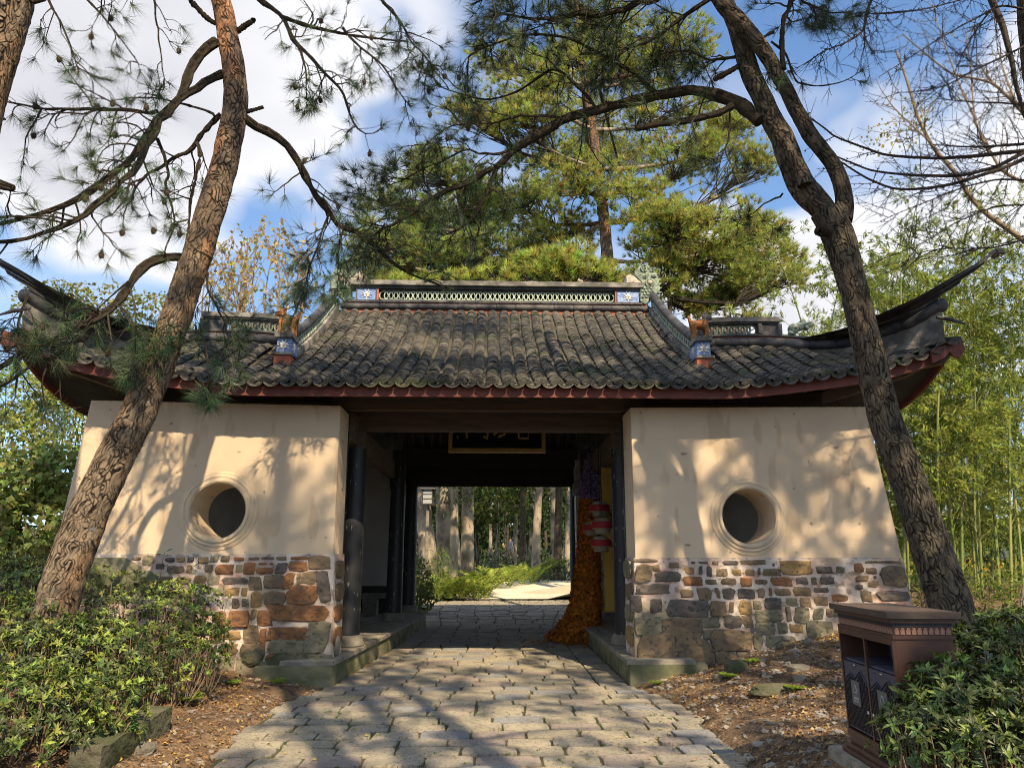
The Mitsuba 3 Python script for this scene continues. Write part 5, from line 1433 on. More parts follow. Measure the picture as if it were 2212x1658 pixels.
# thin yellow-leaved tree behind the left roof
r6 = np.random.default_rng(606)
YT = lab('yellow_leaf_tree', 'nearly bare tree with sparse yellow leaves behind the left roof slope', 'tree')
tw, lf = [], []
for k in range(15):
    u0 = r6.uniform(440, 660)
    c = spline(px([(u0, 720), (u0 + r6.uniform(-25, 25), 620), (u0 + r6.uniform(-45, 45), r6.uniform(485, 560))], 19 + r6.uniform(-1, 1)), 14)
    if k < 6:
        add(YT + '__branch', tube(c, np.linspace(0.03, 0.01, 14), 6), 'm_twig_pale', smooth=True)
    else:
        tw.append((c[None], np.linspace(0.022, 0.008, 14)[None]))
    s1 = sprout(c[None], 14, 0.9, r6, 0.1, 1.0, (20, 50), 7, 0.12, -0.05, 0.3)
    tw.append((s1, taper(s1, np.full(len(s1), 0.010), 0.4)))
    lf.append(s1[:, 2:].reshape(-1, 3))
add(YT + '__trunk', tube([(-6.4, 19, -0.2), (-6.6, 19, 3), (-6.9, 19.2, 6.5)], [0.12, 0.10, 0.05], 10), 'm_bark_pale', smooth=True)
add(YT + '__twigs', J([tubes(p, r, 4) for p, r in tw]), 'm_twig_pale', smooth=True, kind='stuff')
lf = np.concatenate(lf); lf = lf[r6.random(len(lf)) < 0.75] + r6.normal(0, 0.08, (int(1), 3))
m, c = leaves(lf, r6.normal(size=lf.shape) + [0, 0, -0.6], r6.normal(size=lf.shape) + [0, -1, 0.5], 0.14, 0.10, tint((0.44, 0.35, 0.11), len(lf), r6))
add(YT + '__leaves', m, 'm_leaf', color=c, kind='stuff')


DENSE = 3.6


def leafy(key, label, cat, blobs, rnd, n, L, W, col, group=None, mt='m_leaf', droop=0.3, trunk_at=None):
    """Broadleaf mass: leaves facing out and up over several mounds."""
    K = lab(N(key), label, cat, group)
    ps, ds, ns = [], [], []
    for c, r in blobs:
        k = int(n * DENSE * (r[0] * r[2] + r[1] * r[2]))
        d = unit(rnd.normal(size=(k, 3)))
        lump = 1 + 0.5 * (meshkit.fbm(d * 2.4 + np.asarray(c), 3, 4)[:, None] - 0.5)
        p = np.asarray(c) + d * np.asarray(r) * (1 - 0.45 * rnd.random((k, 1)) ** 1.6) * lump
        ps.append(p); ns.append(unit(d * 0.7 + rnd.normal(0, 0.45, d.shape) + [0, -0.2, 0.6])); ds.append(unit(rnd.normal(size=d.shape) + d * 0.7 - [0, 0, droop]))
    p, d, nn = np.concatenate(ps), np.concatenate(ds), np.concatenate(ns)
    l = L * rnd.uniform(0.6, 1.3, len(p))
    m, c = leaves(p, d, nn, l, l * W / L, tint(col, len(p), rnd, 0.12, 0.28), 0.12, 0.15, True)
    add(K + '__crown', m, mt, color=c, kind='stuff')
    for c, r in (blobs if trunk_at is None else trunk_at):
        g = float(ground_z(c[0], c[1]))
        for j in range(3):
            b = np.array([c[0] + rnd.uniform(-0.25, 0.25) * r[0], c[1], g - 0.1]); e = np.array(c) + rnd.uniform(-0.3, 0.3, 3) * r
            add(K + '__stem', tube(spline([b, b * 0.5 + e * 0.5 + rnd.normal(0, 0.05, 3), e], 8), np.linspace(0.045, 0.015, 8) * min(1.0, r[2] + 0.15), 6), 'm_bark_pale', smooth=True)
    return K


def blob(u, v, ru, rv, Y, d=0.8):
    return P(u, v, Y), np.array([ru * Y / FPX, d * (ru + rv) / 2 * Y / FPX, rv * Y / FPX])


r7 = np.random.default_rng(707)
leafy('broadleaf_shrub', 'tall bright green small-leaved shrub behind the left end of the building', 'shrub', [blob(30, 850, 110, 70, 12.5), blob(120, 910, 85, 75, 12.8), blob(20, 960, 90, 70, 12.2), blob(160, 850, 60, 45, 13.2)], r7, 620, 0.085, 0.045, (0.26, 0.31, 0.08))
leafy('broadleaf_shrub', 'shrub with large pale lobed leaves left of the left wall', 'shrub', [blob(40, 1040, 100, 75, 10.6), blob(120, 1030, 60, 70, 10.9), blob(60, 1140, 100, 60, 10.4), blob(-40, 1080, 80, 100, 10)], r7, 480, 0.11, 0.085, (0.29, 0.35, 0.12))
leafy('dark_hedge', 'dark hedge under the large-leaved shrub at the far left', 'hedge', [blob(60, 1200, 130, 60, 11.2), blob(-60, 1180, 120, 80, 10.8)], r7, 420, 0.07, 0.035, (0.045, 0.065, 0.025))
leafy('autumn_tree', 'yellow green tree top behind the left upturned eave', 'tree', [blob(230, 655, 100, 50, 24), blob(120, 660, 90, 60, 25), blob(330, 665, 70, 35, 24)], r7, 90, 0.15, 0.10, (0.21, 0.22, 0.06))

# ---------------------------------------------------------------- bamboo grove on the right
r8 = np.random.default_rng(808)
BG = 'bamboo culms in the grove on the right'
culm_px = [(2044, 1060, 2062, 1290), (2051, 1105, 2074, 1300), (2096, 1000, 2118, 1318), (2112, 1080, 2123, 1305), (2146, 960, 2148, 1318), (2198, 1105, 2214, 1305), (1930, 1090, 1938, 1290), (1958, 1150, 1962, 1290), (2020, 1000, 2032, 1280), (2070, 880, 2076, 1270), (2128, 900, 2160, 1290), (2175, 900, 2182, 1285), (2185, 1000, 2196, 1290), (1985, 1000, 1996, 1280), (2010, 950, 2011, 1270), (1950, 900, 1952, 1280), (2214, 900, 2222, 1300)]
allc = []
for (ua, va, ub, vb) in culm_px:
    Y = r8.uniform(12.0, 15.5)
    b = P(ub, vb, Y); b[2] = float(ground_z(b[0], b[1])) - 0.05
    a = P(ua, va, Y + r8.uniform(-0.3, 0.3))
    dirn = (a - b) / (a - b)[2]
    allc.append((b, dirn, r8.uniform(5.4, 7.4), r8.uniform(0.022, 0.032) * Y / 13))
for k in range(22):
    Y = r8.uniform(14, 21)
    u = r8.uniform(1640, 2260) if k % 2 else r8.uniform(1930, 2300)
    b = P(u, 1200, Y); b[2] = float(ground_z(b[0], b[1])) - 0.05
    allc.append((b, np.array([r8.normal(0, 0.05), r8.normal(0, 0.04), 1.0]), r8.uniform(6.2, 8.4), r8.uniform(0.024, 0.034)))
bl_p, bl_d, bl_n, bl_b = [], [], [], []
for i, (b, dirn, H, r) in enumerate(allc):
    h = np.linspace(0, 1, 40)
    bend = r8.normal(0, 1, 2); bend /= np.linalg.norm(bend)
    c = b + dirn * (h * H)[:, None] + np.c_[np.outer(h ** 3, bend) * H * 0.16, -0.04 * H * h ** 4]
    node = (np.arange(40) % 2 == 0)
    rad = r * (1 - 0.75 * h) * np.where(node, 1.10, 0.97)
    K = lab(N('bamboo'), 'slender green bamboo culm in the grove beyond the right wall', 'bamboo', BG)
    add(K + '__culm', tube(c, rad, 8), 'm_culm', smooth=30)
    lo = 0.06 if b[1] > 14.0 else 0.16
    br = sprout(c[None], 40, 1.2, r8, lo, 1.0, (35, 65), 7, 0.10, 0.05, 0.10, 0.0)
    tw = sprout(br, 4, 0.42, r8, 0.2, 1.0, (25, 55), 4, 0.10, 0.10)
    add(K + '__branches', J(tubes(br, taper(br, np.full(len(br), 0.006), 0.4), 3), tubes(tw, taper(tw, np.full(len(tw), 0.003), 0.5), 3)), 'm_culm', smooth=True, kind='stuff')
    e = np.concatenate([tw[:, -1], tw[:, 2], br[:, -1]]); a = np.concatenate([tw[:, -1] - tw[:, -2], tw[:, 2] - tw[:, 1], br[:, -1] - br[:, -2]])
    n = 10
    p = np.repeat(e, n, 0) + r8.normal(0, 0.02, (len(e) * n, 3)); d = unit(np.repeat(unit(a), n, 0) + r8.normal(0, 0.5, (len(e) * n, 3)) - [0, 0, 0.35])
    l = r8.uniform(0.09, 0.16, len(p))
    m, cc = leaves(p, d, unit(r8.normal(0, 0.5, p.shape) + [0, -0.3, 1]), l, l * 0.19, tint((0.26, 0.315, 0.070) if r8.random() < 0.7 else (0.18, 0.24, 0.06), len(p), r8, 0.10, 0.25), 0.1, 0.1, True)
    add(K + '__leaves', m, 'm_leaf', color=cc, kind='stuff')
leafy('undergrowth', 'low green undergrowth at the foot of the bamboo', 'undergrowth', [blob(1985, 1270, 70, 40, 10.8), blob(2090, 1290, 110, 45, 10.6), blob(2210, 1280, 90, 50, 10.5), blob(2130, 1260, 120, 35, 12.5)], r8, 420, 0.11, 0.018, (0.15, 0.20, 0.045), None, 'm_leaf', -0.4)
labels['undergrowth']['kind'] = 'stuff'
leafy('far_thicket', 'sunlit thicket closing the view behind the bamboo', 'thicket', [blob(2000, 1130, 140, 120, 27), blob(2200, 1120, 140, 140, 27), blob(2380, 1100, 160, 160, 26), blob(1860, 1160, 110, 100, 28)], r8, 60, 0.22, 0.12, (0.13, 0.165, 0.05))
labels['far_thicket']['kind'] = 'stuff'

# ---------------------------------------------------------------- wood seen through the gate
r9 = np.random.default_rng(909)
WG = 'tree trunks in the wood seen through the gate'
wood = [(912, 935, 1240, 34, 25, 'm_bark_pale', 'pale rough trunk at the left edge of the gate opening'), (962, 976, 1225, 46, 27, 'm_bark_pale', 'thick pale leaning trunk, the stoutest seen through the gate'), (992, 1000, 1225, 26, 28, 'm_bark_pale', 'pale trunk leaning against the stoutest one'), (982, 980, 1200, 16, 24.5, 'm_bark_pale', 'straight slim pale trunk behind the second lamp post'),
        (1120, 1110, 1230, 9, 40, 'm_bark_pale', 'thin sunlit trunk in the middle of the wood'), (1027, 1030, 1215, 8, 44, 'm_bark_dark', 'thin dark trunk left of the middle of the wood'), (1130, 1128, 1230, 13, 34, 'm_bark_dark', 'dark forked trunk in the middle of the wood'), (1160, 1155, 1235, 17, 31, 'm_bark_pale', 'sunlit trunk right of the dark forked one'), (1147, 1146, 1215, 8, 48, 'm_bark_pale', 'thin pale trunk behind the sunlit one'),
        (1192, 1196, 1225, 12, 36, 'm_bark_pale', 'pale trunk near the right side of the opening'), (1206, 1202, 1225, 16, 33, 'm_bark_dark', 'dark trunk near the right side of the opening'), (1225, 1224, 1230, 10, 38, 'm_bark_pale', 'bright thin trunk beside the garland'), (1062, 1060, 1210, 7, 52, 'm_bark_pale', 'slim far trunk with sunlit side'), (1092, 1096, 1215, 7, 55, 'm_bark_dark', 'slim far trunk, dark'), (1176, 1180, 1215, 6, 58, 'm_bark_dark', 'farthest slim dark trunk')]
wood = [q for q in wood if q[0] != 992]
for (ua, ub, vb, w, Y, bk, lbl) in wood:
    K = lab(N('wood_tree'), lbl, 'tree', WG)
    b = P(ub, 1200, Y); b[2] = float(ground_z(b[0], b[1])) - 0.1
    a = P(ua, 1052, Y)
    d = (a - b) / (a - b)[2]
    H = 11.0 if Y < 30 else 10.0
    R = w / 2 * Y / FPX
    c = spline([b, b + d * H * 0.3 + r9.normal(0, 0.05, 3), b + d * H * 0.65 + r9.normal(0, 0.1, 3), b + d * H], 24)
    trunk(K + '__trunk', c, [R * 1.2, R, R * 0.9, R * 0.7, R * 0.4], bk, k=16, step=0.15, seed=w)
    for j in range(5):
        s = sprout(c[None], 1, 2.2, r9, 0.35, 0.95, (40, 70), 8, 0.18)[0]
        add(K + '__branch', tube(s, np.linspace(R * 0.3, 0.012, 8), 5), 'm_twig', smooth=True)
    nb = 9
    hc = c[r9.integers(10, 24, nb)] + r9.normal(0, 1.1, (nb, 3)) * [1, 1, 0.5]
    ps = np.concatenate([q + r9.normal(0, 0.55, (170, 3)) for q in hc])
    l = r9.uniform(0.10, 0.22, len(ps))
    m, cc = leaves(ps, r9.normal(size=ps.shape) - [0, 0, 0.3], unit(r9.normal(0, 0.5, ps.shape) + [0, -0.2, 1]), l, l * 0.45, tint((0.075, 0.105, 0.032), len(ps), r9, 0.12, 0.3), 0.1, 0.1, True)
    add(K + '__crown', m, 'm_leaf', color=cc, kind='stuff')
LW = 'leafy trees closing the wood behind the gate'
for i, (u, v, ru, rv, Y, col) in enumerate([(1075, 1090, 60, 50, 38, (0.10, 0.125, 0.035)), (1010, 1100, 50, 60, 42, (0.065, 0.095, 0.032)), (1150, 1080, 60, 60, 46, (0.055, 0.08, 0.03)), (1215, 1100, 45, 60, 42, (0.07, 0.11, 0.035)), (940, 1130, 50, 60, 40, (0.065, 0.095, 0.032)), (1100, 1150, 90, 55, 60, (0.065, 0.095, 0.032)), (1000, 1160, 80, 50, 58, (0.065, 0.095, 0.032)), (1210, 1150, 80, 60, 62, (0.065, 0.095, 0.032)), (900, 1080, 60, 80, 46, (0.065, 0.095, 0.032))]):
    leafy('leafy_tree', f'dark leafy tree closing the wood behind the gate', 'tree', [blob(u, v, ru, rv, Y), blob(u + 15, v - rv * 0.9, ru * 0.9, rv * 0.7, Y)], r9, 26, 0.36, 0.22, col, LW)
UN = lab('wood_undergrowth', 'dark undergrowth between the trunks behind the gate', 'undergrowth', None, 'stuff')
n = 9000
pp = np.stack([r9.uniform(-9, 13, n), r9.uniform(30, 60, n), 0 * np.ones(n)], 1)
pp[:, 2] = ground_z(pp[:, 0], pp[:, 1]) + 0.9 * r9.random(n) ** 1.5
l = r9.uniform(0.15, 0.35, n)
m, cc = leaves(pp, r9.normal(size=pp.shape) + [0, 0, 0.3], unit(r9.normal(0, 0.5, pp.shape) + [0, -0.3, 1]), l, l * 0.4, tint((0.055, 0.080, 0.030), n, r9))
taken.pop(UN, None); add(UN, m, 'm_leaf_gloss', color=cc)

n = 9000
pp = np.stack([r9.uniform(-16, 20, n), r9.uniform(62, 76, n), 0 * np.ones(n)], 1)
pp[:, 2] = ground_z(pp[:, 0], pp[:, 1]) + 11 * r9.random(n)
l = r9.uniform(0.5, 1.1, n)
m, cc = leaves(pp, r9.normal(size=pp.shape), unit(r9.normal(0, 0.6, pp.shape) + [0, -0.8, 0.5]), l, l * 0.6, tint((0.055, 0.080, 0.030), n, r9), 0.1, 0.1, True)
add('far_wood', m, 'm_leaf_gloss', color=cc, kind='stuff', label='dark mass of the wood far behind the gate', cat='wood')


def fern(key, label, c, n, L, rnd, col, group=None, cat='fern', wide=0.16, arch=0.5, upr=0.75):
    """Rosette of arching fronds, each with paired leaflets."""
    K = lab(N(key), label, cat, group)
    P_, D_, N_, Ls = [], [], [], []
    for k in range(n):
        a = k / n * 2 * np.pi + rnd.normal(0, 0.3)
        h = np.array([np.cos(a), np.sin(a), 0])
        t = np.linspace(0.08, 1, 13)
        le = L * rnd.uniform(0.7, 1.1)
        pt = c + h * (le * 0.75 * t[:, None]) + np.array([0, 0, 1]) * (le * (upr * t - arch * 1.15 * t * t))[:, None]
        sd = np.cross(h, [0, 0, 1])
        tg = unit(np.gradient(pt, axis=0))
        for s in (-1, 1):
            P_.append(pt); D_.append(s * sd + tg * 0.45); N_.append(np.cross(tg, sd) + rnd.normal(0, 0.15, pt.shape)); Ls.append(le * wide * np.sin(np.pi * (t * 0.88 + 0.1)) + 0.01)
    p, d, nn, l = (np.concatenate(q) for q in (P_, D_, N_, Ls))
    nn = np.where(nn[:, 2:3] < 0, -nn, nn)
    m, cc = leaves(p, d, nn, l, l * 0.42, tint(col, len(p), rnd, 0.08, 0.2), 0.1, 0.1)
    add(K + '__fronds', m, 'm_leaf', color=cc, kind='stuff')


FG = 'bright ferns in the bed behind the gate'
for (u, v, L, n, Y) in [(985, 1240, 1.0, 13, 24), (1020, 1225, 1.1, 14, 25), (1045, 1235, 1.2, 14, 24), (1075, 1225, 1.1, 12, 27), (1100, 1222, 1.1, 12, 28), (1128, 1222, 1.2, 13, 29), (1150, 1222, 1.0, 11, 29.5), (1185, 1212, 1.1, 13, 33), (1205, 1215, 0.9, 11, 33.5), (1005, 1205, 0.9, 11, 27), (965, 1215, 1.0, 12, 25.5), (1060, 1212, 0.9, 11, 30), (945, 1245, 0.9, 11, 22.6), (970, 1250, 1.0, 12, 22.8), (1000, 1255, 1.0, 12, 22.9), (1030, 1255, 0.9, 12, 23.0), (1050, 1250, 0.8, 11, 23.2), (930, 1240, 0.9, 11, 23.4)]:
    c = P(u, v, Y); c[2] = float(ground_z(c[0], c[1])) + 0.05
    fern('fern', 'sunlit light green fern in the planting bed behind the gate', c, n, L * 1.15, r9, (0.30, 0.37, 0.075), FG, 'fern', 0.17, 0.62, 1.35)
leafy('low_shrub', 'dense low shrub inside the left edge of the gate opening', 'shrub', [blob(906, 1258, 26, 52, 19.5), blob(922, 1285, 18, 28, 19.3)], r9, 640, 0.085, 0.045, (0.15, 0.18, 0.06))
leafy('low_shrub', 'dark mounded shrub in front of the ferns behind the gate', 'shrub', [blob(985, 1268, 36, 22, 23), blob(950, 1268, 22, 26, 22.8), blob(1030, 1275, 30, 14, 23.2)], r9, 420, 0.08, 0.035, (0.06, 0.10, 0.03))
leafy('low_shrub', 'feathery green shrub left of the ferns behind the gate', 'shrub', [blob(950, 1228, 26, 44, 23.5)], r9, 420, 0.12, 0.02, (0.16, 0.21, 0.055))
leafy('low_shrub', 'small green shrub beside the garland beyond the yard', 'shrub', [blob(1192, 1225, 30, 14, 33), blob(1225, 1225, 20, 16, 33)], r9, 160, 0.14, 0.07, (0.09, 0.14, 0.035))

# low wooded hill closing the horizon all round
hx = np.linspace(-np.pi, np.pi, 180)
prof = np.array([(95, -1.0), (120, 3.5), (150, 8.0), (190, 10.0), (260, 2.0)])
hh = 0.55 + 0.6 * meshkit.fbm(np.stack([np.cos(hx) * 2, np.sin(hx) * 2, 0 * hx], -1), 4, 3)
hill = np.stack([np.stack([r * np.sin(hx), r * np.cos(hx), np.where(z > 0, z * hh, z) + 0.5 * (meshkit.fbm(np.stack([np.cos(hx) * 30, np.sin(hx) * 30, 0 * hx + r], -1), 3, 8) - 0.5) * (z > 3) * 3], -1) for r, z in prof])
add('hill', (sheet(hill)[0], sheet(hill)[1]), 'm_hill', smooth=True, kind='structure', label='low dark wooded hill on the horizon')

# ---------------------------------------------------------------- tall pines standing behind the viewpoint; their crowns dapple the gate with shade
r10 = np.random.default_rng(1010)


def tall_pine(x, y, H, z0, spread, n, label, nn=34, dens=1.0):
    K = lab(N('tall_pine'), label, 'tree', 'tall pines around the viewpoint')
    c = spline([(x, y, -0.3), (x + 0.1, y, H * 0.4), (x + r10.normal(0, 0.15), y, H * 0.75), (x, y, H)], 30)
    trunk(K + '__trunk', c, [0.17, 0.15, 0.13, 0.10, 0.04], 'm_bark_dark', k=14, step=0.15, seed=x)
    cc, aa = [], []
    for k in range(n):
        zb = z0 + (H - z0) * r10.random() ** 0.8
        az = r10.uniform(0, 2 * np.pi)
        L = spread * (1.15 - 0.75 * (zb - z0) / (H - z0)) * r10.uniform(0.6, 1.1)
        b = np.array([np.interp(zb, c[:, 2], c[:, 0]), y, zb]); d = np.array([np.cos(az), np.sin(az), 0])
        lim = spline([b, b + d * L * 0.5 + [0, 0, 0.12 * L], b + d * L + [0, 0, 0.05 * L]], 14)
        add(K + '__limb', tube(lim, np.linspace(0.045, 0.012, 14), 5), 'm_bark_dark', smooth=True)
        s1 = sprout(lim[None], 9, 0.7, r10, 0.25, 1.0, (35, 70), 6, 0.15, 0.03, 0.05, 0.4)
        s2 = sprout(s1, 3, 0.32, r10, 0.3, 1.0, (30, 60), 4, 0.15)
        add(K + '__twigs', J(tubes(s1, taper(s1, np.full(len(s1), 0.008), 0.4), 3), tubes(s2, taper(s2, np.full(len(s2), 0.004), 0.5), 3)), 'm_twig', smooth=True, kind='stuff')
        e = np.concatenate([s1[:, -1], s2[:, -1]]); a = np.concatenate([s1[:, -1] - s1[:, -2], s2[:, -1] - s2[:, -2]])
        kp = r10.random(len(e)) < dens
        cc.append(e[kp]); aa.append(unit(a[kp]) + [0, 0, 0.3])
    cc, aa = np.concatenate(cc), np.concatenate(aa)
    m, col = needles(cc, aa, nn, 0.19, r10, 0.016, (8, 75), 0.05, 0.06, tint(NEEDLE, len(cc), r10))
    add(K + '__crown', m, 'm_needle', color=col, kind='stuff')


tall_pine(0.95, -0.6, 15.5, 7.4, 2.9, 22, 'straight tall pine just behind the viewpoint, outside the picture')
tall_pine(6.2, -1.6, 15.0, 5.0, 2.9, 24, 'tall pine behind and right of the viewpoint, outside the picture')
tall_pine(3.0, -5.0, 17.0, 7.0, 3.0, 15, 'tall pine well behind the viewpoint, outside the picture')
tall_pine(-2.6, -3.2, 15.5, 7.5, 2.8, 17, 'tall pine behind and left of the viewpoint, outside the picture')
tall_pine(2.6, -1.9, 11.5, 4.4, 2.3, 16, 'shorter pine close behind the viewpoint, outside the picture')
tall_pine(8.0, 1.6, 13.5, 5.0, 3.0, 22, 'tall pine far to the right of the viewpoint, outside the picture')
tall_pine(7.0, -0.7, 15.5, 7.6, 2.8, 30, 'tall pine to the right of the viewpoint, outside the picture')
# ---------------------------------------------------------------- azaleas on the banks
r11 = np.random.default_rng(1111)
AZ = 'azalea shrubs on the left bank'
AC, AN = (0.062, 0.092, 0.024), (0.20, 0.265, 0.05)
for lbl, bl, n in [('azalea shrub close under the cement patch of the left stone base', [(330, 1335, 140, 85, 7.9), (430, 1400, 70, 60, 8.0)], 798), ('azalea shrub behind the base of the left leaning pine', [(110, 1285, 120, 70, 8.4), (10, 1270, 110, 70, 8.6)], 798),
                   ('azalea shrub at the left edge of the picture', [(30, 1375, 120, 85, 6.9)], 966), ('azalea shrub in front of the left leaning pine', [(200, 1420, 110, 85, 6.4), (110, 1420, 110, 80, 6.3)], 1050),
                   ('azalea shrub in the near left corner of the picture', [(40, 1560, 170, 110, 5.3)], 1176), ('azalea shrub beside the kerb stone on the left', [(190, 1540, 110, 80, 5.7)], 1176), ('loose twiggy azalea reaching right towards the stone base', [(370, 1430, 85, 60, 7.3), (300, 1480, 80, 45, 7.0)], 630)]:
    K = lab(N('azalea'), lbl, 'shrub', AZ)
    shrub(K, [blob(*b, 0.9) for b in bl], r11, int(n * 0.85), 0.060, 0.019, AC, AN, 0.34, 8)
AR = 'azalea shrubs on the right bank'
for lbl, bl, n in [('azalea shrub in the near right corner covering the front of the litter bin', [(2090, 1560, 150, 130, 3.95), (2000, 1600, 95, 100, 3.9)], 1386), ('azalea shrub at the right edge behind the nearest one', [(2200, 1420, 130, 95, 4.5), (2120, 1420, 90, 60, 4.45)], 1386), ('low azalea at the bottom right of the picture', [(2190, 1640, 150, 110, 3.7)], 1386), ('azalea shrub at the foot of the right leaning pine', [(2190, 1350, 80, 40, 6.9)], 924)]:
    K = lab(N('azalea'), lbl, 'shrub', AR)
    shrub(K, [blob(*b, 0.9) for b in bl], r11, int(n * 0.8), 0.062, 0.020, (0.052, 0.082, 0.026), (0.15, 0.21, 0.045), 0.30, 8)
# tall weed standing before the left wall
wp = spline(px([(343, 1275), (347, 1240), (352, 1205), (356, 1192)], 8.6), 8)
WK = lab('tall_weed', 'slender upright weed with dark leaves against the left wall', 'plant')
add(WK + '__stem', tube(wp, np.linspace(0.006, 0.002, 8), 5), 'm_twig', smooth=True)
q = np.array([P(u, v, 8.6) for u, v in ((346, 1245), (352, 1203), (353, 1200), (356, 1192), (350, 1225), (345, 1255), (362, 1245), (415, 1225), (405, 1240))])
m, c = leaves(q, np.array([[-1, 0, .5], [1, 0, .2], [-.9, 0, .2], [.7, 0, .3], [1, -.3, .3], [-1, 0, 0], [1, 0, .5], [.8, 0, .4], [1, 0, .1]], float), np.tile([0.1, -0.5, 1], (9, 1)), 0.10, 0.04, tint((0.035, 0.06, 0.025), 9, r11))
add(WK + '__leaves', m, 'm_leaf_gloss', color=c, kind='stuff')

# weeds by the path
for i, (u, v, L, lbl) in enumerate([(403, 1522, 0.24, 'bright green weed in the pine litter left of the path'), (600, 1480, 0.18, 'bright yellow green weed at the foot of the left stone base'), (290, 1512, 0.22, 'weed beside the kerb stone on the left bank'), (1417, 1480, 0.13, 'small weed at the foot of the right plinth'), (1717, 1494, 0.16, 'weed in the litter left of the litter bin'), (1574, 1466, 0.15, 'weed beside the dark rock at the right base'), (1622, 1434, 0.16, 'weed under the right stone base'), (505, 1480, 0.13, 'tiny weed under the moss covered boulder')]):
    p0 = P(u, v, 8.0); t = PZ(u, v, 0.05)
    y = np.linspace(4.5, 9.3, 300); ln = np.array([P(u, v, a) for a in y])
    k = int(np.argmin(np.abs(ln[:, 2] - ground_z(ln[:, 0], ln[:, 1]))))
    fern('weed', lbl, ln[k] + [0, 0, 0.01], 9, L, r11, (0.20, 0.29, 0.05), None, 'weed', 0.30, 0.45, 0.8)


def on_ground(u, v):
    y = np.linspace(3.0, 9.35, 500); ln = np.array([P(u, v, a) for a in y])
    k = int(np.argmin(np.abs(ln[:, 2] - ground_z(ln[:, 0], ln[:, 1]))))
    return ln[k]


def boulder(r, rnd, rough=0.30):
    m = trimesh.creation.icosphere(3); v = np.asarray(m.vertices)
    v = np.sign(v) * np.abs(v) ** 0.8
    v = v * (1 + rough * (meshkit.fbm(v * 1.3 + rnd.uniform(0, 50, 3), 4, 3)[:, None] - 0.5) * 2)
    return v * r, np.asarray(m.faces)


for (u, v, r, mt, lbl) in [(430, 1452, (0.20, 0.14, 0.09), 'm_rock_moss', 'flat dark stone slab under the left azaleas'), (610, 1445, (0.19, 0.13, 0.15), 'm_rock_moss', 'rounded mossy boulder at the foot of the left stone base'), (545, 1425, (0.13, 0.10, 0.10), 'm_rock_moss', 'small mossy boulder left of the rounded one'), (298, 1625, (0.10, 0.07, 0.05), 'm_rock', 'grey rock in the litter beside the kerb stone'), (440, 1492, (0.09, 0.06, 0.035), 'm_rock_moss', 'low rock in the litter below the flat slab'), (265, 1560, (0.08, 0.06, 0.05), 'm_rock', 'rock leaning on the kerb stone'),
                           (1592, 1448, (0.14, 0.10, 0.085), 'm_rock_moss', 'dark rock near the foot of the right stone base'), (1727, 1447, (0.11, 0.08, 0.05), 'm_rock', 'grey rock on the right bank midway to the bin'), (1552, 1470, (0.055, 0.05, 0.055), 'm_rock', 'small upright stone left of the dark rock'), (1720, 1408, (0.06, 0.05, 0.03), 'm_pebble', 'whitish stone below the right stone base'), (1749, 1388, (0.055, 0.05, 0.045), 'm_pebble', 'white stone close to the right stone base'), (1674, 1495, (0.24, 0.12, 0.06), 'm_rock_moss', 'low earthy stump in the middle of the right bank'), (1730, 1470, (0.06, 0.05, 0.04), 'm_rock', 'small rock beside the weed on the right bank'), (1585, 1438, (0.06, 0.045, 0.03), 'm_pebble', 'pale stone above the dark rock on the right'), (1650, 1428, (0.07, 0.05, 0.03), 'm_rock', 'flat stone under the right base'), (1640, 1610, (0.05, 0.04, 0.02), 'm_pebble', 'pale pebble near the right edge of the path'), (1700, 1380, (0.05, 0.04, 0.03), 'm_rock', 'stone under the right base, half buried')]:
    p = on_ground(u, v)
    add('rock', xf(boulder(r, r11), rz(r11.uniform(-0.4, 0.4)), p + [0, 0.03, r[2] * 0.25]), mt, smooth=True, label=lbl, cat='rock', group='loose rocks on the banks')
_kv, _kf = mesh_of(trimesh.creation.box((0.20, 1.25, 0.46)).subdivide().subdivide().subdivide().subdivide())
_kv = _kv + 0.07 * (np.stack([meshkit.fbm(_kv * 4 + o, 4, 2) for o in (0, 9, 20)], 1) - 0.5)
add('kerb_stone', xf((_kv, _kf), rz(0.06) @ ry(0.05), on_ground(262, 1655) + [-0.14, 0.30, -0.02]), 'm_rock_moss', smooth=40, label='upright mossy kerb stone holding back the left bank', cat='kerb stone')

# litter: fallen leaves, pine needles, grit
n = 11000
xy = np.concatenate([np.c_[r11.uniform(1.8, 6.0, n // 2), r11.uniform(3.6, 9.3, n // 2)], np.c_[r11.uniform(-5.0, -1.9, n // 2), r11.uniform(4.0, 9.3, n // 2)]])
out = np.maximum(path_l(xy[:, 1]) - xy[:, 0], xy[:, 0] - path_r(xy[:, 1]))
xy = xy[(out > -0.08) & (meshkit.fbm(np.c_[xy * 1.4, 0 * xy[:, 0]], 3, 6) > 0.36)]
n = len(xy)
p = np.c_[xy, ground_z(xy[:, 0], xy[:, 1]) + 0.008]
cols_ = np.array([(0.30, 0.19, 0.07), (0.20, 0.12, 0.06), (0.34, 0.26, 0.12), (0.13, 0.085, 0.05), (0.42, 0.30, 0.07)])[r11.choice(5, n, p=[0.28, 0.30, 0.16, 0.20, 0.06])]
l = r11.uniform(0.025, 0.06, n)
m, c = leaves(p, np.c_[r11.normal(size=(n, 2)), r11.normal(0, 0.25, n)], np.c_[r11.normal(0, 0.4, (n, 2)), np.ones(n)], l, l * 0.6, cols_ * (1 + r11.normal(0, 0.2, (n, 1))), 0.25, 0.2)
add('fallen_leaves', m, 'm_litter', color=c, kind='stuff', label='dry brown and yellow leaves fallen on both banks', cat='leaves')
n = 420
px_ = np.c_[r11.uniform(-2, 1.95, n), r11.uniform(4.5, 9.2, n)]
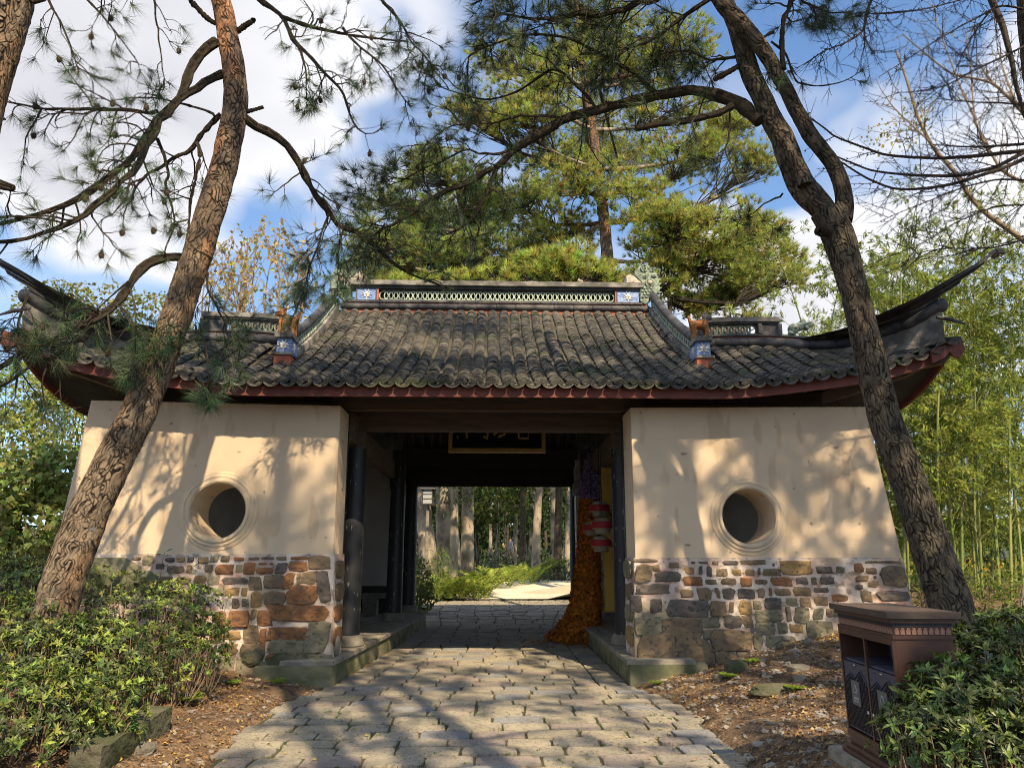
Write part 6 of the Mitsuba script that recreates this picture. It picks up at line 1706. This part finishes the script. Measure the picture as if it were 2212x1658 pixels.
edge_ = np.abs(px_[:, 0]) > 1.0
px_ = px_[edge_ | (r11.random(n) < 0.12)]; n = len(px_)
p = np.c_[px_, np.full(n, 0.012)]
l = r11.uniform(0.02, 0.045, n)
m, c = leaves(p, np.c_[r11.normal(size=(n, 2)), r11.normal(0, 0.1, n)], np.c_[r11.normal(0, 0.25, (n, 2)), np.ones(n)], l, l * 0.6, tint((0.30, 0.22, 0.08), n, r11), 0.2, 0.1)
add('path_leaves', m, 'm_litter', color=c, kind='stuff', label='few dry leaves scattered over the paving', cat='leaves')
n = 9000
xy = np.concatenate([np.c_[r11.uniform(-4.6, -1.95, 2 * n // 3), r11.uniform(4.0, 9.3, 2 * n // 3)], np.c_[r11.uniform(1.85, 5.5, n // 3), r11.uniform(4.0, 9.3, n // 3)]])
a = r11.uniform(0, np.pi, n); d = np.c_[np.cos(a), np.sin(a), 0 * a]; s = np.c_[-np.sin(a), np.cos(a), 0 * a]
l = r11.uniform(0.05, 0.10, n)[:, None]
p = np.c_[xy, ground_z(xy[:, 0], xy[:, 1]) + 0.010 + 0.012 * r11.random(n)]
v = np.stack([p - d * l - s * 0.0015, p - d * l + s * 0.0015, p + d * l + [0, 0, 0.006]], 1).reshape(-1, 3)
add('needle_litter', (v, np.arange(3 * n).reshape(-1, 3)), 'm_litter', color=np.repeat(tint((0.27, 0.135, 0.06), n, r11), 3, 0), kind='stuff', label='brown pine needles matting the banks', cat='needles')
n = 2000
xy = np.concatenate([np.c_[r11.uniform(1.9, 5.3, 1720), r11.uniform(4.2, 9.3, 1720)], np.c_[r11.uniform(-3.6, -2.0, 280), r11.uniform(5, 9.3, 280)]])
gm = []
tet = mesh_of(trimesh.creation.icosphere(1))
for q in xy:
    s = abs(r11.normal(0, 0.011)) + 0.006
    v = tet[0] * [s * r11.uniform(0.8, 1.5), s, s * 0.6] * (1 + 0.25 * r11.normal(size=(len(tet[0]), 1)))
    gm.append((v @ rz(r11.uniform(0, 6)).T + [q[0], q[1], float(ground_z(q[0], q[1])) + s * 0.3], tet[1]))
add('grit', J(gm), 'm_pebble', smooth=False, kind='stuff', label='grit and small stones on the banks', cat='gravel')
# grass tufts and moss in the joints near the viewpoint
n = 240
gx_ = np.c_[r11.uniform(-1.9, 1.9, n), r11.uniform(4.8, 8.5, n)]
p = np.repeat(np.c_[gx_, np.full(n, -0.012)], 7, 0) + r11.normal(0, 0.012, (n * 7, 3)) * [1, 1, 0]
l = r11.uniform(0.015, 0.035, n * 7)
m, c = leaves(p, r11.normal(0, 0.5, p.shape) + [0, 0, 1], r11.normal(size=p.shape) + [0, -1, 0.5], l, l * 0.25, tint((0.12, 0.17, 0.035), n * 7, r11))
add('joint_grass', m, 'm_leaf', color=c, kind='stuff', label='short grass growing in the paving joints', cat='grass')
# ---------------------------------------------------------------- litter bin
LB = lab('litter_bin', 'brown metal twin litter bin with dark blue slatted doors half hidden by azaleas', 'litter bin')
E1 = np.array([0.06, 0.998, 0.0]); E2 = np.array([0.998, -0.06, 0.0])
BO = np.array([2.185, 4.072, 0.0])
BM = np.stack([E1, E2, [0, 0, 1.0]], 1)      # local axes: along the doors, into the bin, up


def binbox(lo, hi, b=0.004):
    v, f = bb(lo, hi, b)
    return v @ BM.T + BO, f[:, ::-1]


def put(name, lo, hi, m, b=0.004, **k):
    return add(LB + name, binbox(lo, hi, b), m, **k)


put('__lid', (0.0, 0.0, 1.165), (0.80, 0.40, 1.20), 'm_bin_top', 0.006)
put('__lid_moulding', (0.022, 0.022, 1.140), (0.778, 0.378, 1.1645), 'm_bin_brown')
put('__lid_neck', (0.036, 0.036, 1.120), (0.764, 0.364, 1.1395), 'm_bin_black')
put('__frieze_band', (0.040, 0.040, 1.075), (0.760, 0.360, 1.1195), 'm_bin_brown', 0.002)
fr = []
for i in range(24):
    a = 0.046 + i * 0.0300
    fr.append(binbox((a, 0.036, 1.079), (a + 0.024, 0.0405, 1.104), 0.002)); fr.append(binbox((a + 0.005, 0.034, 1.104), (a + 0.019, 0.0405, 1.114), 0.002))
for i in range(10):
    a = 0.048 + i * 0.0310
    fr.append(binbox((0.036, a, 1.079), (0.0405, a + 0.024, 1.104), 0.002)); fr.append(binbox((0.034, a + 0.005, 1.104), (0.0405, a + 0.019, 1.114), 0.002))
add(LB + '__lotus_frieze', J(fr), 'm_bin_frieze', kind='stuff')
put('__cornice', (0.030, 0.030, 1.055), (0.770, 0.370, 1.0745), 'm_bin_brown')
z0, z1 = 0.455, 1.0545
put('__end_panel', (0.040, 0.045, z0), (0.055, 0.360, z1), 'm_bin_brown', 0.002)
put('__end_panel', (0.745, 0.045, z0), (0.760, 0.360, z1), 'm_bin_brown', 0.002)
put('__back_panel', (0.056, 0.345, z0), (0.744, 0.360, z1), 'm_bin_brown', 0.002)
for a, b in ((0.040, 0.056), (0.392, 0.410), (0.744, 0.760)):
    put('__stile', (a, 0.028, z0), (b, 0.0445, z1), 'm_bin_brown', 0.002)
put('__header', (0.0565, 0.028, z1 - 0.035), (0.7435, 0.0445, z1), 'm_bin_brown', 0.002)
for a, b in ((0.058, 0.390), (0.412, 0.742)):
    put('__inner_bin', (a, 0.10, z0 + 0.01), (b, 0.34, 0.86), 'm_bin_black', 0.002)
    put('__lining', (a, 0.330, 0.861), (b, 0.344, z1 - 0.002), 'm_bin_blue', 0.001)
    put('__shelf', (a, 0.046, 0.862), (b, 0.329, 0.874), 'm_bin_blue', 0.002)
    d = put('__door', (a + 0.002, 0.034, 0.470), (b - 0.002, 0.044, 0.858), 'm_bin_blue', 0.002)
    w = b - a
    top = lambda t: 0.735 + 0.075 * max(0, 1 - abs(t - 0.28) / 0.28) if t < 0.56 else 0.735 + 0.045 * max(0, 1 - abs(t - 0.72) / 0.24)
    sl, n = [], 17
    for i in range(n):
        t = (i + 0.5) / n
        sl.append(binbox((a + 0.008 + (w - 0.016) * (i + 0.12) / n, 0.0285, 0.480), (a + 0.008 + (w - 0.016) * (i + 0.62) / n, 0.0345, top(t)), 0.0015))
    add(d + '__slats', J(sl), 'm_bin_black', kind='stuff')
    ridge = [np.array([a + w * t, 0.030, top(t) + 0.012]) for t in (0.0, 0.28, 0.56, 0.72, 0.97)]
    add(d + '__mountain_outline', xf(tube(np.array(ridge), 0.0035, 6), BM, BO), 'm_bin_blue', smooth=True)
    q = add(d + '__sign', binbox((a + w * 0.33, 0.0235, 0.615), (a + w * 0.67, 0.0275, 0.755), 0.001), 'm_sign_grey')
    cx, cz = a + w * 0.5, 0.705
    tri = [np.array([cx + 0.034 * math.sin(k * 2.094), 0.0225, cz + 0.034 * math.cos(k * 2.094)]) for k in range(4)]
    sym = [xf(tube(np.array([p0 * 0.9 + p1 * 0.1, p0 * 0.1 + p1 * 0.9]), 0.0032, 6), BM, BO) for p0, p1 in zip(tri[:-1], tri[1:])]
    add(q + '__recycling_symbol', J(sym), 'm_sign_ink', kind='stuff')
    add(q + '__lettering', J([binbox((cx - 0.034 + i * 0.018, 0.0222, 0.648), (cx - 0.022 + i * 0.018, 0.0236, 0.662), 0.0005) for i in range(4)] + [binbox((cx - 0.034, 0.0222, 0.636), (cx + 0.034, 0.0236, 0.640), 0.0005)]), 'm_sign_ink', kind='stuff')
    k = ball((0, 0, 0), (0.012, 0.006, 0.012), 2)
    e = b - 0.022 if a < 0.2 else a + 0.022
    add(d + '__lock', xf(k, BM, BO + BM @ np.array([e, 0.026, 0.60])), 'm_steel', smooth=True)
    add(d + '__catch', xf(ball((0, 0, 0), (0.018, 0.006, 0.006), 2), BM, BO + BM @ np.array([(a + b) / 2, 0.030, 0.846])), 'm_steel', smooth=True)
put('__base_rail', (0.036, 0.026, 0.425), (0.764, 0.374, 0.4545), 'm_bin_brown')
put('__base', (0.046, 0.036, 0.375), (0.754, 0.364, 0.4245), 'm_bin_brown')
put('__foot_step', (0.020, 0.014, 0.345), (0.780, 0.386, 0.3745), 'm_bin_brown')
put('__foot', (0.000, -0.004, 0.315), (0.800, 0.400, 0.3445), 'm_bin_brown')
add('kerb_stone', binbox((-0.10, -0.05, 0.12), (0.92, 0.46, 0.312), 0.02), 'm_granite', label='pale stone slab that the litter bin stands on', cat='kerb stone')

# ---------------------------------------------------------------- inside the gate
PQ = lab('plaque', 'dark hanging plaque with a gilt frame and gilt characters under the gate roof', 'plaque')
xl, xr_, zb = -0.70, 0.93, 3.40
zt = zb + 0.72
tilt = rx(-0.16)
pq = lambda m: xf(m, tilt, (0, 13.0, zb))
add(PQ + '__board', pq(bb((xl, 0, 0), (xr_, 0.05, 0.72))), 'm_plaque')
for lo, hi in (((xl - 0.07, -0.03, -0.07), (xr_ + 0.07, 0.05, -0.002)), ((xl - 0.07, -0.03, 0.722), (xr_ + 0.07, 0.05, 0.79)), ((xl - 0.07, -0.03, 0.0), (xl - 0.002, 0.05, 0.72)), ((xr_ + 0.002, -0.03, 0.0), (xr_ + 0.07, 0.05, 0.72))):
    add(PQ + '__frame_bar', pq(bb(lo, hi, 0.02)), 'm_gold')


def stroke(pts, w):
    return xf(tube(np.array([(x, -0.008, z) for x, z in pts]), w, 6), tilt, (0, 13.0, zb))


chars = [[([(-0.44, 0.62), (-0.44, 0.20)], 0.026), ([(-0.44, 0.60), (-0.28, 0.60), (-0.28, 0.45)], 0.02), ([(-0.44, 0.46), (-0.30, 0.46)], 0.016), ([(-0.20, 0.60), (-0.06, 0.60), (-0.06, 0.30), (-0.07, 0.19), (-0.13, 0.235)], 0.026), ([(-0.20, 0.60), (-0.20, 0.45), (-0.08, 0.46)], 0.018)],
         [([(0.03, 0.58), (0.09, 0.54)], 0.022), ([(0.02, 0.44), (0.08, 0.40)], 0.022), ([(0.05, 0.25), (0.12, 0.34)], 0.024), ([(0.20, 0.62), (0.20, 0.36)], 0.022), ([(0.12, 0.50), (0.16, 0.42)], 0.02), ([(0.26, 0.52), (0.30, 0.44)], 0.02), ([(0.32, 0.40), (0.24, 0.27), (0.14, 0.22)], 0.024)],
         [([(0.44, 0.56), (0.76, 0.58)], 0.024), ([(0.60, 0.66), (0.60, 0.36)], 0.024), ([(0.50, 0.36), (0.70, 0.36), (0.68, 0.20), (0.52, 0.20), (0.50, 0.36)], 0.024)]]
for ch in chars:
    add(PQ + '__character', J([stroke(p, w) for p, w in ch]), 'm_gold', smooth=True)
add(PQ + '__seal', pq(bb((-0.62, -0.004, 0.20), (-0.59, 0.0, 0.24), 0.001)), 'm_gold')

r12 = np.random.default_rng(1212)
FGd = lab('flower_garland', 'tall cascade of orange artificial flowers flaring over the floor, mauve blossoms at its top', 'flowers')
n = 8500
t = r12.random(n) ** 1.25
zc = 0.06 + t * 2.75
cx = np.interp(zc, [0, 0.25, 0.7, 1.6, 2.8], [1.58, 1.66, 1.78, 1.84, 1.86])
rad = np.interp(zc, [0, 0.15, 0.35, 0.8, 1.6, 2.4, 2.9], [0.66, 0.50, 0.36, 0.27, 0.21, 0.17, 0.10])
an = r12.uniform(0, 2 * np.pi, n)
lump = 1 + 0.35 * (meshkit.fbm(np.c_[np.cos(an) * 2, np.sin(an) * 2, zc * 3], 3, 2) - 0.5)
rr_ = rad * lump * (1 - 0.25 * r12.random(n))
p = np.c_[cx + rr_ * np.cos(an), 13.7 + 0.8 * rr_ * np.sin(an), zc]
nn = unit(np.c_[np.cos(an), np.sin(an), 0 * an] + r12.normal(0, 0.4, (n, 3)))
d = unit(np.cross(nn, r12.normal(size=(n, 3))))
m, c = leaves(p, d, nn, 0.07, 0.065, tint((0.38, 0.125, 0.016), n, r12, 0.1, 0.3), 0.2, 0.1)
add(FGd + '__orange_flowers', m, 'm_litter', color=c, kind='stuff')
add(FGd + '__core', tube([(1.66, 13.7, 0.28), (1.76, 13.7, 0.8), (1.84, 13.7, 1.7), (1.86, 13.7, 3.0)], [0.26, 0.17, 0.12, 0.05], 12), 'm_ink', smooth=True)
n = 1500
zc = r12.uniform(2.55, 3.45, n)
p = np.c_[np.interp(zc, [2.5, 3.45], [1.80, 2.02]) + r12.normal(0, 0.11, n), 13.45 + r12.normal(0, 0.08, n), zc]
m, c = leaves(p, r12.normal(size=(n, 3)) - [0, 0, 0.8], r12.normal(size=(n, 3)), 0.045, 0.035, tint((0.22, 0.17, 0.36), n, r12), 0.2)
add(FGd + '__mauve_flowers', m, 'm_litter', color=c, kind='stuff')
n = 330
a = r12.uniform(0, 2 * np.pi, n); q = np.abs(r12.normal(0, 0.5, n))
p = np.c_[1.45 + q * np.cos(a) * 0.9, 13.4 + q * np.sin(a), np.where(1.45 + q * np.cos(a) * 0.9 > 1.68, 0.29, 0.015) + 0.02 * r12.random(n)]
m, c = leaves(p, np.c_[np.cos(a), np.sin(a), 0.2 * r12.normal(size=n)], r12.normal(0, 0.3, (n, 3)) + [0, 0, 1], 0.06, 0.05, tint((0.40, 0.15, 0.02), n, r12), 0.2)
add('fallen_petals', m, 'm_litter', color=c, kind='stuff', label='orange petals shed on the paving around the garland foot', cat='petals')

for (u, v, Y, s, lbl) in [(1294.6, 1097, 11.95, 1.0, 'topmost of the red banded lanterns beside the garland'), (1300.6, 1133, 11.6, 1.05, 'foremost of the red banded lanterns beside the garland'), (1278, 1139, 12.4, 0.95, 'red banded lantern half hidden behind the others'), (1297.6, 1172, 11.7, 1.0, 'lowest of the red banded lanterns beside the garland')]:
    K = lab(N('lantern'), lbl, 'lantern', 'red banded lanterns beside the garland')
    c = P(u, v, Y); s *= 0.165
    add(K + '__shade', xf(lathe([(0, 0.60), (0.55, 0.62), (0.70, 0.58), (0.72, 0.40), (0.95, 0.36), (1.0, 0.302)], 24), np.eye(3) * s, c), 'm_lantern_pale', smooth=35)
    add(K + '__red_band', xf(lathe([(1.0, 0.30), (1.02, 0.26), (1.02, -0.26), (1.0, -0.30)], 24), np.eye(3) * s, c), 'm_lantern_red', smooth=35)
    add(K + '__lower_shade', xf(lathe([(1.0, -0.302), (0.95, -0.36), (0.73, -0.40), (0.70, -0.76), (0.62, -0.84), (0, -0.85)], 24), np.eye(3) * s, c), 'm_lantern_pale', smooth=35)
    add(K + '__cord', tube([c + [0, 0, 0.6 * s], [c[0], c[1], 4.3]], 0.006, 5), 'm_ink')

YB_ = lab('yellow_banner', 'yellow upright banner with black characters beside the right column', 'banner')
bx0, bx1 = 1.93, 2.36
add(YB_ + '__cloth', bb((bx0, 12.48, 0.60), (bx1, 12.50, 3.0), 0.002), 'm_yellow')
cs = []
for k, zc in enumerate((2.45, 2.15, 1.86, 1.58)):
    for j in range(5):
        a = r12.uniform(0, np.pi)
        q = np.array([bx1 - 0.22 + r12.uniform(-0.07, 0.07), 12.475, zc + r12.uniform(-0.09, 0.09)])
        h = np.array([math.cos(a), 0, math.sin(a)]) * r12.uniform(0.03, 0.09)
        cs.append(tube([q - h, q + h], 0.010, 5))
add(YB_ + '__characters', J(cs), 'm_ink', kind='stuff')
SB = lab('stone_bench', 'low stone bench on block legs against the back wall of the left bay', 'bench')
add(SB + '__seat', bb((-4.6, 15.9, 0.62), (-2.2, 16.35, 0.72), 0.01), 'm_granite')
for x in (-2.70, -4.2):
    add(SB + '__leg', bb((x, 15.95, 0.274), (x + 0.30, 16.3, 0.618), 0.02), 'm_granite')
for (u, v, w, h, lbl) in [(1597, 1100, 0.27, 0.75, 'dark hanging scroll with pale brush strokes, right one in the right window'), (1571, 1105, 0.27, 0.75, 'dark hanging scroll with pale brush strokes, left one in the right window'), (519, 1100, 0.25, 0.8, 'dark hanging scroll seen through the left round window')]:
    K = lab(N('hanging_scroll'), lbl, 'scroll', 'dark scrolls seen through the round windows')
    c = P(u, v, 16.4)
    add(K + '__paper', bx(c, (w, 0.02, h), 0.003), 'm_ink')
    add(K + '__rod', tube([c + [-w * 0.6, 0, -h / 2], c + [w * 0.6, 0, -h / 2]], 0.014, 8), 'm_wood')
    ss = [tube([c + [x0_, -0.016, a0], c + [x1_, -0.016, a1]], 0.012, 5) for x0_, a0, x1_, a1 in ((-0.06, 0.33, -0.07, 0.12), (0.0, 0.35, 0.0, -0.02), (0.08, 0.20, -0.06, -0.2), (0.05, 0.32, 0.06, 0.22), (-0.02, 0.05, 0.09, -0.02))]
    add(K + '__brush_strokes', J(ss), 'm_inner_wall', kind='stuff')

# ---------------------------------------------------------------- lamps in the wood
for (u, vt, vb_, Y, s, lbl) in [(924, 1072, 1225, 23.0, 0.36, 'square lantern lamp post at the left of the gate opening'), (980, 1092, 1212, 31.0, 0.30, 'small black lantern lamp post before the slim pale trunk')]:
    K = lab(N('lamp_post'), lbl, 'lamp', 'lamp posts behind the gate')
    c = P(u, vt, Y); g = float(ground_z(c[0], c[1]))
    zb_ = c[2] - 0.5 * s * 1.5
    add(K + '__post', tube([(c[0], c[1], g - 0.1), (c[0], c[1], zb_)], 0.055 if s > 0.33 else 0.04, 10), 'm_granite' if s > 0.33 else 'm_lamp', smooth=40)
    add(K + '__tray', bx((c[0], c[1], zb_ + 0.02), (s * 1.3, s * 1.3, 0.05), 0.01), 'm_lamp')
    add(K + '__glass', bx((c[0], c[1], zb_ + 0.05 + s * 0.6), (s * 0.82, s * 0.82, s * 1.2), 0.01), 'm_lamp_glass')
    for sx in (-1, 1):
        for sy in (-1, 1):
            add(K + '__corner_bar', bx((c[0] + sx * s * 0.43, c[1] + sy * s * 0.43, zb_ + 0.05 + s * 0.6), (0.03, 0.03, s * 1.2), 0.003), 'm_lamp')
    for h in (0.4, 0.8):
        add(K + '__cross_bar', bx((c[0], c[1] - s * 0.43, zb_ + 0.05 + s * h), (s * 0.82, 0.02, 0.02), 0.002), 'm_lamp')
    add(K + '__roof', xf(lathe([(s * 0.95, 0), (s * 0.90, 0.05), (0.06, s * 0.42), (0, s * 0.44)], 4), rz(math.pi / 4), (c[0], c[1], zb_ + 0.052 + s * 1.2)), 'm_lamp')

# ---------------------------------------------------------------- far strollers
import manifold3d as m3


def body(parts, e=0.05, it=5):
    tot = None
    for p, r, q, r2 in parts:
        h = trimesh.convex.convex_hull(np.vstack([ball(p, r, 1)[0], ball(q, r2, 1)[0]]))
        mm = m3.Manifold(m3.Mesh(np.asarray(h.vertices, np.float32), np.asarray(h.faces, np.uint32)))
        tot = mm if tot is None else tot + mm
    q = tot.refine_to_length(e).to_mesh()
    t = trimesh.Trimesh(q.vert_properties[:, :3], q.tri_verts, process=True)
    trimesh.smoothing.filter_taubin(t, iterations=it)
    return t


def cloth(key, rgb):
    return mat(key, rgb, 0.85)


cloth('m_skin', (0.42, 0.26, 0.18)); cloth('m_navy', (0.035, 0.055, 0.13)); cloth('m_pink', (0.55, 0.36, 0.33)); cloth('m_white_cloth', (0.70, 0.70, 0.70)); cloth('m_grey_cloth', (0.20, 0.21, 0.25)); cloth('m_hair', (0.012, 0.010, 0.009)); cloth('m_trousers', (0.04, 0.045, 0.06)); cloth('m_cream', (0.55, 0.45, 0.30))


def person(c, yaw, lbl, top, leg, cap=None, step=0.18, group=None, bag=None):
    K = lab(N('person'), lbl, 'person', group)
    M = rz(yaw)
    A = lambda x, y, z: M @ np.array([x, y, z]) + c
    arms = [(A(s * 0.19, 0, 1.40), 0.050, A(s * 0.24, 0.02 * s, 1.12), 0.042) for s in (-1, 1)] + [(A(s * 0.24, 0.02 * s, 1.12), 0.040, A(s * 0.23, -0.12, 0.90), 0.030) for s in (-1, 1)]
    hands = []
    for s in (-1, 1):
        w = A(s * 0.23, -0.12, 0.90)
        hands.append((w, 0.028, A(s * 0.23, -0.15, 0.84), 0.030))
        for j in range(4):
            hands.append((A(s * (0.215 + 0.012 * j), -0.155 - 0.004 * j, 0.83), 0.011, A(s * (0.212 + 0.013 * j), -0.175, 0.765 + 0.008 * abs(j - 1.5)), 0.008))
        hands.append((A(s * 0.225, -0.165, 0.86), 0.012, A(s * 0.205, -0.195, 0.82), 0.009))
    legs = []
    for s in (-1, 1):
        f = s * step
        legs += [(A(s * 0.09, 0, 0.88), 0.095, A(s * 0.10, -f * 0.45 - 0.02, 0.48), 0.062), (A(s * 0.10, -f * 0.45 - 0.02, 0.48), 0.060, A(s * 0.10, -f * 0.8 + 0.03, 0.09), 0.042)]
    feet = [(A(s * 0.10, -s * step * 0.8 + 0.05, 0.045), 0.042, A(s * 0.10, -s * step * 0.8 - 0.13, 0.035), 0.035) for s in (-1, 1)]
    head = [(A(0, -0.01, 1.60), 0.085, A(0, 0.01, 1.52), 0.070), (A(0, -0.075, 1.555), 0.016, A(0, -0.095, 1.535), 0.014), (A(0, 0.01, 1.50), 0.052, A(0, 0.02, 1.40), 0.058)] + [(A(s * 0.082, 0.01, 1.575), 0.016, A(s * 0.084, 0.015, 1.55), 0.012) for s in (-1, 1)]
    torso = [(A(-0.12, 0, 1.38), 0.085, A(0.12, 0, 1.38), 0.085), (A(-0.10, 0, 1.34), 0.095, A(-0.08, 0, 0.92), 0.10), (A(0.10, 0, 1.34), 0.095, A(0.08, 0, 0.92), 0.10), (A(0, -0.02, 1.30), 0.10, A(0, 0, 0.95), 0.11)]
    add(K + '__body', body(head + torso + arms + hands + legs + feet, 0.03, 3), 'm_skin', smooth=True)
    big = lambda L, g: [(p, r + g, q, r2 + g) for p, r, q, r2 in L]
    add(K + '__jacket', body(big(torso + arms, 0.018), 0.04, 4), top, smooth=True)
    add(K + '__trousers', body(big(legs, 0.014), 0.04, 4), leg, smooth=True)
    add(K + '__shoes', body(big(feet, 0.010), 0.04, 3), 'm_ink', smooth=True)
    add(K + ('__cap' if cap else '__hair'), xf(ball((0, 0, 0), (0.098, 0.105, 0.085), 2), M, A(0, 0.022, 1.645)), cap or 'm_hair', smooth=True)
    if bag:
        B_ = lab(N('backpack'), 'dark blue backpack on the back of the stroller in a navy jacket', 'bag')
        add(B_ + '__sack', xf(bx((0, 0, 0), (0.28, 0.15, 0.40), 0.05), M, A(0, 0.20, 1.20)), bag, smooth=40)
        for s in (-1, 1):
            add(B_ + '__strap', tube([A(s * 0.09, 0.14, 1.38), A(s * 0.10, 0.02, 1.49), A(s * 0.11, -0.13, 1.36), A(s * 0.12, -0.10, 1.10)], 0.014, 5), 'm_white_cloth', smooth=True)


for (u, Y, yaw, top, leg, cap, bag, lbl) in [(1102, 58, 0.2, 'm_navy', 'm_trousers', None, 'm_navy', 'person in a navy jacket with a backpack walking off among the far trunks'), (1092, 60, 2.9, 'm_cream', 'm_trousers', 'm_white_cloth', None, 'person with a white cap and cream top among the far trunks'),
                                             (2089, 46, 1.2, 'm_pink', 'm_trousers', None, None, 'person in a pale pink jacket seen through the bamboo'), (2135, 48, -0.6, 'm_white_cloth', 'm_navy', None, None, 'person in a white top seen through the bamboo'), (2164, 50, 0.4, 'm_grey_cloth', 'm_trousers', None, None, 'person in a grey top seen through the bamboo')]:
    c = P(u, 1200, Y); c[2] = float(ground_z(c[0], c[1]))
    person(c, yaw, lbl, top, leg, cap, 0.16, 'strollers far off', bag)
n = 5200
pp = np.stack([r12.uniform(17, 42, n), r12.uniform(31, 44, n), np.zeros(n)], 1)
pp[:, 2] = ground_z(pp[:, 0], pp[:, 1]) + 0.5 * r12.random(n)
k = r12.random(n)
cl = np.where((k < 0.42)[:, None], np.array([(0.50, 0.33, 0.03)]), np.where((k < 0.5)[:, None], np.array([(0.5, 0.2, 0.03)]), np.array([(0.17, 0.22, 0.05)])))
m, c = leaves(pp, r12.normal(size=pp.shape), unit(r12.normal(0, 0.5, pp.shape) + [0, -0.4, 1]), 0.16, 0.12, cl * (1 + r12.normal(0, 0.2, (n, 1))), 0.15)
add('flower_bed', m, 'm_leaf', color=c, kind='stuff', label='bed of yellow and orange flowers far beyond the bamboo', cat='flower bed')
